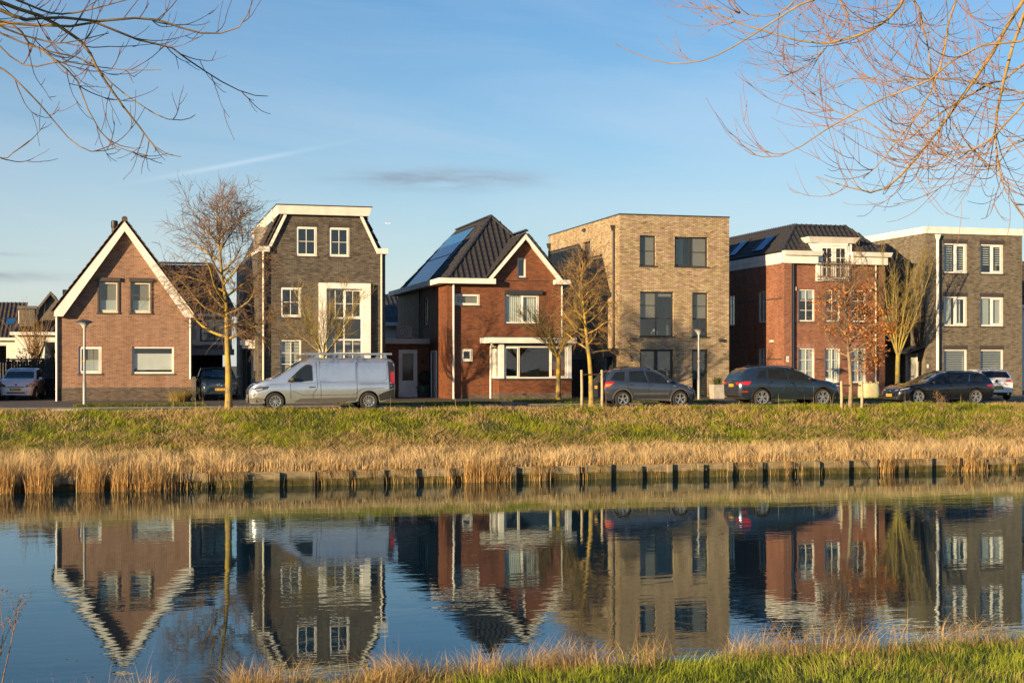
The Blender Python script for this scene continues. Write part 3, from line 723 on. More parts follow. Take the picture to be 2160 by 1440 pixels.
roof_window(r3, (0.02, 4.8, ez), Us, Vs, 0, 1.7, 0.75, 1.2, Ns)
# front gable roof
GXL, GXR, GZL = 2.05, 6.15, 6.22; GAX, GAZ = 4.09, 8.62
gr = roof_slab(h3, [[(GXL, -0.40, GZL), (GAX, -0.40, GAZ), (GAX, 2.2, GAZ), (GXL, 0.1, GZL)], [(GXR, -0.40, GZL), (GAX, -0.40, GAZ), (GAX, 2.2, GAZ), (GXR, 0.1, GZL)]], name='gable_roof')
sg = math.hypot(GAX - GXL, GAZ - GZL)
tile_plane(gr, (GXL, 2.3, GZL), (0, -1, 0), (GAX - GXL, 0, GAZ - GZL), [(2.2, 0), (2.74, 0), (2.74, sg), (0.05, sg)], (60, lambda u, v: -u), l=0.335)
tile_plane(gr, (GXR + .04, -0.44, GZL), (0, 1, 0), (GAX - GXR, 0, GAZ - GZL), [(0, 0), (0.6, 0), (2.5, sg), (0, sg)], (10, lambda u, v: u), l=0.335)
ridge_caps(gr, (GAX, -0.46, GAZ + .06), (GAX, 2.4, GAZ + .06))
for s in (1, -1):
    X = lambda x: x if s > 0 else 2 * GAX - x
    mb = MB(); mb.prism([(X(2.10), 6.20), (X(GAX), 8.53), (X(GAX), 8.27), (X(2.30), 6.18)], -0.44, -0.395); mb.obj('verge_board', M['white'], h3)
    mb = MB(); mb.prism([(X(2.2), 6.2), (X(GAX), 8.40), (X(GAX), 8.35), (X(2.26), 6.2)], -0.394, 0); mb.obj('soffit', M['white'], h3)
mb = MB(); mb.box(-0.52, 2.46, -0.55, -0.02, 5.93, 6.20); mb.box(-0.52, -0.02, -0.02, LB, 5.93, 6.20); mb.obj('gutter_box', M['white'], h3)
mb = MB(); mb.box(5.68, 6.52, -0.5, -0.02, 5.97, 6.20); mb.box(6.31, 6.52, -0.02, LB, 5.97, 6.2); mb.obj('gutter_box', M['white'], h3)
# bay window
b0, b1, by = 2.38, 6.22, -1.5
mb = MB(); mb.box(b0, b1, by, -0.002, 0, 1.02); bay = mb.obj('bay_wall', M['brick3'], h3)
fbox(bay, 'plinth', 'plinth1', b0 - .006, b1 + .006, by - .006, -0.004, 0, 0.35)
fbox(bay, 'vent_grille', 'black', 3.6, 3.82, by - .014, by - .006, 0.26, 0.32); fbox(bay, 'vent_grille', 'black', 5.55, 5.77, by - .014, by - .006, 0.26, 0.32)
mb = MB(); mb.box(b0 - .03, b1 + .03, by - .05, -0.003, 1.022, 1.10); mb.obj('bay_sill', M['dgrey'], h3)
for q in ((b0, b0 + .26, by, by + .26), (b1 - .2, b1, by, by + .2), (b0, b0 + .2, -.3, -0.003)): fbox(h3, 'bay_post', 'white', *q, 1.1, 2.88)
window(h3, b0 + .26, b1 - .2, 1.10, 2.74, cols=((0.78, 1, 1, 1), (1.75, 1, 1, 0), (0.9, 1, 1, 1)), fw=0.07, xoff=by + .02, sill=None, name='bay_window', shade=[('curtain', 0.86, 0.9, 0.1, 0.75, 'blind_white')])
window(h3, 0.3, 1.24, 1.10, 2.74, face='left', cols=((1, 1, 1, 0),), xoff=b0 + .02, sill=None, name='bay_window').location.y = -0.3
fbox(h3, 'bay_header', 'dgrey', b0 + .05, b1 - .05, by + .05, -0.003, 2.742, 2.885)
mb = MB(); mb.box(1.75, 6.40, by - .30, -0.003, 2.89, 3.17); mb.obj('bay_roof', M['white'], h3); fbox(h3, 'bay_roof_cap', 'lead', 1.73, 6.42, by - .32, -.004, 3.172, 3.20)
mb = MB(); mb.tube([(2.0, by - .36, 2.95), (2.3, by - .36, 2.95)], 0.03, 6); 
# garage wing
g0, g1, gy = -3.05, -0.002, 4.3
mb = MB(); wall_sheet(mb, [(0, g0, g1), (2.92, g0, g1)], [(-1.67, -0.65, 0.03, 2.61)], lambda x, d, z: (x, gy + d, z)); wall_sheet(mb, [(0, gy, 11), (2.92, gy, 11)], [], lambda u, d, z: (g0 + d, u, z))
mb.obj('garage_wall', M['brick3'], h3)
fbox(h3, 'garage_roof', 'zinc', g0 - .1, 0.07, gy - .22, 11, 2.92, 3.20)
mb = MB(); bar_frame(mb, -1.67, -0.65, 0.03, 2.61, 0.10, gy + .02, gy + .1); gd = mb.obj('door_frame', M['white'], h3)
mb = MB(); bar_frame(mb, -1.57, -0.75, 0.13, 2.51, 0.11, gy + .03, gy + .07); mb.box(-1.46, -0.86, gy + .035, gy + .065, 0.24, 0.95); gdo = mb.obj('door', M['white'], h3)
for k in range(5): fbox(gdo, 'plank', 'white', -1.46, -0.86, gy + .026, gy + .036, 0.25 + k * .141, 0.25 + k * .141 + .128)
fbox(gdo, 'pane', 'dglass', -1.46, -0.86, gy + .045, gy + .055, 0.95, 2.40); 
mb = MB(); mb.tube([(-0.80, gy - .02, 1.15), (-0.88, gy - .05, 1.15)], 0.015, 6); mb.box(-.83, -.78, gy + .0, gy + .03, 1.05, 1.25); mb.obj('handle', M['alu'], gdo)
mb = MB(); mb.lathe([(0.0, 2.08), (0.07, 2.06), (0.09, 1.95), (0.05, 1.88), (0.0, 1.87)], 10, o=(-0.35, gy - .14, 0)); mb.box(-.38, -.32, gy - .1, gy, 1.9, 1.96); mb.obj('wall_lamp', M['dgrey'], h3)
mb = MB(); mb.box(-0.06, 0.0, 2.30, 2.42, 0.02, 2.55); mb.box(-.06, 0, 3.55, 3.67, .02, 2.55); mb.box(-.06, 0, 2.42, 3.55, 2.43, 2.55); mb.obj('door_frame', M['white'], h3); fbox(h3, 'door', 'white', 0.02, 0.05, 2.3, 3.3, .02, 2.5)
fbox(h3, 'handle', 'dgrey', -.01, .02, 2.55, 2.65, 1.0, 1.3)

# ================================================================== 4: buff brick cube
h4 = thing('brick_house', 'flat roofed cube house of mottled buff brick with dark window frames', 'house', (25.32, YF, GZ), 0, HG)
W4, L4, Z4 = 6.26, 13.0, 9.72
ho = [(1.13, 2.05, 7.05, 8.66), (3.12, 5.04, 7.05, 8.64), (1.15, 3.06, 3.31, 5.67), (4.12, 5.04, 3.31, 5.66), (1.15, 3.06, 0.04, 2.62), (4.12, 5.04, 0.06, 2.62)]
hw(h4, W4, L4, 'brick4', [(0, 0, W4), (Z4, 0, W4)], ho, [(0, 0, L4), (Z4, 0, L4)], [(4.9, 6.36, 7.2, 8.75), (0.85, 2.38, 0.0, 2.24)], rv=0.24)
interior(h4, W4, L4, (2.95, 6.3), 9.5)
mb = MB(); mb.box(0.2, W4 - .2, 0.2, L4 - .2, 9.3, 9.4); mb.obj('roof', M['lead'], h4)
mb = MB()
for q in ((-.03, W4 + .03, -.03, .3), (-.03, W4 + .03, L4 - .3, L4 + .03)): mb.box(q[0], q[1], q[2], q[3], Z4, Z4 + .07)
mb.box(-.03, .3, .3, L4 - .3, Z4, Z4 + .07); mb.box(W4 - .3, W4 + .03, .3, L4 - .3, Z4, Z4 + .07); mb.obj('roof_edge_cap', M['dgrey'], h4)
K = dict(fm='dgrey', recess=0.16, fw=0.055, sill='dgrey', sw=0.055)
window(h4, *ho[0], cols=((1, 1, 2, 0),), shade=[('blind', 0.42, 0.97, 0.03, 0.97)], **K)
window(h4, *ho[1], cols=((1, 1, 1, 1), (1, 1, 2, 0)), shade=[('blind', 0.54, 0.96, 0.03, 0.97), ('blind', 0.05, 0.30, 0.0, 1.0, 'dglass')], **K)
window(h4, *ho[2], rows=[(0.4, ((1, 1, 1, 0), (1, 1, 1, 0))), (0.6, ((1, 1, 2, 0), (1, 1, 1, 0)))], shade=[('blind', 0.03, 0.48, 0.4, 0.97), ('blind', 0.52, 0.97, 0.9, 0.97)], **K)
window(h4, *ho[3], rows=[(0.4, ((1, 1, 1, 0),)), (0.6, ((1, 1, 2, 0),))], shade=[('blind', 0.3, 0.97, 0.4, 0.97)], **K)
window(h4, *ho[4], cols=((1, 1, 1, 1), (1, 1, 1, 1)), shade=[('slats', 0.05, 0.95, 0.02, 0.98, 'blind_taupe', 0.09)], **K)
window(h4, *ho[5], cols=((1, 2, 2, 1),), shade=[('slats', 0.4, 0.95, 0.02, 0.98, 'blind_taupe', 0.09)], **K)
window(h4, 4.9, 6.36, 7.2, 8.75, face='left', cols=((1, 1, 1, 0),), **K)
for x0 in (0.55, 5.66):
    mb = MB(); mb.box(x0, x0 + 0.22, -0.16, 0, 3.04, 3.2); mb.obj('wall_lamp', M['dgrey'], h4)
text_obj(h4, '3', 0.46, M['dgrey'], (0.60, -0.03, 2.10), ext=0.025, name='house_number', sx=1.15)
downpipe(h4, -0.10, 0.75, 0.05, 8.95, 'dgrey', 0.055, hopper=True); downpipe(h4, -0.10, 12.6, 0.05, 8.95, 'dgrey', 0.055, hopper=True)
fbox(h4, 'vent_grille', 'dgrey', -0.12, 0, 5.7, 6.1, 9.36, 9.52)
mb = MB(); mb.box(0.1, 0.16, 0.85, 2.38, 0, 2.24); dd = mb.obj('door', M['dgrey'], h4)
mb = MB(); mb.box(-0.04, 0.1, 0.78, 0.92, 0, 2.36); mb.box(-0.04, 0.1, 2.31, 2.45, 0, 2.36); mb.box(-.04, .1, .92, 2.31, 2.24, 2.36); mb.obj('door_frame', M['grey'], h4)
mb = MB(); 
for k in range(3):
    mb.tube([(1.95 + 0.16 * k, 0.42, 3.36), (1.95 + .16 * k, .42, 3.55)], 0.012, 5)
mb.box(1.92, 2.30, .36, .48, 3.55, 3.575); mb.lathe([(0.06, 3.575), (0.08, 3.65), (0.05, 3.72)], 10, o=(2.1, .42, 0))
tag(mb.obj('plant_stool', M['white'], None, (25.32, YF, GZ)), 'small white stool standing inside a first floor window of the buff house', 'stool')

# ================================================================== 5: orange red brick, tiled roof, white dormer
h5 = thing('brick_house', 'orange red brick house with white cornice, dormer doors and dark tiled roof', 'house', (34.69, YF, GZ), 0, HG)
W5, L5, Z5 = 6.26, 13.0, 7.9
mid = [(1.0, 1.98), (2.60, 3.53), (4.22, 5.12)]
ho = [(a, b, 4.17, 5.94) for a, b in mid] + [(a, b, 0.80, 2.72) for a, b in mid] + [(2.21, 3.96, 6.49, 7.9)]
lh = [(1.95, 3.0, 4.17, 5.95), (1.95, 3.0, 0.8, 2.73), (6.2, 7.3, 4.1, 5.92)]
hw(h5, W5, L5, 'brick5', [(0, 0, W5), (Z5, 0, W5)], ho, [(0, 0, L5), (Z5, 0, L5)], lh)
fbox(h5, 'pilaster', 'brick5', 0, 0.46, -0.28, 0, 0, 7.34); fbox(h5, 'pilaster', 'brick5', 5.9, W5, -0.06, 0, 0, 7.34)
interior(h5, W5, L5, (3.0, 6.3), 7.9)
for i in range(3):
    window(h5, *ho[i], cols=((1, 2, 3, 0),), fw=0.075, shade=[('blind', 0.05, 0.95, 0.70, 0.95, 'frost')] if i < 1 else [('curtain', 0.05, 0.3, 0, 1)])
    window(h5, *ho[3 + i], cols=((1, 2, 3, 0),), fw=0.075, shade=[('blind', 0.04, 0.96, 0.02, 0.97, 'frost')] if i != 1 else [('curtain', 0.04, 0.96, 0.02, 0.97)])
    lintel(h5, ho[i][0] - .05, ho[i][1] + .05, 5.94, 0.24, 'brick5s' if 'brick5s' in M else 'brick1s'); lintel(h5, ho[i][0] - .05, ho[i][1] + .05, 2.72, 0.24, 'brick1s')
for a, b, c, d in lh: window(h5, a, b, c, d, face='left', cols=((1, 2, 3, 0),), fw=0.075, shade=[('blind', 0.04, 0.96, 0.02, 0.97, 'frost')])
for z in (5.38, 2.06):
    mb = MB(); ed = [0.465, 1.0 - .08, 1.98 + .08, 2.60 - .08, 3.53 + .08, 4.22 - .08, 5.12 + .08, 5.89]
    for k in range(0, 8, 2): mb.box(ed[k], ed[k + 1], -0.005, 0, z, z + .075)
    mb.box(-0.005, 0, 0, 1.88, z, z + .075); mb.box(-.005, 0, 3.08, 6.1 if z > 3 else L5, z, z + .075); mb.obj('string_course', M['sill'], h5)
mb = MB(); mb.box(-0.03, 2.04, -0.31, -0.285, 7.33, 7.78); mb.box(4.01, W5 + .03, -0.31, -0.285, 7.33, 7.78); mb.box(-.03, W5 + .03, -.285, -.001, 7.33, 7.36)
mb.box(-.03, -.003, -.285, L5, 7.33, 7.60); mb.box(-.05, -.003, -.285, L5, 7.605, 7.92); mb.box(W5 + .003, W5 + .03, -.285, L5, 7.33, 7.92); mb.obj('frieze_board', M['white'], h5)
for a, b in ((0.0, 2.20), (4.05, 6.42)):
    mb = MB(); mb.hexa([(a, -.46, 7.76), (b, -.46, 7.76), (b, -.32, 7.76), (a, -.32, 7.76), (a - .06, -.56, 8.0), (b + .06, -.56, 8.0), (b + .06, -.06, 8.0), (a - .06, -.06, 8.0)]); mb.obj('gutter', M['white'], h5)
downpipe(h5, 0.62, -0.10, 0.02, 7.76, 'cream', 0.05); downpipe(h5, 5.67, -0.10, 0.02, 7.76, 'cream', 0.05)
e5 = 7.96; tz = 9.56; rn = 1.55
c4 = [(-.06, -.10, e5), (W5 + .06, -.10, e5), (W5 + .06, L5, e5), (-.06, L5, e5)]; t4 = [(rn, rn, tz), (W5 - rn, rn, tz), (W5 - rn, L5 - rn, tz), (rn, L5 - rn, tz)]
r5 = roof_slab(h5, [[c4[0], c4[1], t4[1], t4[0]], [c4[0], c4[3], t4[3], t4[0]], [c4[1], c4[2], t4[2], t4[1]], [c4[3], c4[2], t4[2], t4[3]], t4])
s5 = math.hypot(rn + .1, tz - e5); s6 = math.hypot(rn + .06, tz - e5)
tile_plane(r5, c4[0], (1, 0, 0), (0, rn + .1, tz - e5), [(0, 0), (W5 + .12, 0), (W5 - rn + .06, s5), (rn + .06, s5)], (120, lambda u, v: 0), l=0.34, skip=lambda u, v: 1.75 < u < 4.4 and v < 1.1)
sk = [(3.3, 1.45), (6.9, 1.3)]
tile_plane(r5, c4[3], (0, -1, 0), (rn + .06, 0, tz - e5), [(0, 0), (L5 + .1, 0), (L5 - rn, s6), (rn, s6)], (175, lambda u, v: -u), l=0.34,
           skip=lambda u, v: any(abs((L5 - u) - y) < w / 2 + .1 and .2 < v < 1.65 for y, w in sk))
tile_plane(r5, c4[1], (0, 1, 0), (-rn - .06, 0, tz - e5), [(0, 0), (L5 + .1, 0), (L5 - rn, s6), (rn, s6)], (0, None), l=0.34)
ridge_caps(r5, c4[0], t4[0]); ridge_caps(r5, c4[1], t4[1]); ridge_caps(r5, t4[0], t4[1]); ridge_caps(r5, t4[3], t4[0]); ridge_caps(r5, t4[2], t4[1])
V5 = Vector((rn + .06, 0, tz - e5)).normalized(); N5 = Us.cross(V5).normalized()
for y, w in sk: roof_window(r5, (-.06, y + w / 2, e5), Us, V5, 0, 0.3, w, 1.3, N5)
mb = MB(); mb.box(1.76, 4.23, -0.02, 1.6, 7.9, 8.5); mb.box(1.76, 2.21, -.02, .2, 7.4, 7.9); mb.box(3.96, 4.23, -.02, .2, 7.4, 7.9)
mb.obj('dormer_wall', M['white'], h5)
mb = MB(); mb.hexa([(1.62, -.16, 8.5), (4.37, -.16, 8.5), (4.37, 1.9, 8.5), (1.62, 1.9, 8.5), (1.44, -.40, 8.80), (4.55, -.40, 8.80), (4.55, 2.1, 8.80), (1.44, 2.1, 8.80)]); mb.obj('dormer_cornice', M['white'], h5)
mb = MB(); mb.box(2.03, 2.24, -.13, .0, 6.38, 8.02); mb.box(3.93, 4.03, -.13, 0, 6.38, 8.02); mb.box(2.24, 3.93, -.13, 0, 6.38, 6.48); mb.box(2.24, 3.93, -.13, -.021, 8.35, 8.5); mb.box(2.03, 2.24, -.06, -.021, 8.02, 8.5); mb.box(3.93, 4.03, -.06, -.021, 8.02, 8.5); mb.obj('door_surround', M['white'], h5)
for a in (2.26, 3.095):
    mb = MB(); bar_frame(mb, a, a + .82, 6.5, 8.34, 0.14, -.09, -.04); mb.box(a + .395, a + .425, -.085, -.045, 6.64, 8.2)
    for z in (7.16, 7.68): mb.box(a + .14, a + .68, -.0855, -.0445, z - .015, z + .015)
    o = mb.obj('door', M['white'], h5)
    for k in range(2):
        for z0, z1 in ((6.64, 7.145), (7.175, 7.665), (7.695, 8.2)): fbox(o, 'pane', 'dglass', a + .14 + k * .285, a + .395 + k * .285, -.07, -.06, z0, z1)
mb = MB()
for z in (7.45, 7.28, 6.62, 6.46): mb.tube([(2.08, -.14, z), (2.16, -.34, z), (4.0, -.34, z), (4.07, -.14, z)], 0.02, 6)
for i in range(14): mb.tube([(2.2 + i * .135, -.34, 6.46), (2.2 + i * .135, -.34, 7.45)], 0.013, 5)
for i in range(13):
    cx = 2.267 + i * .135; mb.tube([(cx + .05 * math.cos(t), -.34, 7.365 + .06 * math.sin(t)) for t in [k * .785 for k in range(9)]], 0.008, 4)
mb.obj('balcony_railing', M['black'], h5)
fbox(h5, 'number_plate', 'white', 0.14, 0.29, -0.295, -0.28, 1.95, 2.25); text_obj(h5, '2', 0.2, M['dgrey'], (0.215, -0.30, 2.1), ext=0.003, name='house_number')
fbox(h5, 'alarm_box', 'cream', 0.76, 0.86, -.06, 0, 5.85, 6.05); fbox(h5, 'alarm_box', 'cream', 5.35, 5.47, -.06, 0, 5.85, 6.05); fbox(h5, 'security_camera', 'white', -0.1, 0, 1.0, 1.3, 3.05, 3.16)

# ================================================================== 6: grey brown cube
h6 = thing('brick_house', 'flat roofed grey brown brick house with white roof edge and six white windows', 'house', (43.52, YF, GZ), 0, HG)
W6, L6, Z6 = 6.25, 12.0, 9.2
cx = [(1.16, 2.66), (3.52, 5.02)]
ho = [(a, b, z0, z1) for z0, z1 in ((6.98, 8.66), (3.99, 5.66), (0.85, 2.67)) for a, b in cx]
hw(h6, W6, L6, 'brick6', [(0, 0, W6), (Z6, 0, W6)], ho, [(0, 0, L6), (Z6, 0, L6)], [(0.9, 1.9, 0.05, 2.45)])
interior(h6, W6, L6, (3.0, 6.2), 9.1)
for i, h in enumerate(ho):
    sd = [[('slats', .04, .44, .1, .98, 'blind_white', .13), ('slats', .5, .93, .1, .98, 'blind_white', .13)], [('slats', .04, .44, .3, .98, 'blind_white', .13), ('slats', .5, .93, .3, .98, 'blind_white', .13)],
          [('curtain', .04, .40, .02, .98), ('curtain', .52, .80, .02, .98)], [('blind', .04, .42, .02, .98, 'frost'), ('blind', .52, .92, .02, .98, 'frost')],
          [('slats', .04, .95, .02, .98, 'frost', .1)], [('slats', .04, .95, .02, .98, 'frost', .1)]][i]
    window(h6, *h, cols=((1, 1, 1, 0), (1.02, 1, 1, 1)) if i < 4 else ((1, 1, 1, 0),), fw=0.085, sw=0.08, recess=0.06, shade=sd)
    lintel(h6, h[0] - .05, h[1] + .05, h[3], 0.22, 'sill')
mb = MB()
mb.box(-.06, W6 + .10, -.10, .3, Z6 - .02, Z6 + .36); mb.box(-.06, .3, .3, L6, Z6 - .02, Z6 + .36); mb.box(W6 - .3, W6 + .1, .3, L6, Z6 - .02, Z6 + .36); mb.box(-.06, W6 + .1, L6, L6 + .1, Z6 - .02, Z6 + .36)
mb.obj('roof_edge', M['white'], h6); fbox(h6, 'roof', 'lead', .3, W6 - .3, .3, L6, Z6 + .1, Z6 + .2)
downpipe(h6, 0.71, -0.12, 0.02, 8.85, 'white', 0.085, hopper=True)
mb = MB(); mb.hexa([(-1.15, 0.0, 2.42), (0, 0.0, 2.80), (0, 3.2, 2.80), (-1.15, 3.2, 2.42), (-1.15, 0.0, 2.50), (0, 0.0, 2.90), (0, 3.2, 2.90), (-1.15, 3.2, 2.50)]); mb.obj('door_canopy', M['dgrey'], h6)
mb = MB(); mb.box(-.05, .02, 0.76, 0.9, .05, 2.45); mb.box(-.05, .02, 1.9, 2.05, .05, 2.45); mb.box(-.05, .02, .9, 1.9, 2.35, 2.45); mb.obj('door_frame', M['white'], h6)
d6 = fbox(h6, 'door', 'frost', 0.02, 0.07, .9, 1.9, .05, 2.35); fbox(d6, 'letter_slot', 'dgrey', -.0, .02, 1.2, 1.55, 1.1, 1.17)
fbox(h6, 'wall_lamp', 'dgrey', -0.14, 0, .42, .58, 1.98, 2.22); fbox(h6, 'number_plate', 'white', 0.1, 0.2, -0.012, 0, 1.62, 1.82)
# dark timber gate closing the gap between houses 5 and 6
gt = thing('garden_gate', 'black timber gate between the orange red and the grey brown house', 'gate', (40.97, 73.4, GZ))
for i in range(16): fbox(gt, 'board', 'timber_dark', 0.16 + i * .147, .16 + i * .147 + .138, 0, .03, 0.03, 2.4)
fbox(gt, 'post', 'grey', 0.0, .15, -.03, .1, 0, 2.5); fbox(gt, 'rail', 'timber_dark', .15, 2.53, .03, .08, 2.0, 2.12)
# ------------------------------------------------------------------ terrain, road, water
RNG = np.random.default_rng(7)
def vnoise(x, y, s, seed=0):
    g = np.random.default_rng(seed).random((256, 256)); x = np.asarray(x) / s + 71.3; y = np.asarray(y) / s + 37.7
    xi = np.floor(x).astype(int); yi = np.floor(y).astype(int); fx = x - xi; fy = y - yi
    fx = fx * fx * (3 - 2 * fx); fy = fy * fy * (3 - 2 * fy)
    a = g[xi % 256, yi % 256]; b = g[(xi + 1) % 256, yi % 256]; c = g[xi % 256, (yi + 1) % 256]; d = g[(xi + 1) % 256, (yi + 1) % 256]
    return (a * (1 - fx) + b * fx) * (1 - fy) + (c * (1 - fx) + d * fx) * fy
def fnoise(x, y, s, seed=0):
    return 0.55 * vnoise(x, y, s, seed) + 0.3 * vnoise(x, y, s / 2.3, seed + 1) + 0.15 * vnoise(x, y, s / 5.1, seed + 2)
FB_Y = [44.58, 45.4, 46.5, 49.0, 52.0, 54.2, 55.2, 55.6]
FB_Z = [0.40, 0.46, 0.62, 0.98, 1.52, 1.90, 1.99, 1.955]
def far_z(x, y):
    z = np.interp(y, FB_Y, FB_Z); k = np.clip((y - 45) / 2, 0, 1) * np.clip((55.3 - y) / 1.0, 0, 1)
    return z + k * ((fnoise(x, y, 2.4, 3) - 0.5) * 0.22 + (fnoise(x, y, 0.7, 5) - 0.5) * 0.10)
NB_Y = [-60, 1.0, 5.0, 9.0, 12.0, 14.0, 15.4, 16.1, 16.5, 17.2]
NB_Z = [2.02, 1.98, 1.40, 0.70, 0.45, 0.34, 0.25, 0.12, -0.05, -0.6]
def near_shift(x): return (fnoise(x, 0 * x, 2.2, 21) - 0.5) * 0.7 - np.clip(1.6 - x, 0, 5) * 0.42
def near_z(x, y):
    z = np.interp(y - near_shift(x), NB_Y, NB_Z); k = np.clip((16.2 - y) / 2, 0, 1)
    return z + k * (fnoise(x, y, 1.6, 9) - 0.5) * 0.16
def grid_sheet(name, xs, ys, zf, mat):
    X, Y = np.meshgrid(xs, ys); Z = zf(X, Y); nx, ny = len(xs), len(ys)
    v = np.stack([X.ravel(), Y.ravel(), Z.ravel()], 1)
    i = np.arange(nx * ny).reshape(ny, nx)
    f = np.stack([i[:-1, :-1].ravel(), i[:-1, 1:].ravel(), i[1:, 1:].ravel(), i[1:, :-1].ravel()], 1)
    return kind(place(name, np_mesh(name, v, f, mat, smooth=True)), 'structure')

m, t, b = nodes('bank_soil')
n1 = tnoise(t, 1.4, 5); n2 = tnoise(t, 9.0, 5, 0.65)
c = tramp(t, n1, [(0.35, (0.055, 0.065, 0.015)), (0.55, (0.11, 0.10, 0.032)), (0.7, (0.19, 0.14, 0.06))])
c = tmix(t, 0.7, c, tramp(t, n2, [(0.3, (0.35, 0.35, 0.35)), (0.7, (1.2, 1.15, 1.0))]), 'MULTIPLY')
t.links.new(c, b.inputs['Base Color']); b.inputs['Roughness'].default_value = 0.95; tbump(t, b, n2, 0.8, 0.05)
M['soil'] = m
ys = np.concatenate([[44.56], np.linspace(44.62, 55.6, 56)])
grid_sheet('far_bank', np.concatenate([np.linspace(-120, -12, 20), np.linspace(-11.5, 48, 180), np.linspace(50, 200, 25)]), ys, far_z, M['soil'])
grid_sheet('near_bank', np.concatenate([np.linspace(-200, -10, 20), np.linspace(-9.5, 24, 140), np.linspace(26, 200, 20)]),
           np.concatenate([np.linspace(-300, -5, 12), np.linspace(-3, 11, 18), np.linspace(11.3, 17.2, 40)]), near_z, M['soil'])
m, t, b = nodes('ground_soil'); n1 = tnoise(t, 0.25, 5)
t.links.new(tramp(t, n1, [(0.3, (0.05, 0.055, 0.02)), (0.7, (0.11, 0.09, 0.05))]), b.inputs['Base Color']); b.inputs['Roughness'].default_value = 0.95
gm = MB(); gm.face([(-900, 55.5, GZ - 0.03), (900, 55.5, GZ - 0.03), (900, 2500, GZ - 0.03), (-900, 2500, GZ - 0.03)]); kind(gm.obj('ground', m), 'structure')
rd = MB(); rd.face([(-200, 55.55, GZ), (250, 55.55, GZ), (250, 60.4, GZ), (-200, 60.4, GZ)]); kind(rd.obj('road', M['asphalt']), 'structure')
pv = MB(); pv.box(-200, 250, 60.55, 86, GZ - 0.02, GZ + 0.06)
kind(pv.obj('pavement', M['paver']), 'structure')
M['kerbstone'] = pmat('grey_kerbstone', (0.13, 0.12, 0.105), 0.9, var=0.25, scale=3)
kb = thing('kerb', 'low concrete kerb along the house side of the road', 'kerb', (0, 60.4, GZ)); 
kme = MB(); kme.box(0, 0.985, 0, 0.15, -0.02, 0.065); kmesh = kme.mesh('kerb_stone', M['kerbstone'])
for i in range(70): place('kerb_stone', kmesh, kb, (-14 + i * 1.0, 0, 0))
cs = MB(); cs.prism([(0, 0), (1.5, 0), (1.35, 0.14), (0.2, 0.14)], 0, 0.5)
tag(cs.obj('kerb_block', M['concrete'], None, (-2.75, 55.45, GZ)), 'pale concrete kerb block at the top of the grass bank before the lamp post', 'kerb')

# water: dark, calm, long low ripples
m, t, b = nodes('canal_water')
tcn = t.nodes.new('ShaderNodeTexCoord')
def wv(sx, sy, rot, sc, det):
    mp = t.nodes.new('ShaderNodeMapping'); mp.inputs['Scale'].default_value = (sx, sy, 1); mp.inputs['Rotation'].default_value = (0, 0, R(rot))
    t.links.new(tcn.outputs['Object'], mp.inputs['Vector']); return tnoise(t, sc, det, 0.5, mp.outputs[0])
calm = tramp(t, wv(0.09, 0.16, 12, 1.0, 2), [(0.40, (0.22,) * 3), (0.68, (1.25,) * 3)])
h = tmath(t, 'ADD', tmath(t, 'MULTIPLY', wv(0.55, 1.3, 10, 1.0, 2), 0.55), tmath(t, 'ADD', tmath(t, 'MULTIPLY', wv(1.9, 4.6, -14, 1.0, 2), 0.30), tmath(t, 'MULTIPLY', wv(5.5, 12.0, 6, 1.0, 2), 0.06)))
hh = t.nodes.new('ShaderNodeMath'); hh.operation = 'MULTIPLY'; t.links.new(h, hh.inputs[0]); t.links.new(calm, hh.inputs[1])
bp = t.nodes.new('ShaderNodeBump'); bp.inputs['Strength'].default_value = 1.0; bp.inputs['Distance'].default_value = 0.0085
t.links.new(hh.outputs[0], bp.inputs['Height']); b.inputs['Base Color'].default_value = (0.004, 0.020, 0.030, 1); b.inputs['Roughness'].default_value = 0.6; b.inputs['Specular IOR Level'].default_value = 0.0
gl = t.nodes.new('ShaderNodeBsdfGlossy'); gl.inputs['Roughness'].default_value = 0.012; gl.inputs['Color'].default_value = (0.82, 0.95, 0.99, 1)   # peaty blue green water
fr = t.nodes.new('ShaderNodeFresnel'); fr.inputs['IOR'].default_value = 1.36; mx = t.nodes.new('ShaderNodeMixShader')
for n_ in (gl, fr): t.links.new(bp.outputs[0], n_.inputs['Normal'])
t.links.new(fr.outputs[0], mx.inputs[0]); t.links.new(b.outputs[0], mx.inputs[1]); t.links.new(gl.outputs[0], mx.inputs[2]); t.links.new(mx.outputs[0], t.nodes['Material Output'].inputs[0])
wm = MB(); wm.face([(-400, 15.2, 0), (500, 15.2, 0), (500, 44.66, 0), (-400, 44.66, 0)]); kind(wm.obj('water', m), 'structure')

# timber edging of the far bank
m, t, b = nodes('edging_timber')
tcn = t.nodes.new('ShaderNodeTexCoord'); mp = t.nodes.new('ShaderNodeMapping'); mp.inputs['Scale'].default_value = (1.2, 6, 9); t.links.new(tcn.outputs['Object'], mp.inputs['Vector'])
n1 = tnoise(t, 2.5, 5, 0.6, mp.outputs[0]); n2 = tnoise(t, 1.3, 3)
c = tramp(t, n1, [(0.3, (0.15, 0.115, 0.068)), (0.7, (0.36, 0.285, 0.175))])
c = tmix(t, 0.5, c, tramp(t, n2, [(0.4, (0.6, 0.62, 0.45)), (0.7, (1, 1, 1))]), 'MULTIPLY')
sz = t.nodes.new('ShaderNodeSeparateXYZ'); t.links.new(tcn.outputs['Object'], sz.inputs[0])
wl = tmath(t, 'ADD', sz.outputs[2], tmath(t, 'MULTIPLY', tmath(t, 'SUBTRACT', n2, 0.5), 0.35))      # algae and tide mark on the lower boards
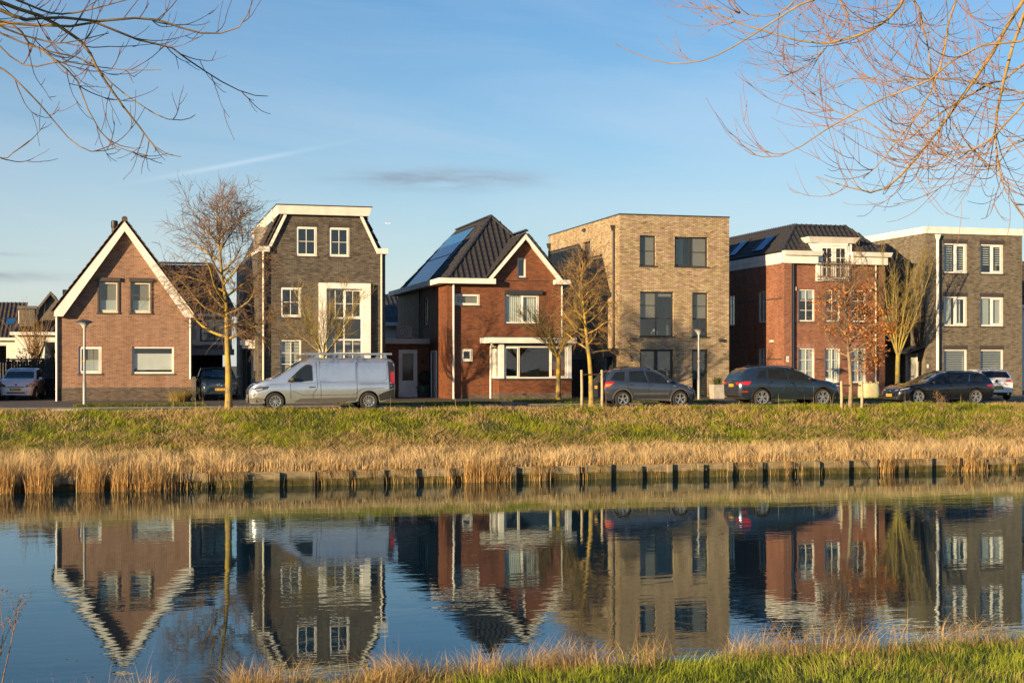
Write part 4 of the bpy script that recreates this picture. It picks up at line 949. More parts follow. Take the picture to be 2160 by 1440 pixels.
c = tmix(t, tramp(t, wl, [(0.17, (1, 1, 1)), (0.27, (0, 0, 0))]), c, tmix(t, n1, (0.035, 0.032, 0.012), (0.085, 0.075, 0.03)))
t.links.new(c, b.inputs['Base Color']); b.inputs['Roughness'].default_value = 0.85; tbump(t, b, n1, 0.5, 0.01); M['edging'] = m
M['edging_wet'] = pmat('wet_mossy_timber', (0.075, 0.066, 0.024), 0.8, var=0.5, scale=4, spec=0.2)
ed = thing('canal_edging', 'weathered timber bank edging of posts and boards along the far water line', 'bank edging', (0, 44.5, 0))
PX = [2.43 + 1.085 * k for k in range(-16, 36)]
rg = random.Random(3)
for i, x in enumerate(PX):
    p = MB(); hgt = 0.455 + rg.uniform(-0.05, 0.04); p.box(x - 0.072 - rg.uniform(0, .02), x + 0.072 + rg.uniform(0, .02), -0.13 + rg.uniform(-.02, .02), 0.012, -0.7, hgt)
    tl = rg.uniform(-.03, .03); ty = rg.uniform(-.05, .02); p.v = [(a + tl * c, b + ty * c, c + (0.03 * rg.uniform(-1, 1) if c > 0 else 0)) for a, b, c in p.v]
    p.obj('post', M['edging'], ed)
    if i < len(PX) - 1:
        for z0, z1, mm, yy in ((0.20, 0.455, 'edging', 0.02), (-0.25, 0.196, 'edging_wet', 0.034)):
            q = MB(); dz = rg.uniform(-.002, .002); q.box(x + 0.004, PX[i + 1] - 0.004, yy + rg.uniform(-.003, .003), yy + 0.06, z0 + dz, z1 + dz); q.obj('plank', M[mm], ed)

# ------------------------------------------------------------------ blades
M['grass'] = colmat('grass_blades', 0.65, 0.45, 0.15)
M['reed'] = colmat('dry_reed', 0.75, 0.38, 0.15, spec=0.15)
def blades(name, x, y, z, h, w, lean, ldir, col, mat, face=None, curl=1.0):
    n = len(x); yaw = RNG.uniform(0, math.pi, n) if face is None else face
    dx, dy = np.cos(yaw) * w / 2, np.sin(yaw) * w / 2
    lx, ly = np.cos(ldir) * lean * h, np.sin(ldir) * lean * h
    hz = h * np.sqrt(np.clip(1 - (lean * 0.8) ** 2, 0.05, 1))
    v = np.empty((n, 5, 3), np.float32)
    v[:, 0] = np.stack([x - dx, y - dy, z - 0.02], 1); v[:, 1] = np.stack([x + dx, y + dy, z - 0.02], 1)
    mx, my, mz = x + lx * 0.35, y + ly * 0.35, z + hz * 0.6
    v[:, 2] = np.stack([mx - dx * .7, my - dy * .7, mz], 1); v[:, 3] = np.stack([mx + dx * .7, my + dy * .7, mz], 1)
    v[:, 4] = np.stack([x + lx, y + ly, z + hz], 1)
    b0 = np.arange(n)[:, None] * 5
    f = np.concatenate([b0 + [0, 1, 3], b0 + [0, 3, 2], b0 + [2, 3, 4]], 0)
    c = np.repeat(col[:, None, :], 5, 1).copy()
    me = np_mesh(name, v.reshape(-1, 3), f, mat, c.reshape(-1, 3))
    return kind(place(name, me), 'stuff')
def mixc(a, b, f): return np.asarray(a)[None] * (1 - f[:, None]) + np.asarray(b)[None] * f[:, None]

# far bank grass: green and straw patches, tussocky
n = 210000
x = RNG.uniform(-9, 44, n); y = 46.6 + (55.75 - 46.6) * RNG.random(n) ** 0.9
tus = fnoise(x, y, 0.9, 31); patch = 0.5 * fnoise(x, y, 3.2, 41) + 0.5 * fnoise(x, y, 0.8, 43); thin = fnoise(x, y, 0.45, 51)
keep = RNG.random(n) < 0.35 + 0.9 * tus
x, y, tus, patch, thin = [a[keep] for a in (x, y, tus, patch, thin)]; n = len(x)
low = np.clip((49.6 - y) / 2.6, 0, 1); top = np.clip((y - 53.6) / 1.5, 0, 1)
straw = np.clip((patch - 0.5) * 5.5 + low * 1.3 + (thin - 0.5) * 2.2 + 0.34 + top * 0.1, 0, 1)
isd = RNG.random(n) < straw
g = mixc((0.11, 0.15, 0.012), (0.48, 0.49, 0.045), np.clip(RNG.random(n) * 0.7 + (tus - .3) * 0.9, 0, 1))
d = mixc((0.36, 0.25, 0.08), (0.76, 0.57, 0.25), RNG.random(n))
col = np.where(isd[:, None], d, g)
h = (0.07 + 0.16 * RNG.random(n) ** 1.5) * (0.45 + 1.2 * tus)
blades('bank_grass', x, y, far_z(x, y), h, RNG.uniform(0.012, 0.030, n), RNG.uniform(0.4, 1.2, n), vnoise(x, y, 0.8, 61) * 9.0 + RNG.normal(0, 0.7, n), col, M['grass'])
# flattened straw lying along the slope
n = 9000
x = RNG.uniform(-9, 44, n); y = 47.0 + 3.6 * RNG.random(n) ** 1.2
k = fnoise(x, y, 2.0, 71) > 0.45; x, y = x[k], y[k]; n = len(x)
blades('flattened_straw', x, y, far_z(x, y) + 0.06, RNG.uniform(0.3, 0.8, n), RNG.uniform(0.012, 0.02, n), np.full(n, 1.15), RNG.normal(0.1, 0.35, n) + math.pi * (RNG.random(n) < .5), mixc((0.40, 0.27, 0.11), (0.62, 0.46, 0.22), RNG.random(n)), M['reed'])
# dry reed belt
n = 80000
x = RNG.uniform(-9, 46, n); y = 44.5 + 3.4 * RNG.random(n) ** 1.25 + (fnoise(x, 0 * x, 1.5, 81) - .5) * 0.6; y = np.maximum(y, 44.6 + 0.1 * RNG.random(n))
cl = fnoise(x, y, 0.7, 83)
k = RNG.random(n) < 0.35 + cl * 1.1; x, y, cl = x[k], y[k], cl[k]; n = len(x)
h = (0.22 + 0.40 * RNG.random(n)) * (0.30 + 1.35 * cl) * np.interp(y, [44.4, 45.5, 47, 48], [1.0, 1.1, 0.85, 0.5]) * np.interp(x, [-8, 2, 8, 40], [1.0, 0.95, 0.80, 0.78])
col = mixc((0.44, 0.29, 0.12), (0.88, 0.69, 0.38), np.clip(RNG.random(n) * 0.75 + (cl - 0.35) * 0.8, 0, 1))
blades('reeds', x, y, np.interp(y, FB_Y, FB_Z), h, RNG.uniform(0.010, 0.024, n), RNG.uniform(0.05, 0.75, n) + 0.35 * np.clip((y - 46) / 1.5, 0, 1), np.where(y < 45.1, RNG.normal(1.0, 0.9, n), vnoise(x, y, 0.6, 85) * 7 + RNG.normal(0, 0.5, n)), col, M['reed'])
# reeds standing in the water and hanging over the boards
def dens(x):
    d = 0.02 + 1.15 * np.clip((2.4 - x) / 3.3, 0, 1)
    for c0, s0, a0 in ((10.9, 0.8, .85), (12.9, 0.3, 0.16), (7.2, 0.4, 0.05), (8.7, 0.3, 0.04), (25.6, 0.4, .7), (16.9, .4, .04), (21.6, 0.4, 0.08), (28.9, 0.7, 0.35), (31.5, .8, 0.3), (34, 1, .3)):
        d = d + a0 * np.exp(-((x - c0) / s0) ** 2)
    return d
n = 34000
x = RNG.uniform(-9, 40, n); k = RNG.random(n) < dens(x) * np.clip(vnoise(x, 0 * x, 0.35, 87) * 2.6 - 0.7, 0, 1.2); x = x[k]; n = len(x)
y = 44.42 - RNG.random(n) ** 1.6 * (0.25 + 0.5 * np.clip((3.6 - x) / 3, 0, 1))
z = np.where(RNG.random(n) < .8, -0.05, 0.25)
h = RNG.uniform(0.35, 1.0, n) * np.clip(0.55 + 0.5 * dens(x), .5, 1.05) * 0.95
col = mixc((0.32, 0.18, 0.06), (0.76, 0.52, 0.22), RNG.random(n))
blades('water_reeds', x, y, z, h, RNG.uniform(0.009, 0.02, n), RNG.uniform(0.0, 0.5, n), RNG.uniform(0, 6.28, n), col, M['reed'])
n = 5200
x = RNG.uniform(-9, 40, n); k = vnoise(x, 0 * x, 0.45, 89) > 0.62; x = x[k]; n = len(x)
y = np.full(n, 44.46) + RNG.uniform(-.02, .1, n); h = RNG.uniform(0.2, 0.5, n)
me = blades('hanging_reeds', x, y, np.full(n, 0.50), h, RNG.uniform(0.008, 0.018, n), RNG.uniform(0.2, 0.6, n), RNG.normal(-math.pi / 2, 0.5, n), mixc((0.26, 0.16, 0.06), (0.58, 0.40, 0.17), RNG.random(n)), M['reed'])
co = np.empty(len(me.data.vertices) * 3, np.float32); me.data.vertices.foreach_get('co', co); co = co.reshape(-1, 5, 3)
co[:, 2:4, 2] = 0.50 - (co[:, 2:4, 2] - 0.5) * 0.25; co[:, 4, 2] = 0.50 - (co[:, 4, 2] - 0.5) * 0.95; co[:, 2:, 1] -= 0.14
me.data.vertices.foreach_set('co', co.ravel()); me.data.update()
# grass strips between road and houses
def strip(name, x0, x1, y0, y1, n, hmax=0.12):
    x = RNG.uniform(x0, x1, n); y = RNG.uniform(y0, y1, n)
    e = np.minimum(np.minimum(x - x0, x1 - x) * 0.8, np.minimum(y - y0, y1 - y)) + (fnoise(x, y, 1.1, 93) - .5) * 0.9; k = e > 0; x, y = x[k], y[k]; n = len(x)
    s = RNG.random(n) < 0.25
    col = np.where(s[:, None], mixc((0.25, 0.19, 0.07), (0.4, 0.3, 0.12), RNG.random(n)), mixc((0.04, 0.085, 0.012), (0.13, 0.19, 0.03), RNG.random(n)))
    blades(name, x, y, np.full(n, GZ + 0.06), RNG.uniform(0.05, hmax, n), RNG.uniform(0.02, 0.035, n), RNG.uniform(.2, .9, n), RNG.uniform(0, 6.28, n), col, M['grass'])
strip('verge_grass', -1.95, 3.4, 61.0, 64.6, 9000); strip('verge_grass', 9.0, 16.4, 61.0, 63.2, 9000); strip('verge_grass', 17.6, 27.0, 61.2, 67.8, 16000)
strip('verge_grass', 30.0, 41.0, 61.4, 66.6, 16000); strip('verge_grass', 12.6, 14.6, 58.2, 60.2, 900)
# near bank: green grass, straw tufts along the water
n = 120000
x = RNG.uniform(-6, 20, n); y = RNG.uniform(10.6, 16.7, n); sh = near_shift(x)
k = y - sh < 16.35; x, y, sh = x[k], y[k], sh[k]; n = len(x)
edge = np.clip((y - sh - 14.7) / 1.2, 0, 1); tus = fnoise(x, y, 0.42, 101); pt = fnoise(x, y, 1.5, 103)
straw = np.clip(edge * np.interp(x, [4, 8], [1.15, 0.45]) + (pt - 0.52) * 3.4 + (tus - .5) * 1.2 + .1, 0, 1); isd = RNG.random(n) < straw
g = mixc((0.11, 0.18, 0.014), (0.56, 0.60, 0.065), np.clip(RNG.random(n) * .6 + (tus - .3) * .9, 0, 1)); d = mixc((0.28, 0.19, 0.06), (0.64, 0.46, 0.19), RNG.random(n))
h = (0.05 + 0.12 * RNG.random(n)) * (0.25 + 1.6 * tus) * (1 + 0.5 * edge) * (0.6 + 0.8 * fnoise(x, y, 1.1, 107))
blades('near_grass', x, y, near_z(x, y), h, RNG.uniform(0.005, 0.010, n), RNG.uniform(0.3, 1.15, n), vnoise(x, y, 0.5, 105) * 9 + RNG.normal(0, .6, n), np.where(isd[:, None], d, g), M['grass'])
n = 46000
x = RNG.uniform(-5, 19, n); sh = near_shift(x); y = 16.25 + sh - RNG.random(n) ** 1.3 * 0.9
cl = fnoise(x, y, 0.5, 111); k = RNG.random(n) < np.clip((cl - 0.40) * 4.5, 0.02, 1) * np.interp(x, [-5, 4.5, 7.5, 19], [1, 0.9, 0.30, 0.10]); x, y, cl = x[k], y[k], cl[k]; n = len(x)
h = RNG.uniform(0.14, 0.46, n) * (0.3 + 1.3 * cl)
blades('near_straw', x, y, near_z(x, y), h, RNG.uniform(0.004, 0.008, n), RNG.uniform(0.2, 1.2, n), vnoise(x, y, 0.45, 113) * 8 + RNG.normal(0, .6, n), mixc((0.32, 0.20, 0.065), (0.78, 0.55, 0.25), RNG.random(n)), M['reed'])
n = 60
x = RNG.uniform(-3, 15, n); sh = near_shift(x); y = 16.1 + sh - RNG.random(n) * 1.2
blades('near_stalks', x, y, near_z(x, y), RNG.uniform(0.4, 0.75, n), RNG.uniform(0.004, 0.006, n), RNG.uniform(0, .35, n), RNG.uniform(0, 6.28, n), mixc((0.35, 0.22, 0.09), (0.6, 0.42, 0.2), RNG.random(n)), M['reed'])
n = 170
x = RNG.uniform(-8, 42, n); y = RNG.uniform(47, 55.2, n)
blades('dry_stalks', x, y, far_z(x, y), RNG.uniform(0.35, 0.9, n), RNG.uniform(0.012, 0.018, n), RNG.uniform(0, .25, n), RNG.uniform(0, 6.28, n), mixc((0.4, 0.27, 0.12), (0.6, 0.45, 0.22), RNG.random(n)), M['reed'])

n = 220
x = RNG.uniform(-3, 16, n); y = 16.6 + RNG.random(n) ** 2 * 9; a = RNG.uniform(0, 6.28, n); r = RNG.uniform(.012, .03, n)
v = np.stack([np.stack([x + r * np.cos(a + k * 1.5708) * (1 if k % 2 else .6), y + r * np.sin(a + k * 1.5708) * (1 if k % 2 else .6), np.full(n, .004)], 1) for k in range(4)], 1)
kind(place('floating_leaves', np_mesh('floating_leaves', v.reshape(-1, 3), np.arange(n * 4).reshape(-1, 4), M['reed'], np.repeat(mixc((.2, .12, .05), (.5, .36, .16), RNG.random(n)), 4, 0))), 'stuff')
# ------------------------------------------------------------------ trees
def tubes_np(polys, rads, n):
    """polys: list of (K,3), rads: list of (K,) -> verts, faces"""
    V, Fc, base = [], [], 0
    groups = {}
    for p, r in zip(polys, rads): groups.setdefault(len(p), []).append((p, r))
    for K, lst in groups.items():
        P = np.array([a for a, _ in lst]); Rr = np.array([b for _, b in lst]); m = len(lst)
        D = np.empty_like(P); D[:, 1:-1] = P[:, 2:] - P[:, :-2]; D[:, 0] = P[:, 1] - P[:, 0]; D[:, -1] = P[:, -1] - P[:, -2]
        D /= np.linalg.norm(D, axis=2, keepdims=True) + 1e-9
        ref = np.array([0.31, 0.17, 0.93]); U = np.cross(D, np.broadcast_to(ref, D.shape)); nr = np.linalg.norm(U, axis=2, keepdims=True)
        U = np.where(nr > 0.08, U / (nr + 1e-9), np.cross(D, [1.0, 0, 0])); Wv = np.cross(D, U)
        a = 2 * np.pi * np.arange(n) / n
        v = P[:, :, None] + (U[:, :, None] * np.cos(a)[:, None] + Wv[:, :, None] * np.sin(a)[:, None]) * Rr[:, :, None, None]
        V.append(v.reshape(-1, 3))
        i = base + np.arange(m * K * n).reshape(m, K, n); j = np.roll(i, -1, axis=2)
        Fc.append(np.stack([i[:, :-1].ravel(), j[:, :-1].ravel(), j[:, 1:].ravel(), i[:, 1:].ravel()], 1)); base += m * K * n
    return np.concatenate(V), np.concatenate(Fc)
def barkmat(name, a, b_, scale=5.0, lichen=None):
    m, t, b = nodes(name); n = tnoise(t, scale, 5, 0.6); c = tramp(t, n, [(0.3, a), (0.7, b_)])
    if lichen:
        n2 = tnoise(t, 1.7, 4, 0.6); c = tmix(t, tramp(t, n2, [(0.40, (0, 0, 0)), (0.56, (1, 1, 1))]), c, lichen)
    t.links.new(c, b.inputs['Base Color']); b.inputs['Roughness'].default_value = 0.9; tbump(t, b, n, 0.6, 0.02); return m
M['bark'] = barkmat('lichen_bark', (0.12, 0.09, 0.05), (0.26, 0.20, 0.10), 7, (0.40, 0.27, 0.035))
M['bark_green'] = barkmat('green_bark', (0.13, 0.11, 0.05), (0.24, 0.20, 0.09), 6, (0.30, 0.24, 0.05))
M['bark_oak'] = barkmat('oak_bark', (0.16, 0.12, 0.08), (0.30, 0.24, 0.15), 6)
M['twig'] = barkmat('brown_twig', (0.13, 0.080, 0.045), (0.24, 0.15, 0.08), 3)
M['twig_olive'] = barkmat('olive_twig', (0.16, 0.125, 0.045), (0.29, 0.22, 0.075), 3)
M['twig_orange'] = barkmat('orange_twig', (0.19, 0.115, 0.045), (0.32, 0.20, 0.075), 3)
def unit(v): return v / (np.linalg.norm(v) + 1e-9)
def walk(rng, p, d, L, r0, r1, k, jit, pull, pw):
    """a bending branch of k points; pull = direction it bends towards"""
    pts = [p]; rd = [r0]; d = unit(np.array(d, float)); s = L / (k - 1)
    for i in range(1, k):
        d = unit(d + rng.normal(0, jit, 3) + np.array(pull) * pw); p = p + d * s; pts.append(p); rd.append(r0 + (r1 - r0) * i / (k - 1))
    return np.array(pts), np.array(rd), d
def at(pts, f):
    x = f * (len(pts) - 1); i = min(int(x), len(pts) - 2); return pts[i] + (pts[i + 1] - pts[i]) * (x - i), unit(pts[i + 1] - pts[i])
def sub(rng, pts, rd, n, f0, Lf, ang, k, jit, pull, pw, rf=0.55, r1=0.003):
    out = []
    for _ in range(n):
        f = f0 + (1 - f0) * rng.random(); p, d = at(pts, f); i = int(f * (len(pts) - 1))
        side = unit(np.cross(d, rng.normal(0, 1, 3))); a = rng.uniform(*ang)
        dd = d * math.cos(a) + side * math.sin(a); L = Lf(rng, f)
        out.append(walk(rng, p, dd, L, max(rd[i] * rf, r1 * 1.6), r1, k, jit, pull, pw)[:2])
    return out
def finish_tree(root, limbs, twigs, bark, twig, loc):
    v, f = tubes_np([p for p, _ in limbs], [r for _, r in limbs], 7); place('trunk', np_mesh('trunk', v, f, bark, smooth=True), root)
    v, f = tubes_np([p for p, _ in twigs], [r for _, r in twigs], 3); place('crown', np_mesh('crown', v, f, twig, smooth=True), root)
def tree(label, loc, H, crotch, spread, style, seed, bark='bark', twig='twig', tr=0.14, group='street trees', dens=1.0, tilt=50):
    rng = np.random.default_rng(seed); root = thing('street_tree', label, 'tree', loc, 0, group)
    limbs, twigs = [], []; up = (0, 0, 1); tilt_ = tilt
    if style == 'leader':       # central stem, wide side limbs, fine hanging twigs
        st = walk(rng, np.zeros(3), (0, 0, 1), H * 0.93, tr, 0.012, 16, 0.035, up, 0.12)[:2]; st[1][0] *= 1.25; limbs.append(st)
        nl = 22
        for i in range(nl):
            f = (crotch / H) + (0.92 - crotch / H) * (i + rng.random()) / nl; p, d = at(st[0], f); a = i * 2.4 + rng.uniform(-.4, .4)
            rel = (f - crotch / H) / (1 - crotch / H)
            el = R(8 + 48 * rel); L = spread * (1.05 - 0.62 * rel) * rng.uniform(0.75, 1.15)
            lb = walk(rng, p, (math.cos(a) * math.cos(el), math.sin(a) * math.cos(el), math.sin(el)), L, tr * (0.42 - 0.24 * rel), 0.008, 9, 0.13, up, 0.05)[:2]; limbs.append(lb)
            t2 = sub(rng, *lb, int(13 * dens), 0.15, lambda g, f: spread * 0.44 * g.uniform(0.4, 1.15), (0.5, 1.1), 6, 0.16, up if rel > .4 else (0, 0, -1), 0.03, 0.5, 0.005)
            twigs += t2
            for q in t2:
                twigs += sub(rng, *q, int(8 * dens), 0.15, lambda g, f: 0.62 * g.uniform(0.4, 1.1), (0.4, 1.1), 5, 0.15, (0, 0, -1) if rel < 0.62 else up, 0.22 if rel < .4 else 0.05, 0.6, 0.0042)
    elif style == 'vase':       # pollarded at the crotch, many ascending stems
        st = walk(rng, np.zeros(3), (0, 0, 1), crotch, tr, tr * 0.85, 7, 0.03, up, 0.2)[:2]; st[1][0] *= 1.25; limbs.append(st); top = st[0][-1]
        nl = int(17 * dens)
        for i in range(nl):
            a = i * 2.4 + rng.uniform(-.3, .3); tilt = R(6 + tilt_ * math.sqrt((i + .5) / nl)); L = (H - crotch) * rng.uniform(0.65, 1.03) * (1.02 - 0.28 * math.sin(tilt))
            lb = walk(rng, top - np.array([0, 0, rng.uniform(0, .18)]), (math.sin(tilt) * math.cos(a), math.sin(tilt) * math.sin(a), math.cos(tilt)), L, tr * rng.uniform(0.24, 0.36), 0.007, 9, 0.05, up, 0.07 if spread < 1.2 else 0.045)[:2]
            limbs.append(lb)
            t2 = sub(rng, *lb, 15, 0.15, lambda g, f: (H - crotch) * (0.30 if tilt_ > 30 else 0.2) * g.uniform(.4, 1.1) * (1.1 - .4 * f), ((0.25, 0.7) if tilt_ > 30 else (.1, .35)), 6, 0.08, up, 0.07, 0.5, 0.004); twigs += t2
            for q in t2: twigs += sub(rng, *q, 7, 0.15, lambda g, f: 0.55 * g.uniform(.4, 1.1), (0.3, 0.8), 4, 0.1, up, 0.05, 0.6, 0.0042)
    finish_tree(root, limbs, twigs, M[bark], M[twig], loc)
    return root, limbs, twigs, rng
GP = GZ + 0.06
tree('tall bare tree with lichen yellow trunk and drooping twigs, left of the silver van', (3.95, 56.0, 1.92), 8.6, 2.9, 3.0, 'leader', 11, tr=0.15, dens=1.25)
tree('bare vase shaped tree behind the silver van, in front of the charcoal house', (9.0, 66.0, GP), 6.5, 2.2, 1.3, 'vase', 23, 'bark_green', 'twig_olive', tr=0.11, dens=.7)
tree('small bare tree with many rising orange twigs in front of the bay window', (20.4, 66.0, GP), 5.9, 2.2, 1.7, 'vase', 5, 'bark', 'twig_olive', tr=0.13, dens=0.8)
tree('bare tree tied between two stakes beside the grey hatchback', (19.08, 57.0, 1.94), 6.6, 2.5, 2.0, 'leader', 31, 'bark', 'twig_orange', tr=0.125, dens=0.85)
tree('slim upright bare tree behind the black estate car, between two houses', (41.3, 70.2, GP), 9.2, 2.25, 0.95, 'vase', 41, 'bark_green', 'twig_olive', tr=0.15, dens=1.35, tilt=20)
oak, ol, ot, orng = tree('young oak holding orange brown leaves, tied between two stakes', (29.55, 54.0, 1.86), 6.4, 2.2, 1.9, 'leader', 51, 'bark_oak', 'twig', tr=0.10, dens=0.75)
# leaves that stayed on the oak, in loose clusters
pts = []
for p, r in ot:
    q = p[-1]; w = 0.13 + 0.30 * (q[0] > 0.1)
    if orng.random() < w and 1.4 < q[2] < 5.3 and np.hypot(q[0], q[1]) < 2.4: pts.append(q)
cen = np.array(pts); nl = 9; L = np.repeat(cen, nl, 0) + orng.normal(0, 0.10, (len(cen) * nl, 3)); k = len(L)
A = orng.normal(0, 1, (k, 3)); A /= np.linalg.norm(A, axis=1, keepdims=True); B = np.cross(A, orng.normal(0, 1, (k, 3))); B /= np.linalg.norm(B, axis=1, keepdims=True)
ll = orng.uniform(0.05, 0.085, (k, 1)); ww = ll * 0.5; Nn = np.cross(A, B) * 0.25 * ll
v = np.stack([L - A * ll, L + B * ww + Nn, L + A * ll, L - B * ww + Nn], 1)
i = np.arange(k)[:, None] * 4; f = np.concatenate([i + [0, 1, 2], i + [0, 2, 3]], 0)
c = np.array((0.30, 0.105, 0.025)) * (1 - orng.random((k, 1))) + np.array((0.55, 0.24, 0.06)) * orng.random((k, 1))
M['leaf'] = colmat('dry_oak_leaf', 0.6, 0.3, 0.2)
kind(place('foliage', np_mesh('foliage', v.reshape(-1, 3), f, M['leaf'], np.repeat(c, 4, 0)), oak), 'stuff')
M['stake'] = pmat('peeled_stake', (0.42, 0.32, 0.20), 0.8, var=0.25, scale=5)
M['strap'] = pmat('tree_strap', (0.03, 0.025, 0.02), 0.7)
def stakes(tl, tree_xy, xs, z0, h, lab):
    for x, l in zip(xs, lab):
        mb = MB(); mb.tube([(0, 0, -0.3), (0.01, 0, h * .5), (0, 0.01, h)], [0.062, 0.058, 0.055], 10)
        o = tag(mb.obj('tree_stake', M['stake'], None, (x, tree_xy[1] - 0.05, z0), smooth=True, angle=50), l, 'stake', 'stakes beside young trees')
        s = MB(); d = tree_xy[0] - x; s.box(min(0, d), max(0, d), -0.02, 0.015, h - 0.22, h - 0.16); s.obj('strap', M['strap'], o)
stakes(None, (19.08, 57.0), (18.62, 19.52), 1.93, 1.62, ('pale wooden stake left of the trunk by the grey hatchback', 'pale wooden stake right of the trunk, in front of the hatchback rear'))
stakes(None, (29.55, 54.0), (29.10, 30.05), 1.84, 1.25, ('pale wooden stake left of the orange leaved oak', 'pale wooden stake right of the orange leaved oak'))

# ---- the two willows the photographer stands under: only hanging branches reach into view
CA, SA = math.cos(R(15.3)), math.sin(R(15.3))
def sight(px, py, D):      # a point D metres out along the view through photo pixel px, py
    xc = (px - 1080) / 3000 * D; return np.array([D * SA + xc * CA, D * CA - xc * SA, 3.75 - (py - 770) * D / 3000])
def smooth(ctrl, k):
    c = np.array(ctrl); n = len(c); out = []
    for t_ in np.linspace(0, n - 1, k):
        i = min(int(t_), n - 2); f = t_ - i; p0, p1, p2, p3 = c[max(i - 1, 0)], c[i], c[i + 1], c[min(i + 2, n - 1)]
        out.append(0.5 * (2 * p1 + (p2 - p0) * f + (2 * p0 - 5 * p1 + 4 * p2 - p3) * f * f + (3 * p1 - p0 - 3 * p2 + p3) * f ** 3))
    return np.array(out)
M['willow_main'] = barkmat('willow_branch', (0.20, 0.13, 0.04), (0.38, 0.25, 0.07), 9)
M['willow_twig'] = barkmat('red_willow_twig', (0.20, 0.095, 0.045), (0.34, 0.18, 0.075), 9)
M['willow_main_shaded'] = barkmat('shaded_willow_branch', (0.10, 0.07, 0.035), (0.30, 0.20, 0.06), 9)  # left willow: shading is put into these darker branch colours
M['willow_twig_shaded'] = barkmat('shaded_willow_twig', (0.07, 0.040, 0.035), (0.17, 0.085, 0.06), 9)  # same twigs as the right willow, darkened in colour to look shaded
M['willow_bark'] = barkmat('willow_trunk', (0.10, 0.08, 0.05), (0.24, 0.20, 0.13), 4)
def willow(label, trunk, mains, seed, rmain, nt, nt2, lens, twist, mm='willow_main', tm='willow_twig'):
    rng = np.random.default_rng(seed); root = thing('willow_tree', label, 'tree', (0, 0, 0))
    v, f = tubes_np([np.array(trunk[0])], [np.array(trunk[1])], 10); place('trunk', np_mesh('trunk', v, f, M['willow_bark'], smooth=True), root)
    br, tw = [], []
    for ctrl, r0, dense in mains:
        pts = smooth([sight(*c) for c in ctrl], 16); rd = np.linspace(r0 * 0.52, 0.0020, 16); br.append((pts, rd))
        for _ in range(int(nt * dense)):
            f = rng.uniform(0.05, 0.95); p, d = at(pts, f); side = unit(np.cross(d, rng.normal(0, 1, 3))); a = rng.uniform(0.35, 1.0)
            L = lens * rng.uniform(0.3, 1.0) * (1.15 - 0.6 * f)
            q = walk(rng, p, d * math.cos(a) + side * math.sin(a), L, 0.0030, 0.0013, 10, 0.07, (0, 0, 1), twist)[:2]; tw.append(q)
            tw += sub(rng, *q, nt2, 0.15, lambda g, f: lens * 0.4 * g.uniform(.3, 1.0), (0.3, 0.9), 7, 0.07, (0, 0, 1), twist, 0.75, 0.0012)
    v, f = tubes_np([p for p, _ in br], [r for _, r in br], 6); place('branch', np_mesh('branch', v, f, M[mm], smooth=True), root)
    v, f = tubes_np([p for p, _ in tw], [r for _, r in tw], 4); place('crown', np_mesh('crown', v, f, M[tm], smooth=True), root)
D1 = 7.0
lm = [([(-420, -160, 6.6), (-150, -60, 6.8), (0, 6, 7.0), (70, 28, 7.0), (120, 52, 7.1), (180, 95, 7.2), (195, 125, 7.2), (215, 160, 7.25), (260, 225, 7.3), (300, 275, 7.4), (318, 300, 7.4), (345, 322, 7.4), (382, 331, 7.4)], 0.022, 0.8),
      ([(-420, -140, 6.4), (-120, -20, 6.6), (0, 18, 6.8), (40, 40, 6.8), (75, 40, 6.9), (120, 36, 7), (200, 45, 7), (290, 38, 7.1), (345, 45, 7.2), (400, 65, 7.2), (445, 71, 7.3), (495, 64, 7.3), (520, 35, 7.3), (535, -5, 7.3)], 0.020, 0.9),
      ([(-420, -120, 7), (-100, 20, 7.2), (0, 45, 7.3), (130, 57, 7.3), (200, 47, 7.4), (260, 72, 7.4), (310, 90, 7.5), (355, 97, 7.5), (395, 125, 7.5), (440, 155, 7.6), (485, 182, 7.6), (530, 200, 7.7), (565, 203, 7.7)], 0.016, 0.7),
      ([(-420, -60, 6.8), (-100, 60, 7), (0, 45, 7), (40, 62, 7), (60, 90, 7.1), (95, 110, 7.1), (130, 138, 7.1), (160, 165, 7.2), (172, 195, 7.2), (190, 240, 7.2), (225, 295, 7.3), (260, 315, 7.3), (312, 328, 7.3)], 0.013, 0.9),
      ([(-420, 0, 6.5), (-120, 90, 6.7), (0, 143, 6.8), (30, 166, 6.8), (70, 205, 6.8), (108, 248, 6.9), (150, 296, 6.9), (195, 320, 6.9), (243, 312, 7)], 0.010, 0.4),
      ([(-420, -40, 7.5), (-80, 10, 7.5), (0, 100, 7.6), (60, 140, 7.6), (130, 130, 7.6), (200, 140, 7.7), (270, 148, 7.7), (340, 147, 7.7)], 0.010, 0.8),
      ([(-420, -60, 7.4), (-60, 40, 7.4), (20, 80, 7.5), (110, 110, 7.5), (190, 130, 7.6), (245, 185, 7.6), (300, 223, 7.6), (345, 249, 7.6), (390, 253, 7.7), (412, 242, 7.7)], 0.010, 0.6),
      ([(-420, 60, 7.2), (-90, 280, 7.2), (0, 332, 7.3), (30, 320, 7.3), (62, 296, 7.3)], 0.007, 0.3),
      ([(-420, -260, 7), (-40, -40, 7.2), (60, 10, 7.2), (130, 30, 7.3), (230, 10, 7.3), (330, -20, 7.4)], 0.016, 0.9),
      ([(-420, -100, 6.2), (-100, 0, 6.3), (10, 60, 6.4), (90, 85, 6.5), (140, 90, 6.5), (230, 70, 6.6)], 0.012, 0.9)]
b1 = np.array((-5.6, 1.4, 1.9))
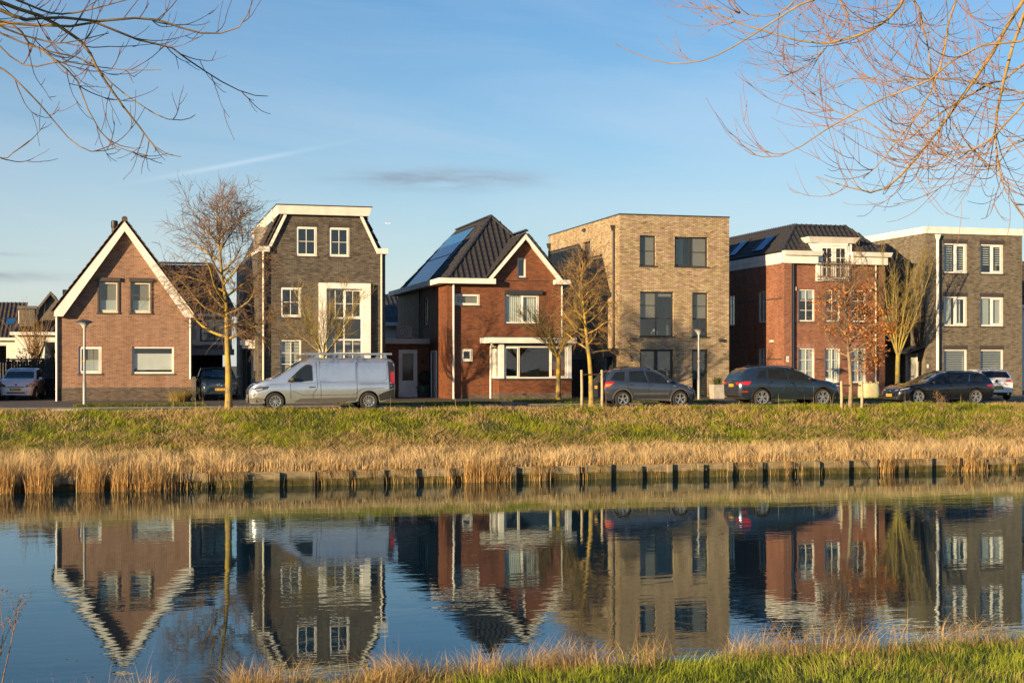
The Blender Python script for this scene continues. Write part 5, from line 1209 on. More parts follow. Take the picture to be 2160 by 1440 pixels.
willow('bare willow at the near bank whose branches hang into the upper left of the view',
       ([(b1[0], b1[1], 1.6), (b1[0] + .1, b1[1] + .1, 3.6), (-5.0, 2.6, 5.2), (-4.3, 4.0, 6.0), tuple(sight(-400, -150, 6.6))], [0.30, 0.24, 0.13, 0.07, 0.03]), lm, 5, 0.02, 11, 2, 0.55, 0.10, 'willow_main_shaded', 'willow_twig_shaded')
rm = []
rr = np.random.default_rng(77)
RC = [([(2600, -380, 8.6), (2230, -80, 8.8), (2140, 30, 8.9), (2095, 110, 9), (2040, 190, 9), (1960, 300, 9.1), (1900, 370, 9.2), (1850, 405, 9.2), (1780, 392, 9.2), (1720, 372, 9.3)], 0.030, 1.0),
      ([(2600, -380, 8.2), (2220, -60, 8.3), (2150, 60, 8.4), (2120, 160, 8.4), (2100, 260, 8.5), (2105, 340, 8.5), (2120, 400, 8.5), (2160, 460, 8.6)], 0.026, 0.9),
      ([(2500, -420, 8.8), (2000, -120, 8.9), (1905, 5, 9), (1860, 50, 9), (1800, 78, 9), (1720, 92, 9.1), (1600, 62, 9.1), (1500, 25, 9.2), (1480, -5, 9.2)], 0.024, 0.9),
      ([(2500, -420, 9.2), (1940, -120, 9.3), (1940, 20, 9.4), (1958, 100, 9.4), (1970, 180, 9.4), (2010, 260, 9.5), (2060, 330, 9.5)], 0.016, 0.8),
      ([(2500, -420, 8.4), (1850, -60, 8.5), (1700, 4, 8.6), (1640, 40, 8.6), (1570, 85, 8.7), (1500, 122, 8.7), (1440, 134, 8.7), (1370, 125, 8.8), (1292, 90, 8.8)], 0.013, 0.25),
      ([(2600, -300, 9), (2180, 120, 9), (2080, 180, 9.1), (1980, 240, 9.1), (1900, 300, 9.2), (1830, 255, 9.2), (1760, 235, 9.3), (1700, 180, 9.3)], 0.014, 0.9),
      ([(2600, -300, 8), (2200, 60, 8.1), (2050, 100, 8.2), (1960, 170, 8.2), (1880, 200, 8.3), (1800, 240, 8.3), (1740, 275, 8.4), (1660, 325, 8.4), (1600, 330, 8.4), (1570, 315, 8.4)], 0.012, 0.4),
      ([(2600, -280, 8.9), (2210, 150, 9), (2130, 190, 9), (2040, 170, 9.1), (1960, 165, 9.1), (1870, 170, 9.2), (1800, 165, 9.2), (1740, 190, 9.2)], 0.014, 0.9),
      ([(2500, -420, 9.4), (1800, -100, 9.5), (1790, 30, 9.5), (1750, 90, 9.6), (1700, 140, 9.6), (1640, 165, 9.6)], 0.012, 0.8),
      ([(2600, -200, 8.7), (2230, 240, 8.8), (2140, 300, 8.8), (2090, 360, 8.9), (2050, 310, 8.9), (1990, 330, 9), (1960, 395, 9)], 0.012, 0.8),
      ([(2600, -380, 8.5), (2100, -100, 8.6), (2010, 20, 8.7), (1990, 120, 8.7), (1950, 220, 8.8), (1890, 300, 8.8), (1850, 350, 8.8), (1820, 375, 8.8)], 0.014, 0.8),
      ([(2500, -420, 8.9), (1760, -140, 9), (1700, -30, 9), (1640, 30, 9.1), (1560, 28, 9.1), (1500, 10, 9.2)], 0.012, 0.7),
      ([(2700, -200, 8.2), (2260, 120, 8.3), (2150, 230, 8.3), (2080, 300, 8.4), (2000, 330, 8.4), (1950, 300, 8.4)], 0.016, 0.9)]
b2 = np.array((11.5, 6.0, 1.3))
willow('bare orange twigged willow whose branches fill the upper right of the view',
       ([(b2[0], b2[1], 1.2), (b2[0] - .1, b2[1], 3.2), (10.6, 6.3, 5.2), (9.2, 6.5, 6.6), tuple(sight(2550, -400, 8.6))], [0.36, 0.30, 0.18, 0.10, 0.05]), RC, 9, 0.02, 24, 3, 1.0, 0.12)

# small plants
def clump(name, label, loc, n, h, spread, col0, col1, group=None, w=0.02):
    x = RNG.normal(0, spread * .4, n); y = RNG.normal(0, spread * .4, n)
    o = blades(name, x, y, np.zeros(n), RNG.uniform(.5, 1, n) * h, np.full(n, w), RNG.uniform(0.2, 0.9, n), np.arctan2(y, x) + RNG.normal(0, .5, n), mixc(col0, col1, RNG.random(n)), M['reed'])
    del o['kind']; o.location = loc; return tag(o, label, 'plant', group)
clump('ornamental_grass', 'yellowing ornamental grass clump at the right corner of the gabled house', (2.55, 68.9, GP), 420, 0.62, 0.5, (0.22, 0.17, 0.05), (0.5, 0.36, 0.12))
clump('ornamental_grass', 'grey green shrub behind the yellow grass clump by the gabled house', (2.75, 69.9, GP), 420, 0.75, 0.45, (0.12, 0.12, 0.06), (0.26, 0.25, 0.14), w=0.03)
rng = np.random.default_rng(3)
def weed(name, label, loc, H, nst, seed, col, r=0.01, head=0.05, spread=0.25):
    rng = np.random.default_rng(seed); tw = []; hd = []
    for i in range(nst):
        s = walk(rng, np.array([rng.normal(0, .03), rng.normal(0, .03), 0]), (rng.normal(0, spread), rng.normal(0, spread), 1), H * rng.uniform(.65, 1), r, r * .35, 9, 0.05, (0, 0, 1), 0.04)[:2]; tw.append(s)
        t2 = sub(rng, *s, 7, 0.45, lambda g, f: H * .25 * g.uniform(.4, 1), (0.3, 0.8), 5, 0.1, (0, 0, 1), 0.12, 0.6, r * .3); tw += t2; hd += [q[0][-1] for q in t2] + [s[0][-1]]
    root = thing(name, label, 'plant', loc)
    v, f = tubes_np([p for p, _ in tw], [q for _, q in tw], 4); place('stem', np_mesh('stem', v, f, M[col], smooth=True), root)
    C_ = np.repeat(np.array(hd), 14, 0) + rng.normal(0, head, (len(hd) * 14, 3)) * [1, 1, 1.3]; k = len(C_)
    A = rng.normal(0, 1, (k, 3)) * head * .35; B = rng.normal(0, 1, (k, 3)) * head * .35
    v = np.stack([C_ - A, C_ + B, C_ + A], 1).reshape(-1, 3)
    kind(place('seed_head', np_mesh('seed_head', v, np.arange(k * 3).reshape(-1, 3), M[col]), root), 'stuff')
weed('dried_weed', 'dead umbrella shaped weed on the grass bank in front of the black estate car', (32.9, 52.6, 1.55), 1.1, 3, 2, 'twig', 0.016, 0.05, 0.10)
weed('dried_weed', 'brown dead weed with forked stems at the lower left water edge', (-1.32, 15.7, 0.12), 1.25, 4, 5, 'twig', 0.009, 0.02, 0.12)
for i, (px, hh) in enumerate(((5.55, .75), (5.95, .7), (7.7, .6), (8.3, .62), (10.1, .6))):
    weed('dried_weed', ['thin dry stalk left in a row on the near bank', 'pale dry stalk beside another on the near bank', 'dry grass stalk at the middle of the near bank', 'reddish dry stalk near the water edge', 'dry stalk rising before the right water ripple'][i], (px, 15.85, 0.12), hh, 1, 20 + i, 'twig', 0.005, 0.012, 0.1)
# ------------------------------------------------------------------ vehicles
def paint(name, col, metal=0.5, rough=0.24):
    m, t, b = nodes(name); n = tnoise(t, 2.5, 4)
    t.links.new(tramp(t, n, [(0.3, tuple(c * 0.88 for c in col)), (0.7, col)]), b.inputs['Base Color'])
    b.inputs['Metallic'].default_value = metal; b.inputs['Roughness'].default_value = rough
    b.inputs['Coat Weight'].default_value = 1.0; b.inputs['Coat Roughness'].default_value = 0.03
    return m
M['p_silver'] = paint('silver_blue_paint', (0.56, 0.61, 0.66), 0.75)
M['p_grey'] = paint('steel_grey_paint', (0.085, 0.105, 0.145), 0.65)
M['p_slate'] = paint('slate_blue_paint', (0.030, 0.055, 0.090), 0.6)
M['p_black'] = paint('black_blue_paint', (0.008, 0.010, 0.016), 0.2)
M['p_white'] = paint('white_car_paint', (0.82, 0.82, 0.82), 0.0)
M['p_navy'] = paint('navy_paint', (0.012, 0.030, 0.055), 0.4)
M['carglass'] = pmat('tinted_car_glass', (0.012, 0.016, 0.02), 0.03, var=0.2, spec=0.5)
M['screen'] = pmat('windscreen_glass', (0.02, 0.035, 0.045), 0.03, var=0.2, spec=0.6)
M['rubber'] = pmat('tyre_rubber', (0.018, 0.017, 0.016), 0.85, var=0.2)
M['trim'] = pmat('black_car_trim', (0.02, 0.02, 0.021), 0.6, var=0.15)
M['trimg'] = pmat('grey_bumper_plastic', (0.075, 0.072, 0.068), 0.6, var=0.15)
M['rim'] = pmat('rim_alloy', (0.58, 0.57, 0.55), 0.3, 0.85, var=0.05)
M['rim_dark'] = pmat('rim_dark_alloy', (0.10, 0.10, 0.10), 0.35, 0.7, var=0.1)
M['red_lens'] = pmat('red_lamp_lens', (0.42, 0.012, 0.010), 0.12, var=0.2, coat=1.0)
M['amber_lens'] = pmat('amber_lamp_lens', (0.65, 0.20, 0.05), 0.15, var=0.2, coat=1.0)
M['lamp'] = pmat('headlamp_lens', (0.30, 0.31, 0.32), 0.08, 0.4, var=0.35, scale=14, coat=1.0)
M['lamp_dark'] = pmat('dark_headlamp', (0.05, 0.05, 0.055), 0.08, 0.3, var=0.3, coat=1.0)
M['plate'] = pmat('yellow_number_plate', (0.72, 0.40, 0.02), 0.45, var=0.03)
M['plate_blue'] = pmat('blue_plate_band', (0.01, 0.03, 0.25), 0.45)
M['chrome'] = pmat('chrome', (0.75, 0.75, 0.76), 0.12, 1.0, var=0.04)

def curve(pts, x):
    xs = [p[0] for p in pts]; zs = [p[1] for p in pts]; return float(np.interp(x, xs, zs))
def curve_s(pts, x):      # smooth monotone-ish interpolation
    xs = [p[0] for p in pts]; zs = [p[1] for p in pts]; i = int(np.clip(np.searchsorted(xs, x) - 1, 0, len(xs) - 2))
    h = xs[i + 1] - xs[i]; t = min(1, max(0, (x - xs[i]) / h))
    def sl(k):
        if k <= 0 or k >= len(xs) - 1: return 0.0 if len(xs) < 3 else (zs[min(k + 1, len(xs) - 1)] - zs[max(k - 1, 0)]) / (xs[min(k + 1, len(xs) - 1)] - xs[max(k - 1, 0)])
        a = (zs[k] - zs[k - 1]) / (xs[k] - xs[k - 1]); b = (zs[k + 1] - zs[k]) / (xs[k + 1] - xs[k])
        return 0.0 if a * b <= 0 else 2 * a * b / (a + b)
    m0, m1 = sl(i) * h, sl(i + 1) * h
    return zs[i] * (2 * t ** 3 - 3 * t ** 2 + 1) + m0 * (t ** 3 - 2 * t ** 2 + t) + zs[i + 1] * (-2 * t ** 3 + 3 * t ** 2) + m1 * (t ** 3 - t ** 2)

class Car:
    def __init__(s, root, P):
        s.root, s.P = root, P; W = P['W'] / 2; L0, L1 = P['x0'], P['x1']
        xs = set(np.linspace(L0, L1, 44).tolist())
        for xc in P['wheels']:
            for a in np.linspace(0, math.pi, 17): xs.add(xc + (P['R'] + .055) * math.cos(a))
            xs.add(xc + (P['R'] + .056)); xs.add(xc - (P['R'] + .056))
        for k in P['top']: xs.add(k[0])
        for e in (0.02, 0.05, 0.10, 0.17): xs.add(L0 + e); xs.add(L1 - e)
        xs = sorted(x for x in xs if L0 <= x <= L1); xs = [x for i, x in enumerate(xs) if i == 0 or x - xs[i - 1] > 0.004]
        v, f = [], []; n = 21
        for x in xs: v += s.ring(x)
        for i in range(len(xs) - 1):
            for k in range(n - 1): f.append((i * n + k, i * n + k + 1, (i + 1) * n + k + 1, (i + 1) * n + k))
        f.append(tuple(range(n - 1, -1, -1))); f.append(tuple((len(xs) - 1) * n + k for k in range(n)))
        me = bpy.data.meshes.new('body'); me.from_pydata(v, [], f); me.materials.append(M[P['paint']])
        me.polygons.foreach_set('use_smooth', [True] * len(f)); me.set_sharp_from_angle(angle=R(38)); me.update()
        s.body = place('body', me, root); s.bvh = BVHTree.FromPolygons(v, f)
        ub = MB(); ub.box(L0 + .25, L1 - .25, -W * .86, W * .86, P['sill'] + .02, P['sill'] + .25); ub.obj('underbody', M['trim'], root)
        for xc in P['wheels']:
            for sg in (1, -1):
                w = MB(); Ra = P['R'] + .07
                prof = [(xc + Ra * math.cos(a), P['R'] + Ra * math.sin(a)) for a in np.linspace(-0.35, math.pi + .35, 14)]
                a, b = sorted((sg * W * .93, sg * W * .5))
                for (p, q), (p2, q2) in zip(prof, prof[1:]): w.face([(p, a, q), (p2, a, q2), (p2, b, q2), (p, b, q)])
                w.face([(p, sg * W * .5, q) for p, q in prof]); w.obj('wheel_arch', M['trim'], root)
                s.wheel(xc, sg)
    def arch(s, x):
        z = curve(s.P['low'], x)
        for xc in s.P['wheels']:
            d = abs(x - xc); Ra = s.P['R'] + .055
            if d < Ra: z = max(z, s.P['R'] + math.sqrt(Ra * Ra - d * d) * s.P.get('archk', 1.0))
        return z
    def ring(s, x):
        P = s.P; w = curve_s(P['plan'], x) * P['W'] / 2; zb = curve_s(P['belt'], x); zt = max(curve_s(P['top'], x), zb + 0.012); z0 = min(s.arch(x), zb - .06)
        h = zt - zb; tum = P.get('tum', 0.26)
        zl = [z0 + (zb - z0) * t for t in (0, .22, .5, .78)]
        base = curve(P['low'], x)
        def wy(z):   # lower body section, slightly barrelled with a waist crease
            t = (z - base) / max(zb - base, .1); return w * (0.93 + 0.07 * math.sin(min(1, t / .7) * math.pi / 2) - 0.035 * max(0, (t - .78) / .22))
        half = [(wy(z), z) for z in zl]
        yb = w * 0.955; half.append((wy(zb - .015) - .004, zb - .015)); half.append((yb - .012, zb))
        ins = tum * h
        half.append((yb - ins * .52 - .01, zb + .55 * h)); half.append((yb - ins * .9 - .02, zb + .88 * h)); half.append((yb - ins - .09, zb + .965 * h)); half.append(((yb - ins) * .5, zt - 0.012 * min(1, h * 3)))
        return [(x, -y, z) for y, z in half] + [(x, 0, zt)] + [(x, y, z) for y, z in reversed(half)]
    def hit(s, o, d):
        r = s.bvh.ray_cast(Vector(o), Vector(d)); return r[0]
    def patch(s, name, poly, ax, mat, off=0.008, res=0.12, parent=None, sg=1, both=False):
        """a panel cut to outline poly and laid on the body: ax 'y' = side (x,z outline), 'x+' front, 'x-' rear (y,z outline), 'z' top (x,y)"""
        out = []
        for sgn in ((1, -1) if both else (sg,)):
            pts = [Vector(p) for p in poly]; dense = []
            for a, b in zip(pts, pts[1:] + pts[:1]):
                k = max(1, int((b - a).length / res))
                for i in range(k): dense.append(a + (b - a) * i / k)
            nb = len(dense); allp = list(dense)
            x0, x1 = min(p.x for p in dense), max(p.x for p in dense); y0, y1 = min(p.y for p in dense), max(p.y for p in dense)
            gx = np.arange(x0 + res * .5, x1, res); gy = np.arange(y0 + res * .5, y1, res); pl = [tuple(p) for p in dense]
            for a in gx:
                for b in gy:
                    if inpoly(a, b, pl) and min((Vector((a, b)) - q).length for q in dense) > res * .35: allp.append(Vector((a, b)))
            rv, _, rf, _, _, _ = delaunay_2d_cdt(allp, [(i, (i + 1) % nb) for i in range(nb)], [], 1, 1e-5)
            V3 = []; last = None
            for p in rv:
                if ax == 'y': o, d = (p.x, sgn * 3, p.y), (0, -sgn, 0)
                elif ax == 'x+': o, d = (9, p.x, p.y), (-1, 0, 0)
                elif ax == 'x-': o, d = (-9, p.x, p.y), (1, 0, 0)
                else: o, d = (p.x, p.y, 6), (0, 0, -1)
                q = s.hit(o, d)
                if q is None: q = last or Vector((p.x, sgn * s.P['W'] / 2, p.y)) if ax == 'y' else (last or Vector((s.P['x1'] if ax == 'x+' else s.P['x0'], p.x, p.y)))
                last = q; V3.append(q - Vector(d) * off)
            mb = MB(); mb.add(V3, [tuple(t) for t in rf])
            # rim so that the panel has thickness
            ring = V3[:nb] if len(V3) >= nb else V3
            dn = {'y': Vector((0, -sgn, 0)), 'x+': Vector((-1, 0, 0)), 'x-': Vector((1, 0, 0)), 'z': Vector((0, 0, -1))}[ax] * (off + .012)
            k = len(ring); mb.add(list(ring) + [q + dn for q in ring], [(i, (i + 1) % k, k + (i + 1) % k, k + i) for i in range(k)])
            o = mb.obj(name, M[mat], parent or s.root, smooth=True, angle=30); out.append(o)
        return out[0]
    def seam(s, lines, sides=(1, -1), w=0.016):
        for sgn in sides:
            mb = MB()
            for ln in lines:
                pp = []
                for a, b in zip(ln, ln[1:]):
                    k = max(1, int(math.hypot(b[0] - a[0], b[1] - a[1]) / .07))
                    for i in range(k): pp.append((a[0] + (b[0] - a[0]) * i / k, a[1] + (b[1] - a[1]) * i / k))
                pp.append(ln[-1]); q = []
                for i, p in enumerate(pp):
                    a, b = pp[max(i - 1, 0)], pp[min(i + 1, len(pp) - 1)]; t = Vector((b[0] - a[0], b[1] - a[1])).normalized(); nn = Vector((-t.y, t.x)) * w / 2
                    for e in (1, -1):
                        x, z = p[0] + nn.x * e, p[1] + nn.y * e; h = s.hit((x, sgn * 3, z), (0, -sgn, 0)) or Vector((x, sgn * s.P['W'] / 2, z)); q.append(h + Vector((0, sgn * .004, 0)))
                b0 = len(mb.v); mb.v += [tuple(a) for a in q]
                for i in range(len(pp) - 1): mb.f.append((b0 + 2 * i, b0 + 2 * i + 1, b0 + 2 * i + 3, b0 + 2 * i + 2)); mb.m.append(0)
            mb.obj('door_gap', M['trim'], s.root)
    def wheel(s, xc, sg):
        P = s.P; Rr = P['R']; W = P['W'] / 2; wd = P.get('tw', .21); y = sg * (W - wd / 2 - .012)
        e = place('wheel', None, s.root, (xc, y, Rr)); e.rotation_euler = (0, 0, 0 if sg > 0 else math.pi)
        if xc > 0 and P.get('steer'): e.rotation_euler[2] += R(P['steer'])
        st = P.get('spokes', 5); rr = Rr * P.get('rimk', .68)
        key = (P['id'], 'w')
        if key not in TILES:
            t = MB(); t.lathe([(rr, wd * .5 - .01), (rr + .02, wd * .5), (Rr - .025, wd * .5 - .004), (Rr, wd * .5 - .04), (Rr, -wd * .5 + .04), (Rr - .025, -wd * .5), (rr, -wd * .5)], 32, 'y')
            tm = t.mesh('tyre', M['rubber'], smooth=True, angle=35)
            r = MB(); d0 = wd * .5
            r.lathe([(rr + .004, d0 + .004), (rr - .02, d0 + .003), (rr - .03, d0 - .03), (rr - .03, -d0 + .03)], 32, 'y')
            r.lathe([(rr * .98, d0 - .075), (0.0, d0 - .075)], 24, 'y', mi=1)
            r.lathe([(rr * .24, d0 - .07), (rr * .22, d0 - .012), (rr * .12, d0 - .006), (0.0, d0 - .006)], 16, 'y')
            for i in range(st):
                a0 = 2 * math.pi * i / st + .3; sp = P.get('split', 0.0)
                for da in ((-sp, sp) if sp else (0,)):
                    wi, wo = rr * P.get('spw', .11), rr * P.get('spw', .11) * P.get('spt', 1.25)
                    def pt(rad, off, yy, aa): return (rad * math.cos(aa) - off * math.sin(aa), yy, rad * math.sin(aa) + off * math.cos(aa))
                    A, B = a0 + da * .4, a0 + da
                    pts = [pt(rr * .15, -wi, d0 - .06, A), pt(rr * .15, wi, d0 - .06, A), pt(rr * .95, wo, d0 - .05, B), pt(rr * .95, -wo, d0 - .05, B),
                           pt(rr * .15, -wi * .8, d0 - .018, A), pt(rr * .15, wi * .8, d0 - .018, A), pt(rr * .97, wo * .85, d0 - .004, B), pt(rr * .97, -wo * .85, d0 - .004, B)]
                    r.hexa(pts)
            rm_ = r.mesh('rim', [M[P.get('rimmat', 'rim')], M['trim']], smooth=True, angle=35)
            TILES[key] = (tm, rm_)
        tm, rm_ = TILES[key]; place('tyre', tm, e); place('rim', rm_, e)
    def mirror(s, x, z, mat, w=.2):
        for sg in (1, -1):
            y = curve_s(s.P['plan'], x) * s.P['W'] / 2 - .03; mb = MB()
            a = .10; b = .075
            pts = []
            for yy, k in ((y + .02, .45), (y + .07, .9), (y + .15, 1.0), (y + w, .75), (y + w + .02, .35)):
                pts += [(x + a * k * math.cos(t), sg * yy, z + b * k * math.sin(t)) for t in np.linspace(0, 2 * math.pi, 11)[:-1]]
            fs = [(i * 10 + k, i * 10 + (k + 1) % 10, (i + 1) * 10 + (k + 1) % 10, (i + 1) * 10 + k) for i in range(4) for k in range(10)] + [tuple(range(9, -1, -1)), tuple(range(40, 50))]
            mb.add(pts, fs); mb.obj('mirror', M[mat], s.root, smooth=True)
    def plate(s, end, z, txt, y=0.0, w=.52):
        ax = 1 if end == 'front' else -1; h = s.hit((9 * ax, y, z), (-ax, 0, 0)); x = h.x + ax * .012
        mb = MB(); mb.box(min(x, x + ax * .012), max(x, x + ax * .012), y - w / 2, y + w / 2, z - .056, z + .056); o = mb.obj('number_plate', M['plate'], s.root)
        ys = y + (-w / 2 if ax < 0 else w / 2); d = .045 * (1 if ax < 0 else -1); 
        fb = MB(); fb.box(min(x + ax * .012, x + ax * .014), max(x + ax * .012, x + ax * .014), min(ys, ys + d), max(ys, ys + d), z - .056, z + .056)
        # seen from outside the blue band sits on the reader's left
        ysl = y + (w / 2 if ax < 0 else -w / 2); dl = -.045 if ax < 0 else .045
        fb = MB(); fb.box(min(x + ax * .0125, x + ax * .014), max(x + ax * .0125, x + ax * .014), min(ysl, ysl + dl), max(ysl, ysl + dl), z - .056, z + .056); fb.obj('blue_band', M['plate_blue'], o)
        if txt: text_obj(o, txt, .105, M['trim'], (x + ax * .0145, y + (-.02 if ax < 0 else .02), z), R(90) if ax > 0 else R(-90), .001, 'lettering', sx=.78)
        return o
    def handles(s, pts, mat, w=.16):
        for sgn in (1, -1):
            for x, z in pts:
                h = s.hit((x, sgn * 3, z), (0, -sgn, 0)); 
                if h is None: continue
                mb = MB(); mb.hexa([(x - w / 2, h.y, z - .02), (x + w / 2, h.y, z - .02), (x + w / 2, h.y + sgn * .02, z - .015), (x - w / 2, h.y + sgn * .02, z - .015),
                                    (x - w / 2, h.y, z + .02), (x + w / 2, h.y, z + .02), (x + w / 2, h.y + sgn * .035, z + .015), (x - w / 2, h.y + sgn * .035, z + .015)]); mb.obj('handle', M[mat], s.root)
    def archtrim(s, mat, w=.06):
        for xc in s.P['wheels']:
            Ra = s.P['R'] + .05; A = np.linspace(0.02, math.pi - .02, 18)
            poly = [(xc + (Ra + w) * math.cos(a), s.P['R'] + (Ra + w) * math.sin(a)) for a in A] + [(xc + (Ra + .008) * math.cos(a), s.P['R'] + (Ra + .008) * math.sin(a)) for a in A[::-1]]
            s.patch('arch_trim', poly, 'y', mat, .012, .2, both=True)
    def rails(s, xa, xb, mat, inset=.17, h=.05):
        for sg in (1, -1):
            p = []
            for x in np.linspace(xa, xb, 9):
                y = sg * (s.P['W'] / 2 * .955 - s.P.get('tum', .26) * (curve_s(s.P['top'], x) - curve_s(s.P['belt'], x)) - .06); hh = s.hit((x, y, 5), (0, 0, -1))
                p.append((x, y, (hh.z if hh else 1.5) + h * math.sin(min(1, min(x - xa, xb - x) / .12) * math.pi / 2)))
            mb = MB(); mb.tube(p, .018, 6); mb.obj('roof_rail', M[mat], s.root, smooth=True)

def emblem(car, end, z, r, mat='chrome', star=False):
    ax = 1 if end == 'front' else -1; h = car.hit((9 * ax, 0, z), (-ax, 0, 0)); x = h.x + ax * .016; mb = MB()
    mb.tube([(x, r * math.cos(a), z + r * math.sin(a)) for a in np.linspace(0, 2 * math.pi, 21)], r * .13, 6, cap=False)
    if star:
        for k in range(3): a = math.pi / 2 + k * 2 * math.pi / 3; mb.tube([(x, 0, z), (x, r * math.cos(a), z + r * math.sin(a))], [r * .16, r * .05], 6)
    else: mb.lathe([(r * .8, 0), (0, .004)], 14, 'x', (x, 0, z))
    return mb.obj('emblem', M[mat], car.root, smooth=True)

SC = 1.04
CG = 'cars parked along the street'
def vehicle(name, label, cat, loc, heading, P, group=CG, sc=SC):
    root = thing(name, label, cat, loc, R(heading), group); root.scale = (sc, sc, sc); return Car(root, P)

# ---- silver van (faces left)
P = dict(id='van', W=1.95, x0=-2.72, x1=2.72, R=.335, wheels=(-1.72, 1.78), sill=.28, paint='p_silver', tum=.13, spokes=10, spw=.075, rimk=.62, steer=0,
         plan=[(-2.72, .95), (-2.5, .985), (-1, 1), (1.2, 1), (2.0, .97), (2.45, .88), (2.62, .78), (2.72, .66)],
         low=[(-2.72, .42), (-2.3, .30), (2.3, .25), (2.72, .27)],
         belt=[(-2.72, 1.05), (0.2, 1.05), (1.2, 1.02), (2.0, .99), (2.45, .90), (2.65, .80), (2.72, .72)],
         top=[(-2.72, 1.78), (-2.6, 1.93), (-2.2, 1.965), (.25, 1.965), (.62, 1.90), (1.15, 1.60), (1.72, 1.24), (2.0, 1.14), (2.4, 1.01), (2.62, .88), (2.72, .74)])
v = vehicle('delivery_van', 'silver grey panel van with aluminium roof rack and white wheel covers, facing left', 'van', (7.62, 57.05, GZ), 180, P, None, 1.055)
wz = [(.30, 1.08), (1.16, 1.00), (1.36, 1.04), (1.30, 1.16), (.80, 1.64), (.62, 1.74), (.44, 1.76), (.32, 1.70)]
v.patch('window', [(.38, 1.10), (1.18, 1.03), (1.34, 1.06), (1.24, 1.18), (.80, 1.60), (.64, 1.70), (.48, 1.71), (.40, 1.66)], 'y', 'trim', .006, both=True)
v.patch('side_window', [(.42, 1.13), (1.02, 1.07), (1.02, 1.36), (.78, 1.57), (.63, 1.665), (.50, 1.67), (.44, 1.63)], 'y', 'carglass', .010, both=True)
v.patch('windscreen', [(-.74, 1.20), (.74, 1.20), (.68, 1.62), (.60, 1.80), (-.60, 1.80), (-.68, 1.62)], 'x+', 'screen', .012)
for pn in ([(.16, 1.10), (.10, 1.76), (-1.22, 1.78), (-1.22, 1.10), (-.05, 1.04)], [(-1.32, 1.78), (-2.42, 1.78), (-2.42, 1.20), (-2.32, 1.10), (-1.32, 1.10)]):
    v.patch('body_panel', pn, 'y', 'p_silver', .012, both=True)
v.seam([[(1.22, 1.0), (1.20, .42)], [(.26, 1.80), (.22, 1.0), (.22, .85), (.38, .60), (.38, .42)], [(.12, 1.85), (.08, .40)], [(-1.27, 1.88), (-1.27, .42)]])
v.handles([(.42, .86)], 'trim', .22)
v.seam([[(.16, 1.10), (.10, 1.76), (-1.22, 1.78), (-1.22, 1.10), (-.05, 1.04), (.16, 1.10)], [(-1.32, 1.78), (-2.42, 1.78), (-2.42, 1.20), (-2.32, 1.10), (-1.32, 1.10), (-1.32, 1.78)], [(-1.35, .98), (-2.4, .99)], [(1.15, .72), (.75, .56), (-1.2, .58), (-1.45, .80), (-2.3, .82)]], w=.013)
v.patch('lower_trim', [(1.05, .30), (1.05, .34), (.85, .44), (-1.25, .47), (-1.25, .28)], 'y', 'trimg', .012, both=True)
v.patch('rear_bumper', [(-2.70, .42), (-2.15, .34), (-2.08, .56), (-2.30, .66), (-2.70, .80)], 'y', 'trim', .014, both=True)
v.patch('front_bumper', [(2.16, .27), (2.70, .29), (2.70, .46), (2.48, .50), (2.20, .44)], 'y', 'trimg', .014, both=True)
v.patch('front_bumper', [(-.62, .29), (.62, .29), (.62, .46), (-.62, .46)], 'x+', 'trimg', .016)
v.patch('grille', [(-.42, .58), (.42, .58), (.50, .76), (-.50, .76)], 'x+', 'trim', .014)
v.patch('headlight', [(2.60, .72), (2.42, .70), (2.06, .80), (2.00, .91), (2.32, .88), (2.58, .80)], 'y', 'lamp_dark', .010, both=True)
v.patch('headlight_lens', [(2.52, .745), (2.38, .735), (2.22, .78), (2.25, .83), (2.5, .79)], 'y', 'lamp', .018, both=True)
v.patch('light_strip', [(2.60, .52), (2.53, .52), (2.48, .66), (2.55, .69)], 'y', 'chrome', .012, both=True)
v.patch('tail_light', [(-2.70, 1.0), (-2.56, 1.0), (-2.56, 1.42), (-2.66, 1.44), (-2.70, 1.40)], 'y', 'red_lens', .014, both=True)
v.patch('rear_pillar_trim', [(-2.71, .82), (-2.50, .76), (-2.46, 1.84), (-2.60, 1.86), (-2.70, 1.76)], 'y', 'trim', .008, both=True)
v.mirror(1.16, 1.16, 'trimg', .2); v.plate('front', .46, '', .30, .40)
rk = place('roof_rack', None, v.root); 
for sg in (1, -1):
    mb = MB(); mb.box(-2.62, .62, sg * .80 - .03, sg * .80 + .03, 2.07, 2.14); mb.obj('rail', M['alu'], rk)
for i in range(7):
    mb = MB(); xx = -2.5 + i * .5; mb.tube([(xx, -.80, 2.09), (xx, .80, 2.09)], .022, 6); mb.obj('crossbar', M['alu'], rk)
for i in range(4):
    for sg in (1, -1): mb = MB(); xx = -2.35 + i * .85; mb.hexa([(xx - .09, sg * .80 - .03, 1.94), (xx + .09, sg * .80 - .03, 1.94), (xx + .09, sg * .80 + .03, 1.94), (xx - .09, sg * .80 + .03, 1.94), (xx - .04, sg * .80 - .03, 2.07), (xx + .04, sg * .80 - .03, 2.07), (xx + .04, sg * .80 + .03, 2.07), (xx - .04, sg * .80 + .03, 2.07)]); mb.obj('bracket', M['alu'], rk)
mb = MB(); mb.hexa([(.62, -.78, 1.98), (.80, -.78, 1.93), (.80, .78, 1.93), (.62, .78, 1.98), (.60, -.78, 2.08), (.78, -.78, 2.05), (.78, .78, 2.05), (.60, .78, 2.08)]); mb.obj('wind_deflector', M['trimg'], rk)

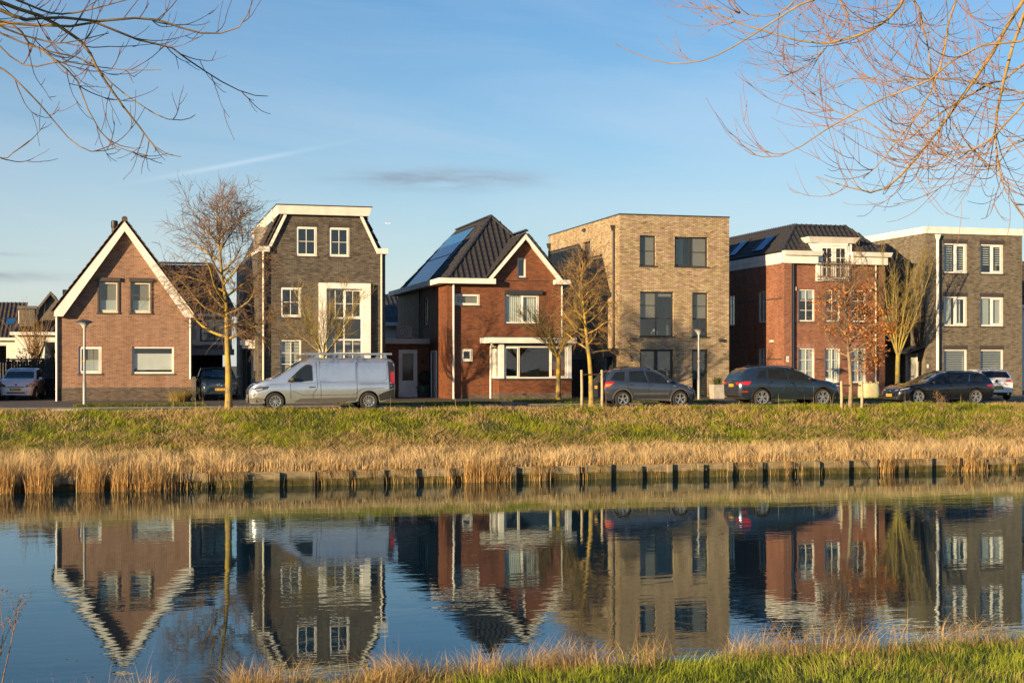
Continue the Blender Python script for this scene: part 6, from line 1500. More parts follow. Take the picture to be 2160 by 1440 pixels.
# ---- grey hatchback (faces right)
P = dict(id='hatch', W=1.755, x0=-2.06, x1=2.07, R=.325, wheels=(-1.22, 1.28), sill=.24, paint='p_grey', tum=.30, spokes=5, spw=.13, spt=1.0, rimk=.68, tw=.2,
         plan=[(-2.06, .80), (-1.95, .90), (-1.6, .97), (-.8, 1), (.8, 1), (1.5, .96), (1.85, .86), (2.0, .74), (2.07, .60)],
         low=[(-2.06, .38), (-1.8, .27), (1.8, .22), (2.07, .28)],
         belt=[(-2.06, .95), (-1.2, 1.02), (.2, .96), (1.0, .90), (1.6, .80), (1.95, .66), (2.07, .55)],
         top=[(-2.06, .99), (-2.0, 1.06), (-1.78, 1.34), (-1.58, 1.50), (-1.2, 1.575), (-.5, 1.60), (.1, 1.56), (.5, 1.40), (1.0, 1.09), (1.15, 1.01), (1.6, .89), (1.9, .76), (2.07, .57)])
v = vehicle('hatchback', 'steel grey hatchback with roof rails beside two tree stakes, facing right', 'car', (21.7, 57.75, GZ), 0, P)
v.patch('side_window', [(-1.16, 1.06), (-1.52, 1.08), (-1.72, 1.12), (-1.50, 1.40), (-1.30, 1.44), (-1.10, 1.44)], 'y', 'carglass', .008, both=True)
v.patch('side_window', [(-.94, 1.05), (-.90, 1.46), (-.30, 1.48), (-.14, 1.00)], 'y', 'carglass', .008, both=True)
v.patch('side_window', [(-.06, .99), (-.20, 1.47), (.14, 1.43), (.48, 1.28), (.72, 1.06), (.70, .96)], 'y', 'carglass', .008, both=True)
v.patch('side_window', [(.82, .98), (.80, 1.06), (.66, 1.20), (1.10, .97)], 'y', 'carglass', .008, both=True)
v.patch('windscreen', [(-.64, 1.02), (.64, 1.02), (.52, 1.46), (-.52, 1.46)], 'x+', 'screen', .010)
v.patch('rear_window', [(-.58, 1.12), (.58, 1.12), (.50, 1.42), (-.50, 1.42)], 'x-', 'screen', .010)
v.patch('spoiler_light', [(-.2, 1.50), (.2, 1.50), (.2, 1.535), (-.2, 1.535)], 'x-', 'red_lens', .03)
v.patch('tail_light', [(-2.0, .80), (-1.76, .83), (-1.58, 1.0), (-1.60, 1.04), (-1.98, 1.02)], 'y', 'red_lens', .012, both=True)
v.patch('tail_light_lens', [(-1.97, .82), (-1.80, .85), (-1.66, .95), (-1.94, .95)], 'y', 'amber_lens', .02, both=True)
for sg in (1, -1): v.patch('tail_light', [(sg * .56, .80), (sg * .72, .82), (sg * .70, 1.0), (sg * .60, 1.0)], 'x-', 'red_lens', .012)
v.patch('reflector', [(-2.02, .58), (-1.84, .59), (-1.84, .63), (-2.02, .62)], 'y', 'red_lens', .012, both=True)
v.patch('headlight', [(1.98, .66), (1.70, .72), (1.60, .82), (1.72, .82), (1.92, .74)], 'y', 'lamp', .012, both=True)
v.archtrim('trimg', .07)
v.patch('side_moulding', [(.78, .50), (.78, .58), (-.72, .58), (-.76, .50)], 'y', 'trimg', .02, both=True)
v.patch('lower_trim', [(.86, .22), (.86, .34), (-.80, .34), (-.80, .24)], 'y', 'trimg', .012, both=True)
v.seam([[(.86, .95), (.86, .60), (.80, .36), (-.10, .36), (-.10, .95)], [(-.10, .95), (-.18, 1.46)], [(-.10, .36), (-.72, .36), (-.86, .60), (-1.0, .80), (-1.02, 1.02), (-.98, 1.46)]])
v.handles([(-.02, .88), (-.86, .90)], 'chrome'); v.mirror(.74, 1.04, 'p_grey', .17); v.rails(-1.35, .05, 'trim'); v.plate('rear', .80, '', .0, .50)
v.patch('indicator', [(.98, .84), (1.08, .83), (1.08, .86), (.98, .87)], 'y', 'lamp', .012, both=True)

# ---- slate SUV estate (faces right)
P = dict(id='suv', W=1.88, x0=-2.35, x1=2.35, R=.36, wheels=(-1.36, 1.43), sill=.26, paint='p_slate', tum=.27, spokes=5, spw=.07, split=.22, spt=1.3, rimk=.74, tw=.23,
         plan=[(-2.35, .82), (-2.22, .92), (-1.8, .98), (-.8, 1), (1, 1), (1.7, .97), (2.1, .88), (2.26, .78), (2.35, .66)],
         low=[(-2.35, .42), (-2.0, .30), (2.0, .25), (2.35, .30)],
         belt=[(-2.35, 1.03), (-1.4, 1.08), (.2, 1.05), (1.0, 1.02), (1.7, .95), (2.15, .80), (2.35, .62)],
         top=[(-2.35, 1.07), (-2.28, 1.18), (-2.05, 1.46), (-1.9, 1.56), (-1.5, 1.645), (-.6, 1.675), (-.1, 1.64), (.4, 1.50), (1.0, 1.19), (1.15, 1.12), (1.8, 1.02), (2.15, .90), (2.35, .64)])
v = vehicle('family_suv', 'large dark slate seven seat car with roof rails and yellow rear plate, facing right', 'car', (28.15, 57.55, GZ), 0, P)
v.patch('side_window', [(-1.16, 1.13), (-1.62, 1.15), (-1.42, 1.46), (-1.14, 1.52)], 'y', 'carglass', .008, both=True)
v.patch('side_window', [(-1.06, 1.12), (-1.04, 1.52), (-.34, 1.55), (-.20, 1.10)], 'y', 'carglass', .008, both=True)
v.patch('side_window', [(-.10, 1.09), (-.24, 1.54), (.05, 1.52), (.42, 1.38), (.86, 1.12), (.80, 1.07)], 'y', 'carglass', .008, both=True)
v.seam([[(-1.62, 1.12), (.9, 1.05)]], w=.02)
v.patch('windscreen', [(-.70, 1.14), (.70, 1.14), (.58, 1.54), (-.58, 1.54)], 'x+', 'screen', .010)
v.patch('rear_window', [(-.64, 1.20), (.64, 1.20), (.56, 1.46), (-.56, 1.46)], 'x-', 'screen', .010)
v.patch('spoiler_light', [(-.25, 1.545), (.25, 1.545), (.25, 1.575), (-.25, 1.575)], 'x-', 'red_lens', .03)
for sg in (1, -1): v.patch('tail_light', [(sg * .50, .90), (sg * .77, .90), (sg * .76, 1.02), (sg * .46, .98)], 'x-', 'red_lens', .012)
v.patch('tail_light', [(-2.30, .90), (-1.96, .88), (-1.84, 1.04), (-2.29, 1.02)], 'y', 'red_lens', .012, both=True)
v.patch('reflector', [(-2.26, .58), (-2.02, .58), (-2.00, .63), (-2.26, .62)], 'y', 'red_lens', .012, both=True)
v.patch('headlight', [(2.26, .80), (2.0, .86), (1.82, .95), (2.1, .92)], 'y', 'lamp', .012, both=True)
v.archtrim('trim', .075); v.patch('lower_trim', [(.98, .25), (.98, .36), (-.90, .36), (-.90, .28)], 'y', 'trim', .012, both=True)
v.patch('rear_bumper', [(-.74, .36), (.74, .36), (.74, .50), (-.74, .50)], 'x-', 'trim', .014)
v.patch('badge_strip', [(.965, .60), (.985, .60), (.985, .82), (.965, .82)], 'y', 'chrome', .014, both=True)
v.patch('badge', [(.94, .96), (1.06, .955), (1.06, .975), (.94, .98)], 'y', 'chrome', .014, both=True)
v.seam([[(.96, 1.03), (.96, .64), (.90, .40), (-.14, .40), (-.14, 1.05)], [(-.14, 1.06), (-.24, 1.54)], [(-.14, .40), (-.80, .40), (-.98, .66), (-1.10, .90), (-1.10, 1.08)]])
v.handles([(-.04, .965), (-.98, .98)], 'chrome'); v.mirror(.78, 1.14, 'trim', .18); v.rails(-1.6, .2, 'trim'); v.plate('rear', .86, '', .02, .50)
mb = MB(); mb.tube([(-1.55, 0, 1.66), (-1.62, 0, 1.76)], .012, 5); mb.obj('antenna', M['trim'], v.root)

# ---- black estate (faces left)
P = dict(id='estate', W=1.83, x0=-2.36, x1=2.36, R=.335, wheels=(-1.40, 1.45), sill=.19, paint='p_black', tum=.30, spokes=5, spw=.06, split=.2, spt=1.2, rimk=.74, tw=.22,
         plan=[(-2.36, .84), (-2.2, .93), (-1.7, .985), (-.8, 1), (1.0, .99), (1.7, .96), (2.1, .87), (2.27, .76), (2.36, .60)],
         low=[(-2.36, .34), (-2.0, .22), (2.0, .17), (2.36, .20)],
         belt=[(-2.36, .88), (-1.4, .94), (.2, .90), (1.0, .86), (1.7, .78), (2.15, .66), (2.36, .52)],
         top=[(-2.36, .92), (-2.28, 1.02), (-1.98, 1.30), (-1.75, 1.38), (-1.2, 1.435), (-.4, 1.445), (.1, 1.38), (.55, 1.20), (.95, .98), (1.1, .93), (1.7, .85), (2.15, .73), (2.36, .54)])
v = vehicle('estate_car', 'low black estate car with dark multi spoke wheels, facing left', 'car', (36.05, 57.85, GZ), 180, P)
v.patch('side_window', [(-1.10, .98), (-1.90, 1.01), (-1.66, 1.27), (-1.16, 1.33)], 'y', 'carglass', .008, both=True)
v.patch('side_window', [(-1.00, .975), (-1.06, 1.34), (-.42, 1.35), (-.30, .95)], 'y', 'carglass', .008, both=True)
v.patch('side_window', [(-.20, .945), (-.32, 1.35), (.02, 1.31), (.40, 1.16), (.72, .96), (.68, .92)], 'y', 'carglass', .008, both=True)
v.patch('windscreen', [(-.68, .95), (.68, .95), (.55, 1.33), (-.55, 1.33)], 'x+', 'screen', .010)
v.patch('rear_window', [(-.62, 1.0), (.62, 1.0), (.54, 1.28), (-.54, 1.28)], 'x-', 'screen', .010)
v.patch('tail_light', [(-2.32, .74), (-1.98, .78), (-1.96, .86), (-2.32, .88)], 'y', 'red_lens', .012, both=True)
v.patch('headlight', [(2.30, .60), (1.90, .68), (1.80, .74), (2.15, .69), (2.3, .64)], 'y', 'lamp', .012, both=True)
for sg in (1, -1): v.patch('headlight', [(sg * .40, .58), (sg * .74, .60), (sg * .76, .68), (sg * .42, .64)], 'x+', 'lamp', .012)
for sg in (1, -1): v.patch('grille', [(sg * .04, .44), (sg * .30, .44), (sg * .32, .58), (sg * .06, .60)], 'x+', 'trim', .012)
v.patch('air_intake', [(-.60, .22), (.60, .22), (.66, .36), (-.66, .36)], 'x+', 'trim', .010)
v.patch('window_trim', [(-.06 - 1.02, 1.0), (-1.02 - .02, 1.0), (-1.12 - .02, 1.31), (-1.16, 1.31)], 'y', 'chrome', .014, both=True)
v.seam([[(.92, .86), (.94, .50), (.84, .26), (-.24, .26), (-.24, .92)], [(-.24, .26), (-.84, .26), (-1.0, .50), (-1.10, .74), (-1.06, .94)]])
v.handles([(-.10, .80), (-1.0, .83)], 'p_black'); v.mirror(.72, .98, 'trim', .17); v.rails(-1.7, -.05, 'trim', h=.035); v.plate('front', .40, '', 0.0, .50); emblem(v, 'front', .60, .045, 'chrome')
v.patch('badge', [(1.0, .66), (1.1, .655), (1.1, .68), (1.0, .685)], 'y', 'chrome', .012, both=True)

# ---- white hatch seen from behind
P = dict(id='golf', W=1.79, x0=-2.13, x1=2.13, R=.315, wheels=(-1.3, 1.3), sill=.22, paint='p_white', tum=.30, spokes=5, rimk=.7,
         plan=[(-2.13, .86), (-2.0, .94), (-1.6, .985), (-.8, 1), (1, .99), (1.7, .94), (2.0, .84), (2.13, .66)],
         low=[(-2.13, .36), (-1.8, .25), (1.8, .2), (2.13, .25)],
         belt=[(-2.13, .93), (-1.4, .98), (.2, .94), (1.0, .9), (1.7, .8), (2.13, .55)],
         top=[(-2.13, .97), (-2.04, 1.06), (-1.80, 1.33), (-1.70, 1.40), (-1.2, 1.46), (-.4, 1.48), (.1, 1.43), (.55, 1.24), (1.0, 1.02), (1.7, .88), (2.13, .57)])
v = vehicle('white_hatchback', 'white hatchback seen from behind in the driveway, beyond the black estate car', 'car', (42.0, 63.3, GZ + .06), 75, P)
v.patch('rear_window', [(-.68, 1.06), (.68, 1.06), (.58, 1.34), (-.58, 1.34)], 'x-', 'carglass', .012)
v.patch('spoiler', [(-.58, 1.36), (.58, 1.36), (.56, 1.405), (-.56, 1.405)], 'x-', 'p_white', .06)
for sg in (1, -1): v.patch('tail_light', [(sg * .42, .86), (sg * .76, .84), (sg * .77, .98), (sg * .50, .99)], 'x-', 'red_lens', .014)
v.patch('side_window', [(-.06, .99), (-.2, 1.39), (.14, 1.35), (.7, .97)], 'y', 'carglass', .008, both=True); v.patch('side_window', [(-.16, 1.0), (-.3, 1.39), (-1.0, 1.37), (-1.55, 1.08), (-1.5, 1.03)], 'y', 'carglass', .008, both=True)
v.patch('rear_diffuser', [(-.70, .27), (.70, .27), (.74, .38), (-.74, .38)], 'x-', 'trim', .012)
v.patch('plate_recess', [(-.34, .50), (.34, .50), (.30, .66), (-.30, .66)], 'x-', 'trimg', .004); v.plate('rear', .57, '', 0, .5); emblem(v, 'rear', .90, .062, 'trim')
mb = MB(); mb.tube([(-2.16, -.55, .30), (-2.05, -.55, .30)], .04, 8); mb.tube([(-2.16, .55, .30), (-2.05, .55, .30)], .04, 8); mb.obj('exhaust', M['chrome'], v.root)

# ---- white small car seen from the front, far left
P = dict(id='up', W=1.65, x0=-1.78, x1=1.78, R=.30, wheels=(-1.2, 1.22), sill=.2, paint='p_white', tum=.24, spokes=6, rimk=.66,
         plan=[(-1.78, .85), (-1.4, .97), (-.5, 1), (.8, 1), (1.3, .97), (1.6, .88), (1.72, .78), (1.78, .68)],
         low=[(-1.78, .32), (1.4, .2), (1.78, .22)],
         belt=[(-1.78, .95), (-.8, .96), (.6, .90), (1.2, .84), (1.6, .74), (1.78, .62)],
         top=[(-1.78, 1.0), (-1.68, 1.3), (-1.5, 1.42), (-.8, 1.48), (-.1, 1.47), (.3, 1.36), (.85, 1.06), (1.0, 1.0), (1.45, .90), (1.7, .76), (1.78, .64)])
v = vehicle('white_compact_car', 'small white car seen from the front in the driveway at the far left', 'car', (-4.85, 75.3, GZ + .06), -96, P, CG, 1.07)
v.patch('windscreen', [(-.66, 1.0), (.66, 1.0), (.56, 1.41), (-.56, 1.41)], 'x+', 'screen', .010)
v.patch('side_window', [(-.4, .98), (-.45, 1.40), (.10, 1.36), (.66, 1.02), (.62, .95)], 'y', 'carglass', .008, both=True); v.patch('side_window', [(-.5, .98), (-.55, 1.40), (-1.2, 1.36), (-1.35, 1.02)], 'y', 'carglass', .008, both=True)
for sg in (1, -1):
    v.patch('headlight', [(sg * .40, .60), (sg * .70, .62), (sg * .72, .72), (sg * .62, .76), (sg * .48, .70)], 'x+', 'lamp_dark', .012)
    v.patch('headlight_lens', [(sg * .50, .635), (sg * .64, .64), (sg * .66, .70), (sg * .54, .69)], 'x+', 'lamp', .02)
    v.patch('fog_light', [(sg * .46, .36), (sg * .68, .37), (sg * .68, .42), (sg * .48, .41)], 'x+', 'trim', .012)
v.patch('headlight', [(1.70, .62), (1.46, .68), (1.38, .76), (1.6, .74)], 'y', 'lamp', .012, both=True)
v.patch('air_intake', [(-.42, .31), (.42, .31), (.38, .37), (-.38, .37)], 'x+', 'trim', .012); v.patch('grille', [(-.34, .585), (.34, .585), (.40, .63), (.30, .62), (-.30, .62), (-.40, .63)], 'x+', 'trim', .010)
v.patch('lower_trim', [(-.60, .2), (.60, .2), (.62, .245), (-.62, .245)], 'x+', 'trim', .012)
v.plate('front', .49, 'H-079-BR', 0, .50); emblem(v, 'front', .70, .045, 'plate_blue'); v.mirror(.62, .98, 'p_white', .17); v.archtrim('trim', .02)
v.seam([[(.70, .9), (.72, .5), (.6, .3), (-.42, .3), (-.42, .95)]])

# ---- dark blue SUV in the carport
P = dict(id='merc', W=1.92, x0=-2.33, x1=2.33, R=.36, wheels=(-1.42, 1.45), sill=.26, paint='p_navy', tum=.26, spokes=5, rimk=.72,
         plan=[(-2.33, .84), (-1.8, .98), (-.8, 1), (1, 1), (1.7, .98), (2.1, .92), (2.25, .84), (2.33, .74)],
         low=[(-2.33, .4), (-2, .3), (2.0, .25), (2.33, .28)],
         belt=[(-2.33, 1.0), (-.8, 1.04), (.6, 1.0), (1.6, .96), (2.1, .86), (2.33, .70)],
         top=[(-2.33, 1.05), (-2.1, 1.4), (-1.6, 1.58), (-.6, 1.64), (-.1, 1.61), (.4, 1.45), (.95, 1.16), (1.15, 1.10), (1.8, 1.04), (2.15, .95), (2.33, .74)])
v = vehicle('dark_blue_suv', 'dark blue car with star emblem on its grille, parked nose out in the carport', 'car', (4.55, 73.1, GZ + .06), -90, P, CG, 1.0)
v.patch('windscreen', [(-.74, 1.14), (.74, 1.14), (.62, 1.54), (-.62, 1.54)], 'x+', 'screen', .010)
v.patch('grille', [(-.50, .62), (.50, .62), (.58, .80), (.52, .84), (-.52, .84), (-.58, .80)], 'x+', 'trim', .012); v.patch('grille_bar', [(-.48, .715), (.48, .715), (.48, .745), (-.48, .745)], 'x+', 'chrome', .02)
emblem(v, 'front', .73, .105, 'chrome', True)
for sg in (1, -1):
    v.patch('headlight', [(sg * .62, .74), (sg * .86, .78), (sg * .87, .90), (sg * .60, .86)], 'x+', 'lamp_dark', .012); v.patch('headlight_lens', [(sg * .68, .80), (sg * .82, .82), (sg * .82, .86), (sg * .68, .85)], 'x+', 'chrome', .02)
    v.patch('air_intake', [(sg * .58, .40), (sg * .84, .42), (sg * .86, .60), (sg * .74, .58)], 'x+', 'trim', .012)
v.patch('air_intake', [(-.5, .34), (.5, .34), (.46, .44), (-.46, .44)], 'x+', 'trim', .012); v.plate('front', .53, '', 0, .5); v.mirror(.8, 1.12, 'p_navy', .18)
v.patch('side_window', [(-.2, 1.1), (-.3, 1.5), (.05, 1.48), (.8, 1.12)], 'y', 'carglass', .008, both=True)
# illegible plates carry dark character strokes only
for o in [o for o in COL.objects if o.name.startswith('number_plate') and o.parent and o.parent.name.split('.')[0] in ('delivery_van', 'hatchback', 'family_suv', 'estate_car', 'white_hatchback', 'dark_blue_suv')]:
    c = [Vector(q) for q in o.bound_box]; x = c[4].x if abs(c[4].x) > abs(c[0].x) else c[0].x; sgx = 1 if x > 0 else -1; y0, y1 = c[0].y, c[2].y; zm = (c[0].z + c[1].z) / 2; mb = MB(); k = 0
    for i in range(8):
        if i in (2, 5): continue
        yy = y0 + .06 + (y1 - y0 - .1) * (i + .3) / 8; mb.box(min(x, x + sgx * .002), max(x, x + sgx * .002), yy, yy + .030, zm - .034, zm + .034)
    mb.obj('lettering', M['trimg'], o)
# ------------------------------------------------------------------ street furniture and garden things
M['lamp_metal'] = pmat('lamp_post_paint', (0.27, 0.275, 0.27), 0.45, 0.2, var=0.08)
M['lamp_glass'] = pmat('milky_lamp_bowl', (0.55, 0.55, 0.52), 0.25, var=0.05)
M['band'] = pmat('orange_sticker', (0.6, 0.32, 0.03), 0.5)
def lamp_post(label, loc, H):
    r = thing('street_lamp', label, 'street lamp', loc, 0, 'street lamps in front of the houses')
    mb = MB(); mb.tube([(0, 0, -.1), (0, 0, 1.0), (0, 0, 1.02), (0, 0, H - .32)], [.075, .075, .06, .05], 12); mb.obj('pole', M['lamp_metal'], r, smooth=True, angle=40)
    mb = MB(); mb.lathe([(.06, H - .36), (.09, H - .32), (.13, H - .25), (.20, H - .17), (.33, H - .12)], 20); mb.obj('bowl', M['lamp_glass'], r, smooth=True)
    mb = MB(); mb.lathe([(.33, H - .125), (.36, H - .12), (.35, H - .09), (.20, H - .02), (.08, H), (0.0, H + .004)], 20); mb.obj('hood', M['dgrey'], r, smooth=True, angle=40)
    mb = MB(); mb.lathe([(.063, 1.85), (.064, 1.95)], 12); mb.obj('sticker', M['band'], r, smooth=True); return r
lamp_post('grey street lamp with saucer hood in front of the gabled brown house', (-1.56, 62.4, GP), 3.62)
lamp_post('grey street lamp with saucer hood in front of the buff cube house', (26.88, 64.0, GP), 3.55)
# big bag
mb = MB(); rg = random.Random(5); n = 28; rings = []
for j, (z, k) in enumerate(((0, .86), (.06, .98), (.25, 1.06), (.5, 1.05), (.7, 1.0), (.82, .97), (.88, .96))):
    for i in range(n):
        a = 2 * math.pi * i / n; s = k * .5 / max(abs(math.cos(a)), abs(math.sin(a))) ** .75 * (1 + rg.uniform(-.03, .03)); mb.v.append((s * math.cos(a), s * math.sin(a), z + (rg.uniform(-.03, .04) if j > 4 else 0)))
for j in range(6):
    for i in range(n): mb.f.append((j * n + i, j * n + (i + 1) % n, (j + 1) * n + (i + 1) % n, (j + 1) * n + i)); mb.m.append(0)
b0 = len(mb.v); mb.v.append((0, 0, .80)); 
for i in range(n): mb.f.append((6 * n + i, 6 * n + (i + 1) % n, b0)); mb.m.append(0)
M['bigbag'] = pmat('woven_bag', (0.46, 0.43, 0.25), 0.8, var=0.15, scale=5, bump=.4, bscale=30)
bg_ = thing('big_bag', 'yellowish woven builders bag on the grass verge in front of the red house', 'bag', (36.75, 65.3, GP)); bg_.scale = (.88, .88, .9); mb.obj('bag', M['bigbag'], bg_, smooth=True)
for sx, sy in ((-.4, -.4), (.4, -.4), (.4, .4), (-.4, .4)):
    s = MB(); s.tube([(sx, sy, .82), (sx * 1.05, sy, .96), (sx * .85, sy, .98), (sx * .75, sy, .84)], .022, 5); s.obj('loop', M['bigbag'], bg_)
# planter with shrub
pl = thing('planter', 'square concrete planter with a spiky plant at the corner of the buff house', 'planter', (29.4, 67.6, GP)); mb = MB()
mb.hexa([(-.28, -.28, 0), (.28, -.28, 0), (.28, .28, 0), (-.28, .28, 0), (-.33, -.33, .72), (.33, -.33, .72), (.33, .33, .72), (-.33, .33, .72)]); mb.obj('pot', M['concrete'], pl)
n = 160; a = RNG.uniform(0, 6.28, n); o = blades('foliage', RNG.normal(0, .07, n), RNG.normal(0, .07, n), np.full(n, .70), RNG.uniform(.3, .55, n), np.full(n, .03), RNG.uniform(.1, .8, n), a, mixc((.05, .08, .02), (.14, .17, .05), RNG.random(n)), M['grass']); o.parent = pl
# wheelie bins beside the fence
M['bin'] = pmat('dark_bin_plastic', (0.018, 0.02, 0.022), 0.55)
for i, (x, lab) in enumerate(((-3.95, 'dark wheelie bin nearest the small white car'), (-3.40, 'dark wheelie bin against the wall of the gabled house'))):
    r = thing('wheelie_bin', lab, 'bin', (x, 77.6, GP), 0, 'wheelie bins by the timber fence'); mb = MB()
    mb.hexa([(-.22, -.26, .05), (.22, -.26, .05), (.22, .26, .05), (-.22, .26, .05), (-.26, -.34, 1.0), (.26, -.34, 1.0), (.26, .34, 1.0), (-.26, .34, 1.0)]); mb.obj('bin_body', M['bin'], r)
    mb = MB(); mb.hexa([(-.28, -.37, 1.0), (.28, -.37, 1.0), (.28, .38, 1.02), (-.28, .38, 1.02), (-.25, -.33, 1.06), (.25, -.33, 1.06), (.25, .3, 1.09), (-.25, .3, 1.09)]); mb.obj('lid', M['bin'], r)
# air conditioner on the garage roof
ac = thing('air_conditioner', 'pale air conditioning unit on the flat garage roof of the red house', 'air conditioner', (14.7, 75.9, GZ + 3.205)); mb = MB(); mb.box(-.40, .40, -.16, .16, .07, .66); mb.obj('casing', M['lamp_metal'], ac)
mb = MB(); mb.tube([(-.08 + .24 * math.cos(a), -.17, .37 + .24 * math.sin(a)) for a in np.linspace(0, 6.283, 19)], .012, 5, cap=False)
for k in range(4): mb.tube([(-.08 + .08 * (k + 0) * math.cos(1), -.165, .37), (-.08 + .24 * math.cos(k * 1.57), -.17, .37 + .24 * math.sin(k * 1.57))], .008, 4)
mb.obj('fan_grille', M['dgrey'], ac); mb = MB(); mb.box(-.36, -.30, -.2, .2, 0, .07); mb.box(.30, .36, -.2, .2, 0, .07); mb.obj('foot', M['black'], ac)
mb = MB(); mb.tube([(.4, 0, .25), (.6, 0, .3), (.75, .05, .12), (1.1, .1, .06)], .035, 6); mb.obj('pipe', M['lamp_metal'], ac, smooth=True)
# hose reel and green can by the garage door
hr = thing('hose_reel', 'black hose reel hanging on the shaded garage wall beside the white door', 'hose reel', (15.68, 75.2, GZ + 1.1)); mb = MB()
for k in range(5): mb.tube([((.20 + .03 * k) * math.cos(a), -.06 - .015 * (k % 2), (.24 + .035 * k) * math.sin(a)) for a in np.linspace(0, 6.283, 17)], .018, 5, cap=False)
mb.obj('hose', M['black'], hr, smooth=True); mb = MB(); mb.lathe([(.12, -.10), (.12, .06)], 12, 'y'); mb.box(-.1, .1, -.02, .08, -.15, .15); mb.obj('bracket', M['black'], hr)
M['green_can'] = pmat('green_plastic', (0.02, 0.16, 0.10), 0.5)
wc = thing('watering_can', 'green watering can standing below the hose reel', 'watering can', (15.55, 75.0, GP + .25)); mb = MB(); mb.lathe([(0, 0), (.16, 0), (.20, .08), (.20, .28), (.12, .34), (.0, .34)], 14); mb.obj('can', M['green_can'], wc, smooth=True, angle=50)
mb = MB(); mb.tube([(-.18, 0, .08), (-.30, 0, .22), (-.38, 0, .34)], [.03, .022, .03], 6); mb.obj('spout', M['green_can'], wc); mb = MB(); mb.tube([(.1, 0, .33), (.16, 0, .44), (.26, 0, .36), (.2, 0, .18)], .015, 5); mb.obj('handle', M['green_can'], wc)
mb = MB(); mb.box(-.25, .25, -.15, .2, 0, .25); tag(mb.obj('crate', M['black'], None, (15.6, 75.05, GP)), 'low dark crate under the green watering can', 'crate')
# timber post by the downpipe of house 1
mb = MB(); mb.box(-.09, .09, -.09, .09, 0, 1.12); mb.prism([(-.09, 1.12), (.09, 1.12), (0, 1.17)], -.09, .09); tag(mb.obj('timber_post', M['timber_grey'], None, (3.34, 71.0, GP)), 'short brown timber post at the right corner of the gabled house', 'post')
# plank fence at far left
fe = thing('plank_fence', 'weathered grey plank fence left of the gabled house', 'fence', (-9.0, 80.0, GZ))
fm_ = MB(); fm_.box(0, .132, 0, .022, .02, 2.0); fmesh = fm_.mesh('plank', M['timber_grey'])
for i in range(40): o = place('plank', fmesh, fe, (i * .143, rg.uniform(-.01, .01), rg.uniform(-.02, .02)))
for x in (0, 1.9, 3.05, 4.8): fbox(fe, 'post', 'timber_grey', x, x + .12, .03, .13, 0, 2.15)
fbox(fe, 'cap_rail', 'timber_grey', -.1, 5.75, -.05, .12, 2.03, 2.12)
# dark side fence strip right of H3 (shaded passage)
pg = thing('garden_gate', 'dark gate in the shaded passage between the bay window house and the buff house', 'gate', (22.3, 75.2, GZ))
for i in range(19): fbox(pg, 'board', 'timber_dark', .02 + i * .157, .02 + i * .157 + .147, 0, .03, .05, 2.1)

# ------------------------------------------------------------------ houses beyond the row
BGH = "houses beyond the row"
def bg_house(label, loc, Wd, Dp, eave, ridge, wall, roofm, axis='x', wins=(), over=.3, rz=0):
    r = thing('far_house', label, 'house', loc, rz, BGH); mb = MB()
    if axis == 'x': wall_sheet(mb, [(0, 0, Wd), (eave, 0, Wd)], wins, FRONT); wall_sheet(mb, [(0, 0, Wd), (eave, 0, Wd)], [], BACK(Dp)); sd = [(0, 0, Dp), (eave, 0, Dp), (ridge, Dp / 2, Dp / 2)]; wall_sheet(mb, sd, [], LEFT); wall_sheet(mb, sd, [], RIGHT(Wd))
    else: fr_ = [(0, 0, Wd), (eave, 0, Wd), (ridge, Wd / 2, Wd / 2)]; wall_sheet(mb, fr_, wins, FRONT); wall_sheet(mb, fr_, [], BACK(Dp)); sd = [(0, 0, Dp), (eave, 0, Dp)]; wall_sheet(mb, sd, [], LEFT); wall_sheet(mb, sd, [], RIGHT(Wd))
    mb.obj('wall', M[wall], r); o = over; dz = (ridge - eave) / (Dp / 2 if axis == 'x' else Wd / 2) * o
    if axis == 'x':
        A = [[(-o, -o, eave - dz), (Wd + o, -o, eave - dz), (Wd + o, Dp / 2, ridge), (-o, Dp / 2, ridge)], [(-o, Dp + o, eave - dz), (Wd + o, Dp + o, eave - dz), (Wd + o, Dp / 2, ridge), (-o, Dp / 2, ridge)]]
        ro = roof_slab(r, A, roofm, .1); tile_plane(ro, (-o, -o, eave - dz), (1, 0, 0), (0, Dp / 2 + o, ridge - eave + dz), [(0, 0), (Wd + 2 * o, 0), (Wd + 2 * o, math.hypot(Dp / 2 + o, ridge - eave + dz)), (0, math.hypot(Dp / 2 + o, ridge - eave + dz))], (0, None), mat=roofm)
        fbox(r, 'gutter', 'white', -o, Wd + o, -o - .15, -o, eave - dz - .15, eave - dz + .06)
    else:
        A = [[(-o, -o, eave - dz), (-o, Dp + o, eave - dz), (Wd / 2, Dp + o, ridge), (Wd / 2, -o, ridge)], [(Wd + o, -o, eave - dz), (Wd + o, Dp + o, eave - dz), (Wd / 2, Dp + o, ridge), (Wd / 2, -o, ridge)]]
        ro = roof_slab(r, A, roofm, .12)
        for s in (1, -1):
            X = lambda x: x if s > 0 else Wd - x
            vb = MB(); vb.prism([(X(-o), eave - dz - .02), (X(Wd / 2), ridge + .0), (X(Wd / 2), ridge - .22), (X(-o + .1), eave - dz - .2)], -o - .03, -o + .01); vb.obj('verge_board', M['white'], r)
    for a, b, c, d in wins: window(r, a, b, c, d, cols=((1, 1, 1, 0), (1, 1, 1, 0)), fm='white', sill=None)
    return r, ro
a_, ar = bg_house('white rendered house with brown tiled roof and skylight at the far left edge', (-13.2, 112, GZ), 5.6, 12, 3.9, 6.7, 'render', 'tile_brown', 'x', ((3.5, 4.9, 1.9, 3.3),))
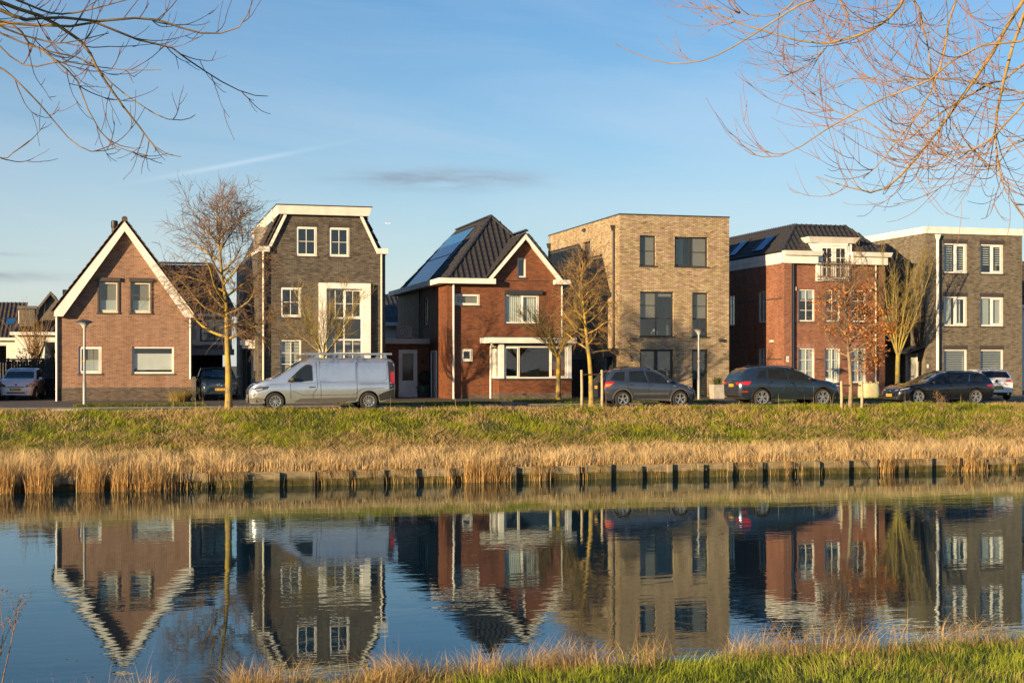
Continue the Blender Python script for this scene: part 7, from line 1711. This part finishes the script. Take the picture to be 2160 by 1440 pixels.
roof_window(ar, (0, 0, 3.9), (1, 0, 0), (0, 6, 2.8), 4.5, 2.0, .9, 1.2, Vector((0, -2.8, 6)).normalized())
b_, br_ = bg_house('white house with brown gable and dormer behind the plank fence', (-7.0, 101, GZ), 4.6, 9, 4.0, 4.9, 'render', 'tile_brown', 'x', ((1.9, 3.3, 1.2, 3.4),))
c_, cr_ = bg_house('brown clad gabled house rising behind the white dormer house', (-7.1, 106, GZ), 4.3, 8, 4.2, 7.0, 'timber_grey', 'tile_brown', 'y', ())
for q in c_.children:
    if q.name.startswith('verge_board'): q.data.materials[0] = M['timber_grey']
mb = MB(); mb.box(0.2, 1.2, 1.0, 3.0, 4.4, 5.6); d_ = mb.obj('dormer', M['timber_grey'], b_); fbox(d_, 'dormer_roof', 'lead', 0.1, 1.35, .85, 3.1, 5.6, 5.8); fbox(d_, 'frame', 'white', .14, .2, 1.05, 2.9, 4.6, 5.5)
bg_house('house with blue glinting tiled roof in the gap beside the charcoal house', (15.9, 90, GZ), 8, 7, 4.6, 6.45, 'render', 'tile', 'x', ())
bg_house('orange roofed house at the right edge behind the grey brown house', (58.6, 84, GZ), 7, 9, 6.0, 9.2, 'render', 'tile_brown', 'x', ((1, 2.4, 3.6, 5.0),))
bg_house('unseen brown brick house at the left end of the row, added to shade the white car', (-13.3, 70.8, GZ), 6.3, 9, 4.2, 8.6, 'brick1', 'tile_brown', 'y', ((1.2, 2.4, 1.3, 2.7), (3.6, 5.2, 1.3, 2.7), (2.0, 3.0, 4.3, 5.8)))  # house out of view, added for its shade on car, fence and bins
# shrubs at far left
def shrub(label, loc, w, h, n, cols, seed):
    rng = np.random.default_rng(seed); r = thing('shrub', label, 'shrub', loc); k = 26
    st = [walk(rng, np.zeros(3), (rng.normal(0, .6), rng.normal(0, .6), 1), h * rng.uniform(.5, .95), .03, .006, 7, .1, (0, 0, 1), .03)[:2] for _ in range(k)]
    v, f = tubes_np([p for p, _ in st], [q for _, q in st], 4); place('stem', np_mesh('stem', v, f, M['twig_olive'], smooth=True), r)
    c = np.concatenate([p[2:] for p, _ in st]); C_ = c[rng.integers(0, len(c), n)] + rng.normal(0, .13, (n, 3)) * [w, w, 1]; A = rng.normal(0, 1, (n, 3)) * .05; B = rng.normal(0, 1, (n, 3)) * .028
    v = np.stack([C_ - A, C_ + B, C_ + A, C_ - B], 1); i = np.arange(n)[:, None] * 4; f = np.concatenate([i + [0, 1, 2], i + [0, 2, 3]], 0); cc = np.array(cols[0]) + (np.array(cols[1]) - np.array(cols[0])) * rng.random((n, 1))
    kind(place('foliage', np_mesh('foliage', v.reshape(-1, 3), f, M['leaf'], np.repeat(cc, 4, 0)), r), 'stuff')
shrub('rounded grey green evergreen shrub behind the plank fence', (-4.6, 83.5, GZ), 1.5, 2.9, 3800, ((.06, .075, .03), (.20, .20, .09)), 4)
root = thing('pollard_willow', 'bare upright orange twigged willow bush in front of the white dormer house', 'tree', (-4.9, 88, GZ)); rng = np.random.default_rng(8)
tr_ = [walk(rng, np.zeros(3), (0, 0, 1), 2.0, .16, .14, 5, .03, (0, 0, 1), .1)[:2]]; tw_ = []
for i in range(60): tw_.append(walk(rng, np.array([rng.normal(0, .1), rng.normal(0, .1), 1.95]), (rng.normal(0, .32), rng.normal(0, .32), 1), rng.uniform(1.5, 3.6), .025, .006, 8, .05, (0, 0, 1), .06)[:2])
for p, q in list(tw_): tw_ += sub(rng, p, q, 4, .2, lambda g, f: .8 * g.uniform(.3, 1), (.2, .5), 5, .06, (0, 0, 1), .08, .6, .005)
finish_tree(root, tr_, tw_, M['bark_oak'], M['twig_orange'], None)

# airliner high above the roofs, far away
M['plane'] = pmat('white_aircraft', (0.8, 0.8, 0.8), 0.4)
pp = sight(819, 471, 10500.0); apl = thing('aeroplane', 'tiny white aeroplane in the sky above the gap beside the charcoal house', 'aeroplane', tuple(pp), R(-12))
mb = MB(); mb.tube([(-19, 0, 0), (-14, 0, .2), (-6, 0, 0), (12, 0, 0), (17, 0, 0), (19, 0, -.3)], [.4, 1.5, 2, 2, 1.5, .3], 10); mb.obj('fuselage', M['plane'], apl, smooth=True)
for sg in (1, -1):
    mb = MB(); mb.hexa([(2, sg * 1.5, -1), (-5, sg * 1.5, -1), (-9, sg * 17, 0), (-6, sg * 17, 0), (2, sg * 1.5, -.5), (-5, sg * 1.5, -.5), (-9, sg * 17, .2), (-6, sg * 17, .2)]); mb.obj('wing', M['plane'], apl)
mb = MB(); mb.hexa([(-13, -.2, 1), (-18, -.2, 1), (-18, .2, 1), (-13, .2, 1), (-17, -.1, 7), (-20, -.1, 7), (-20, .1, 7), (-17, .1, 7)]); mb.obj('tail_fin', M['plane'], apl)
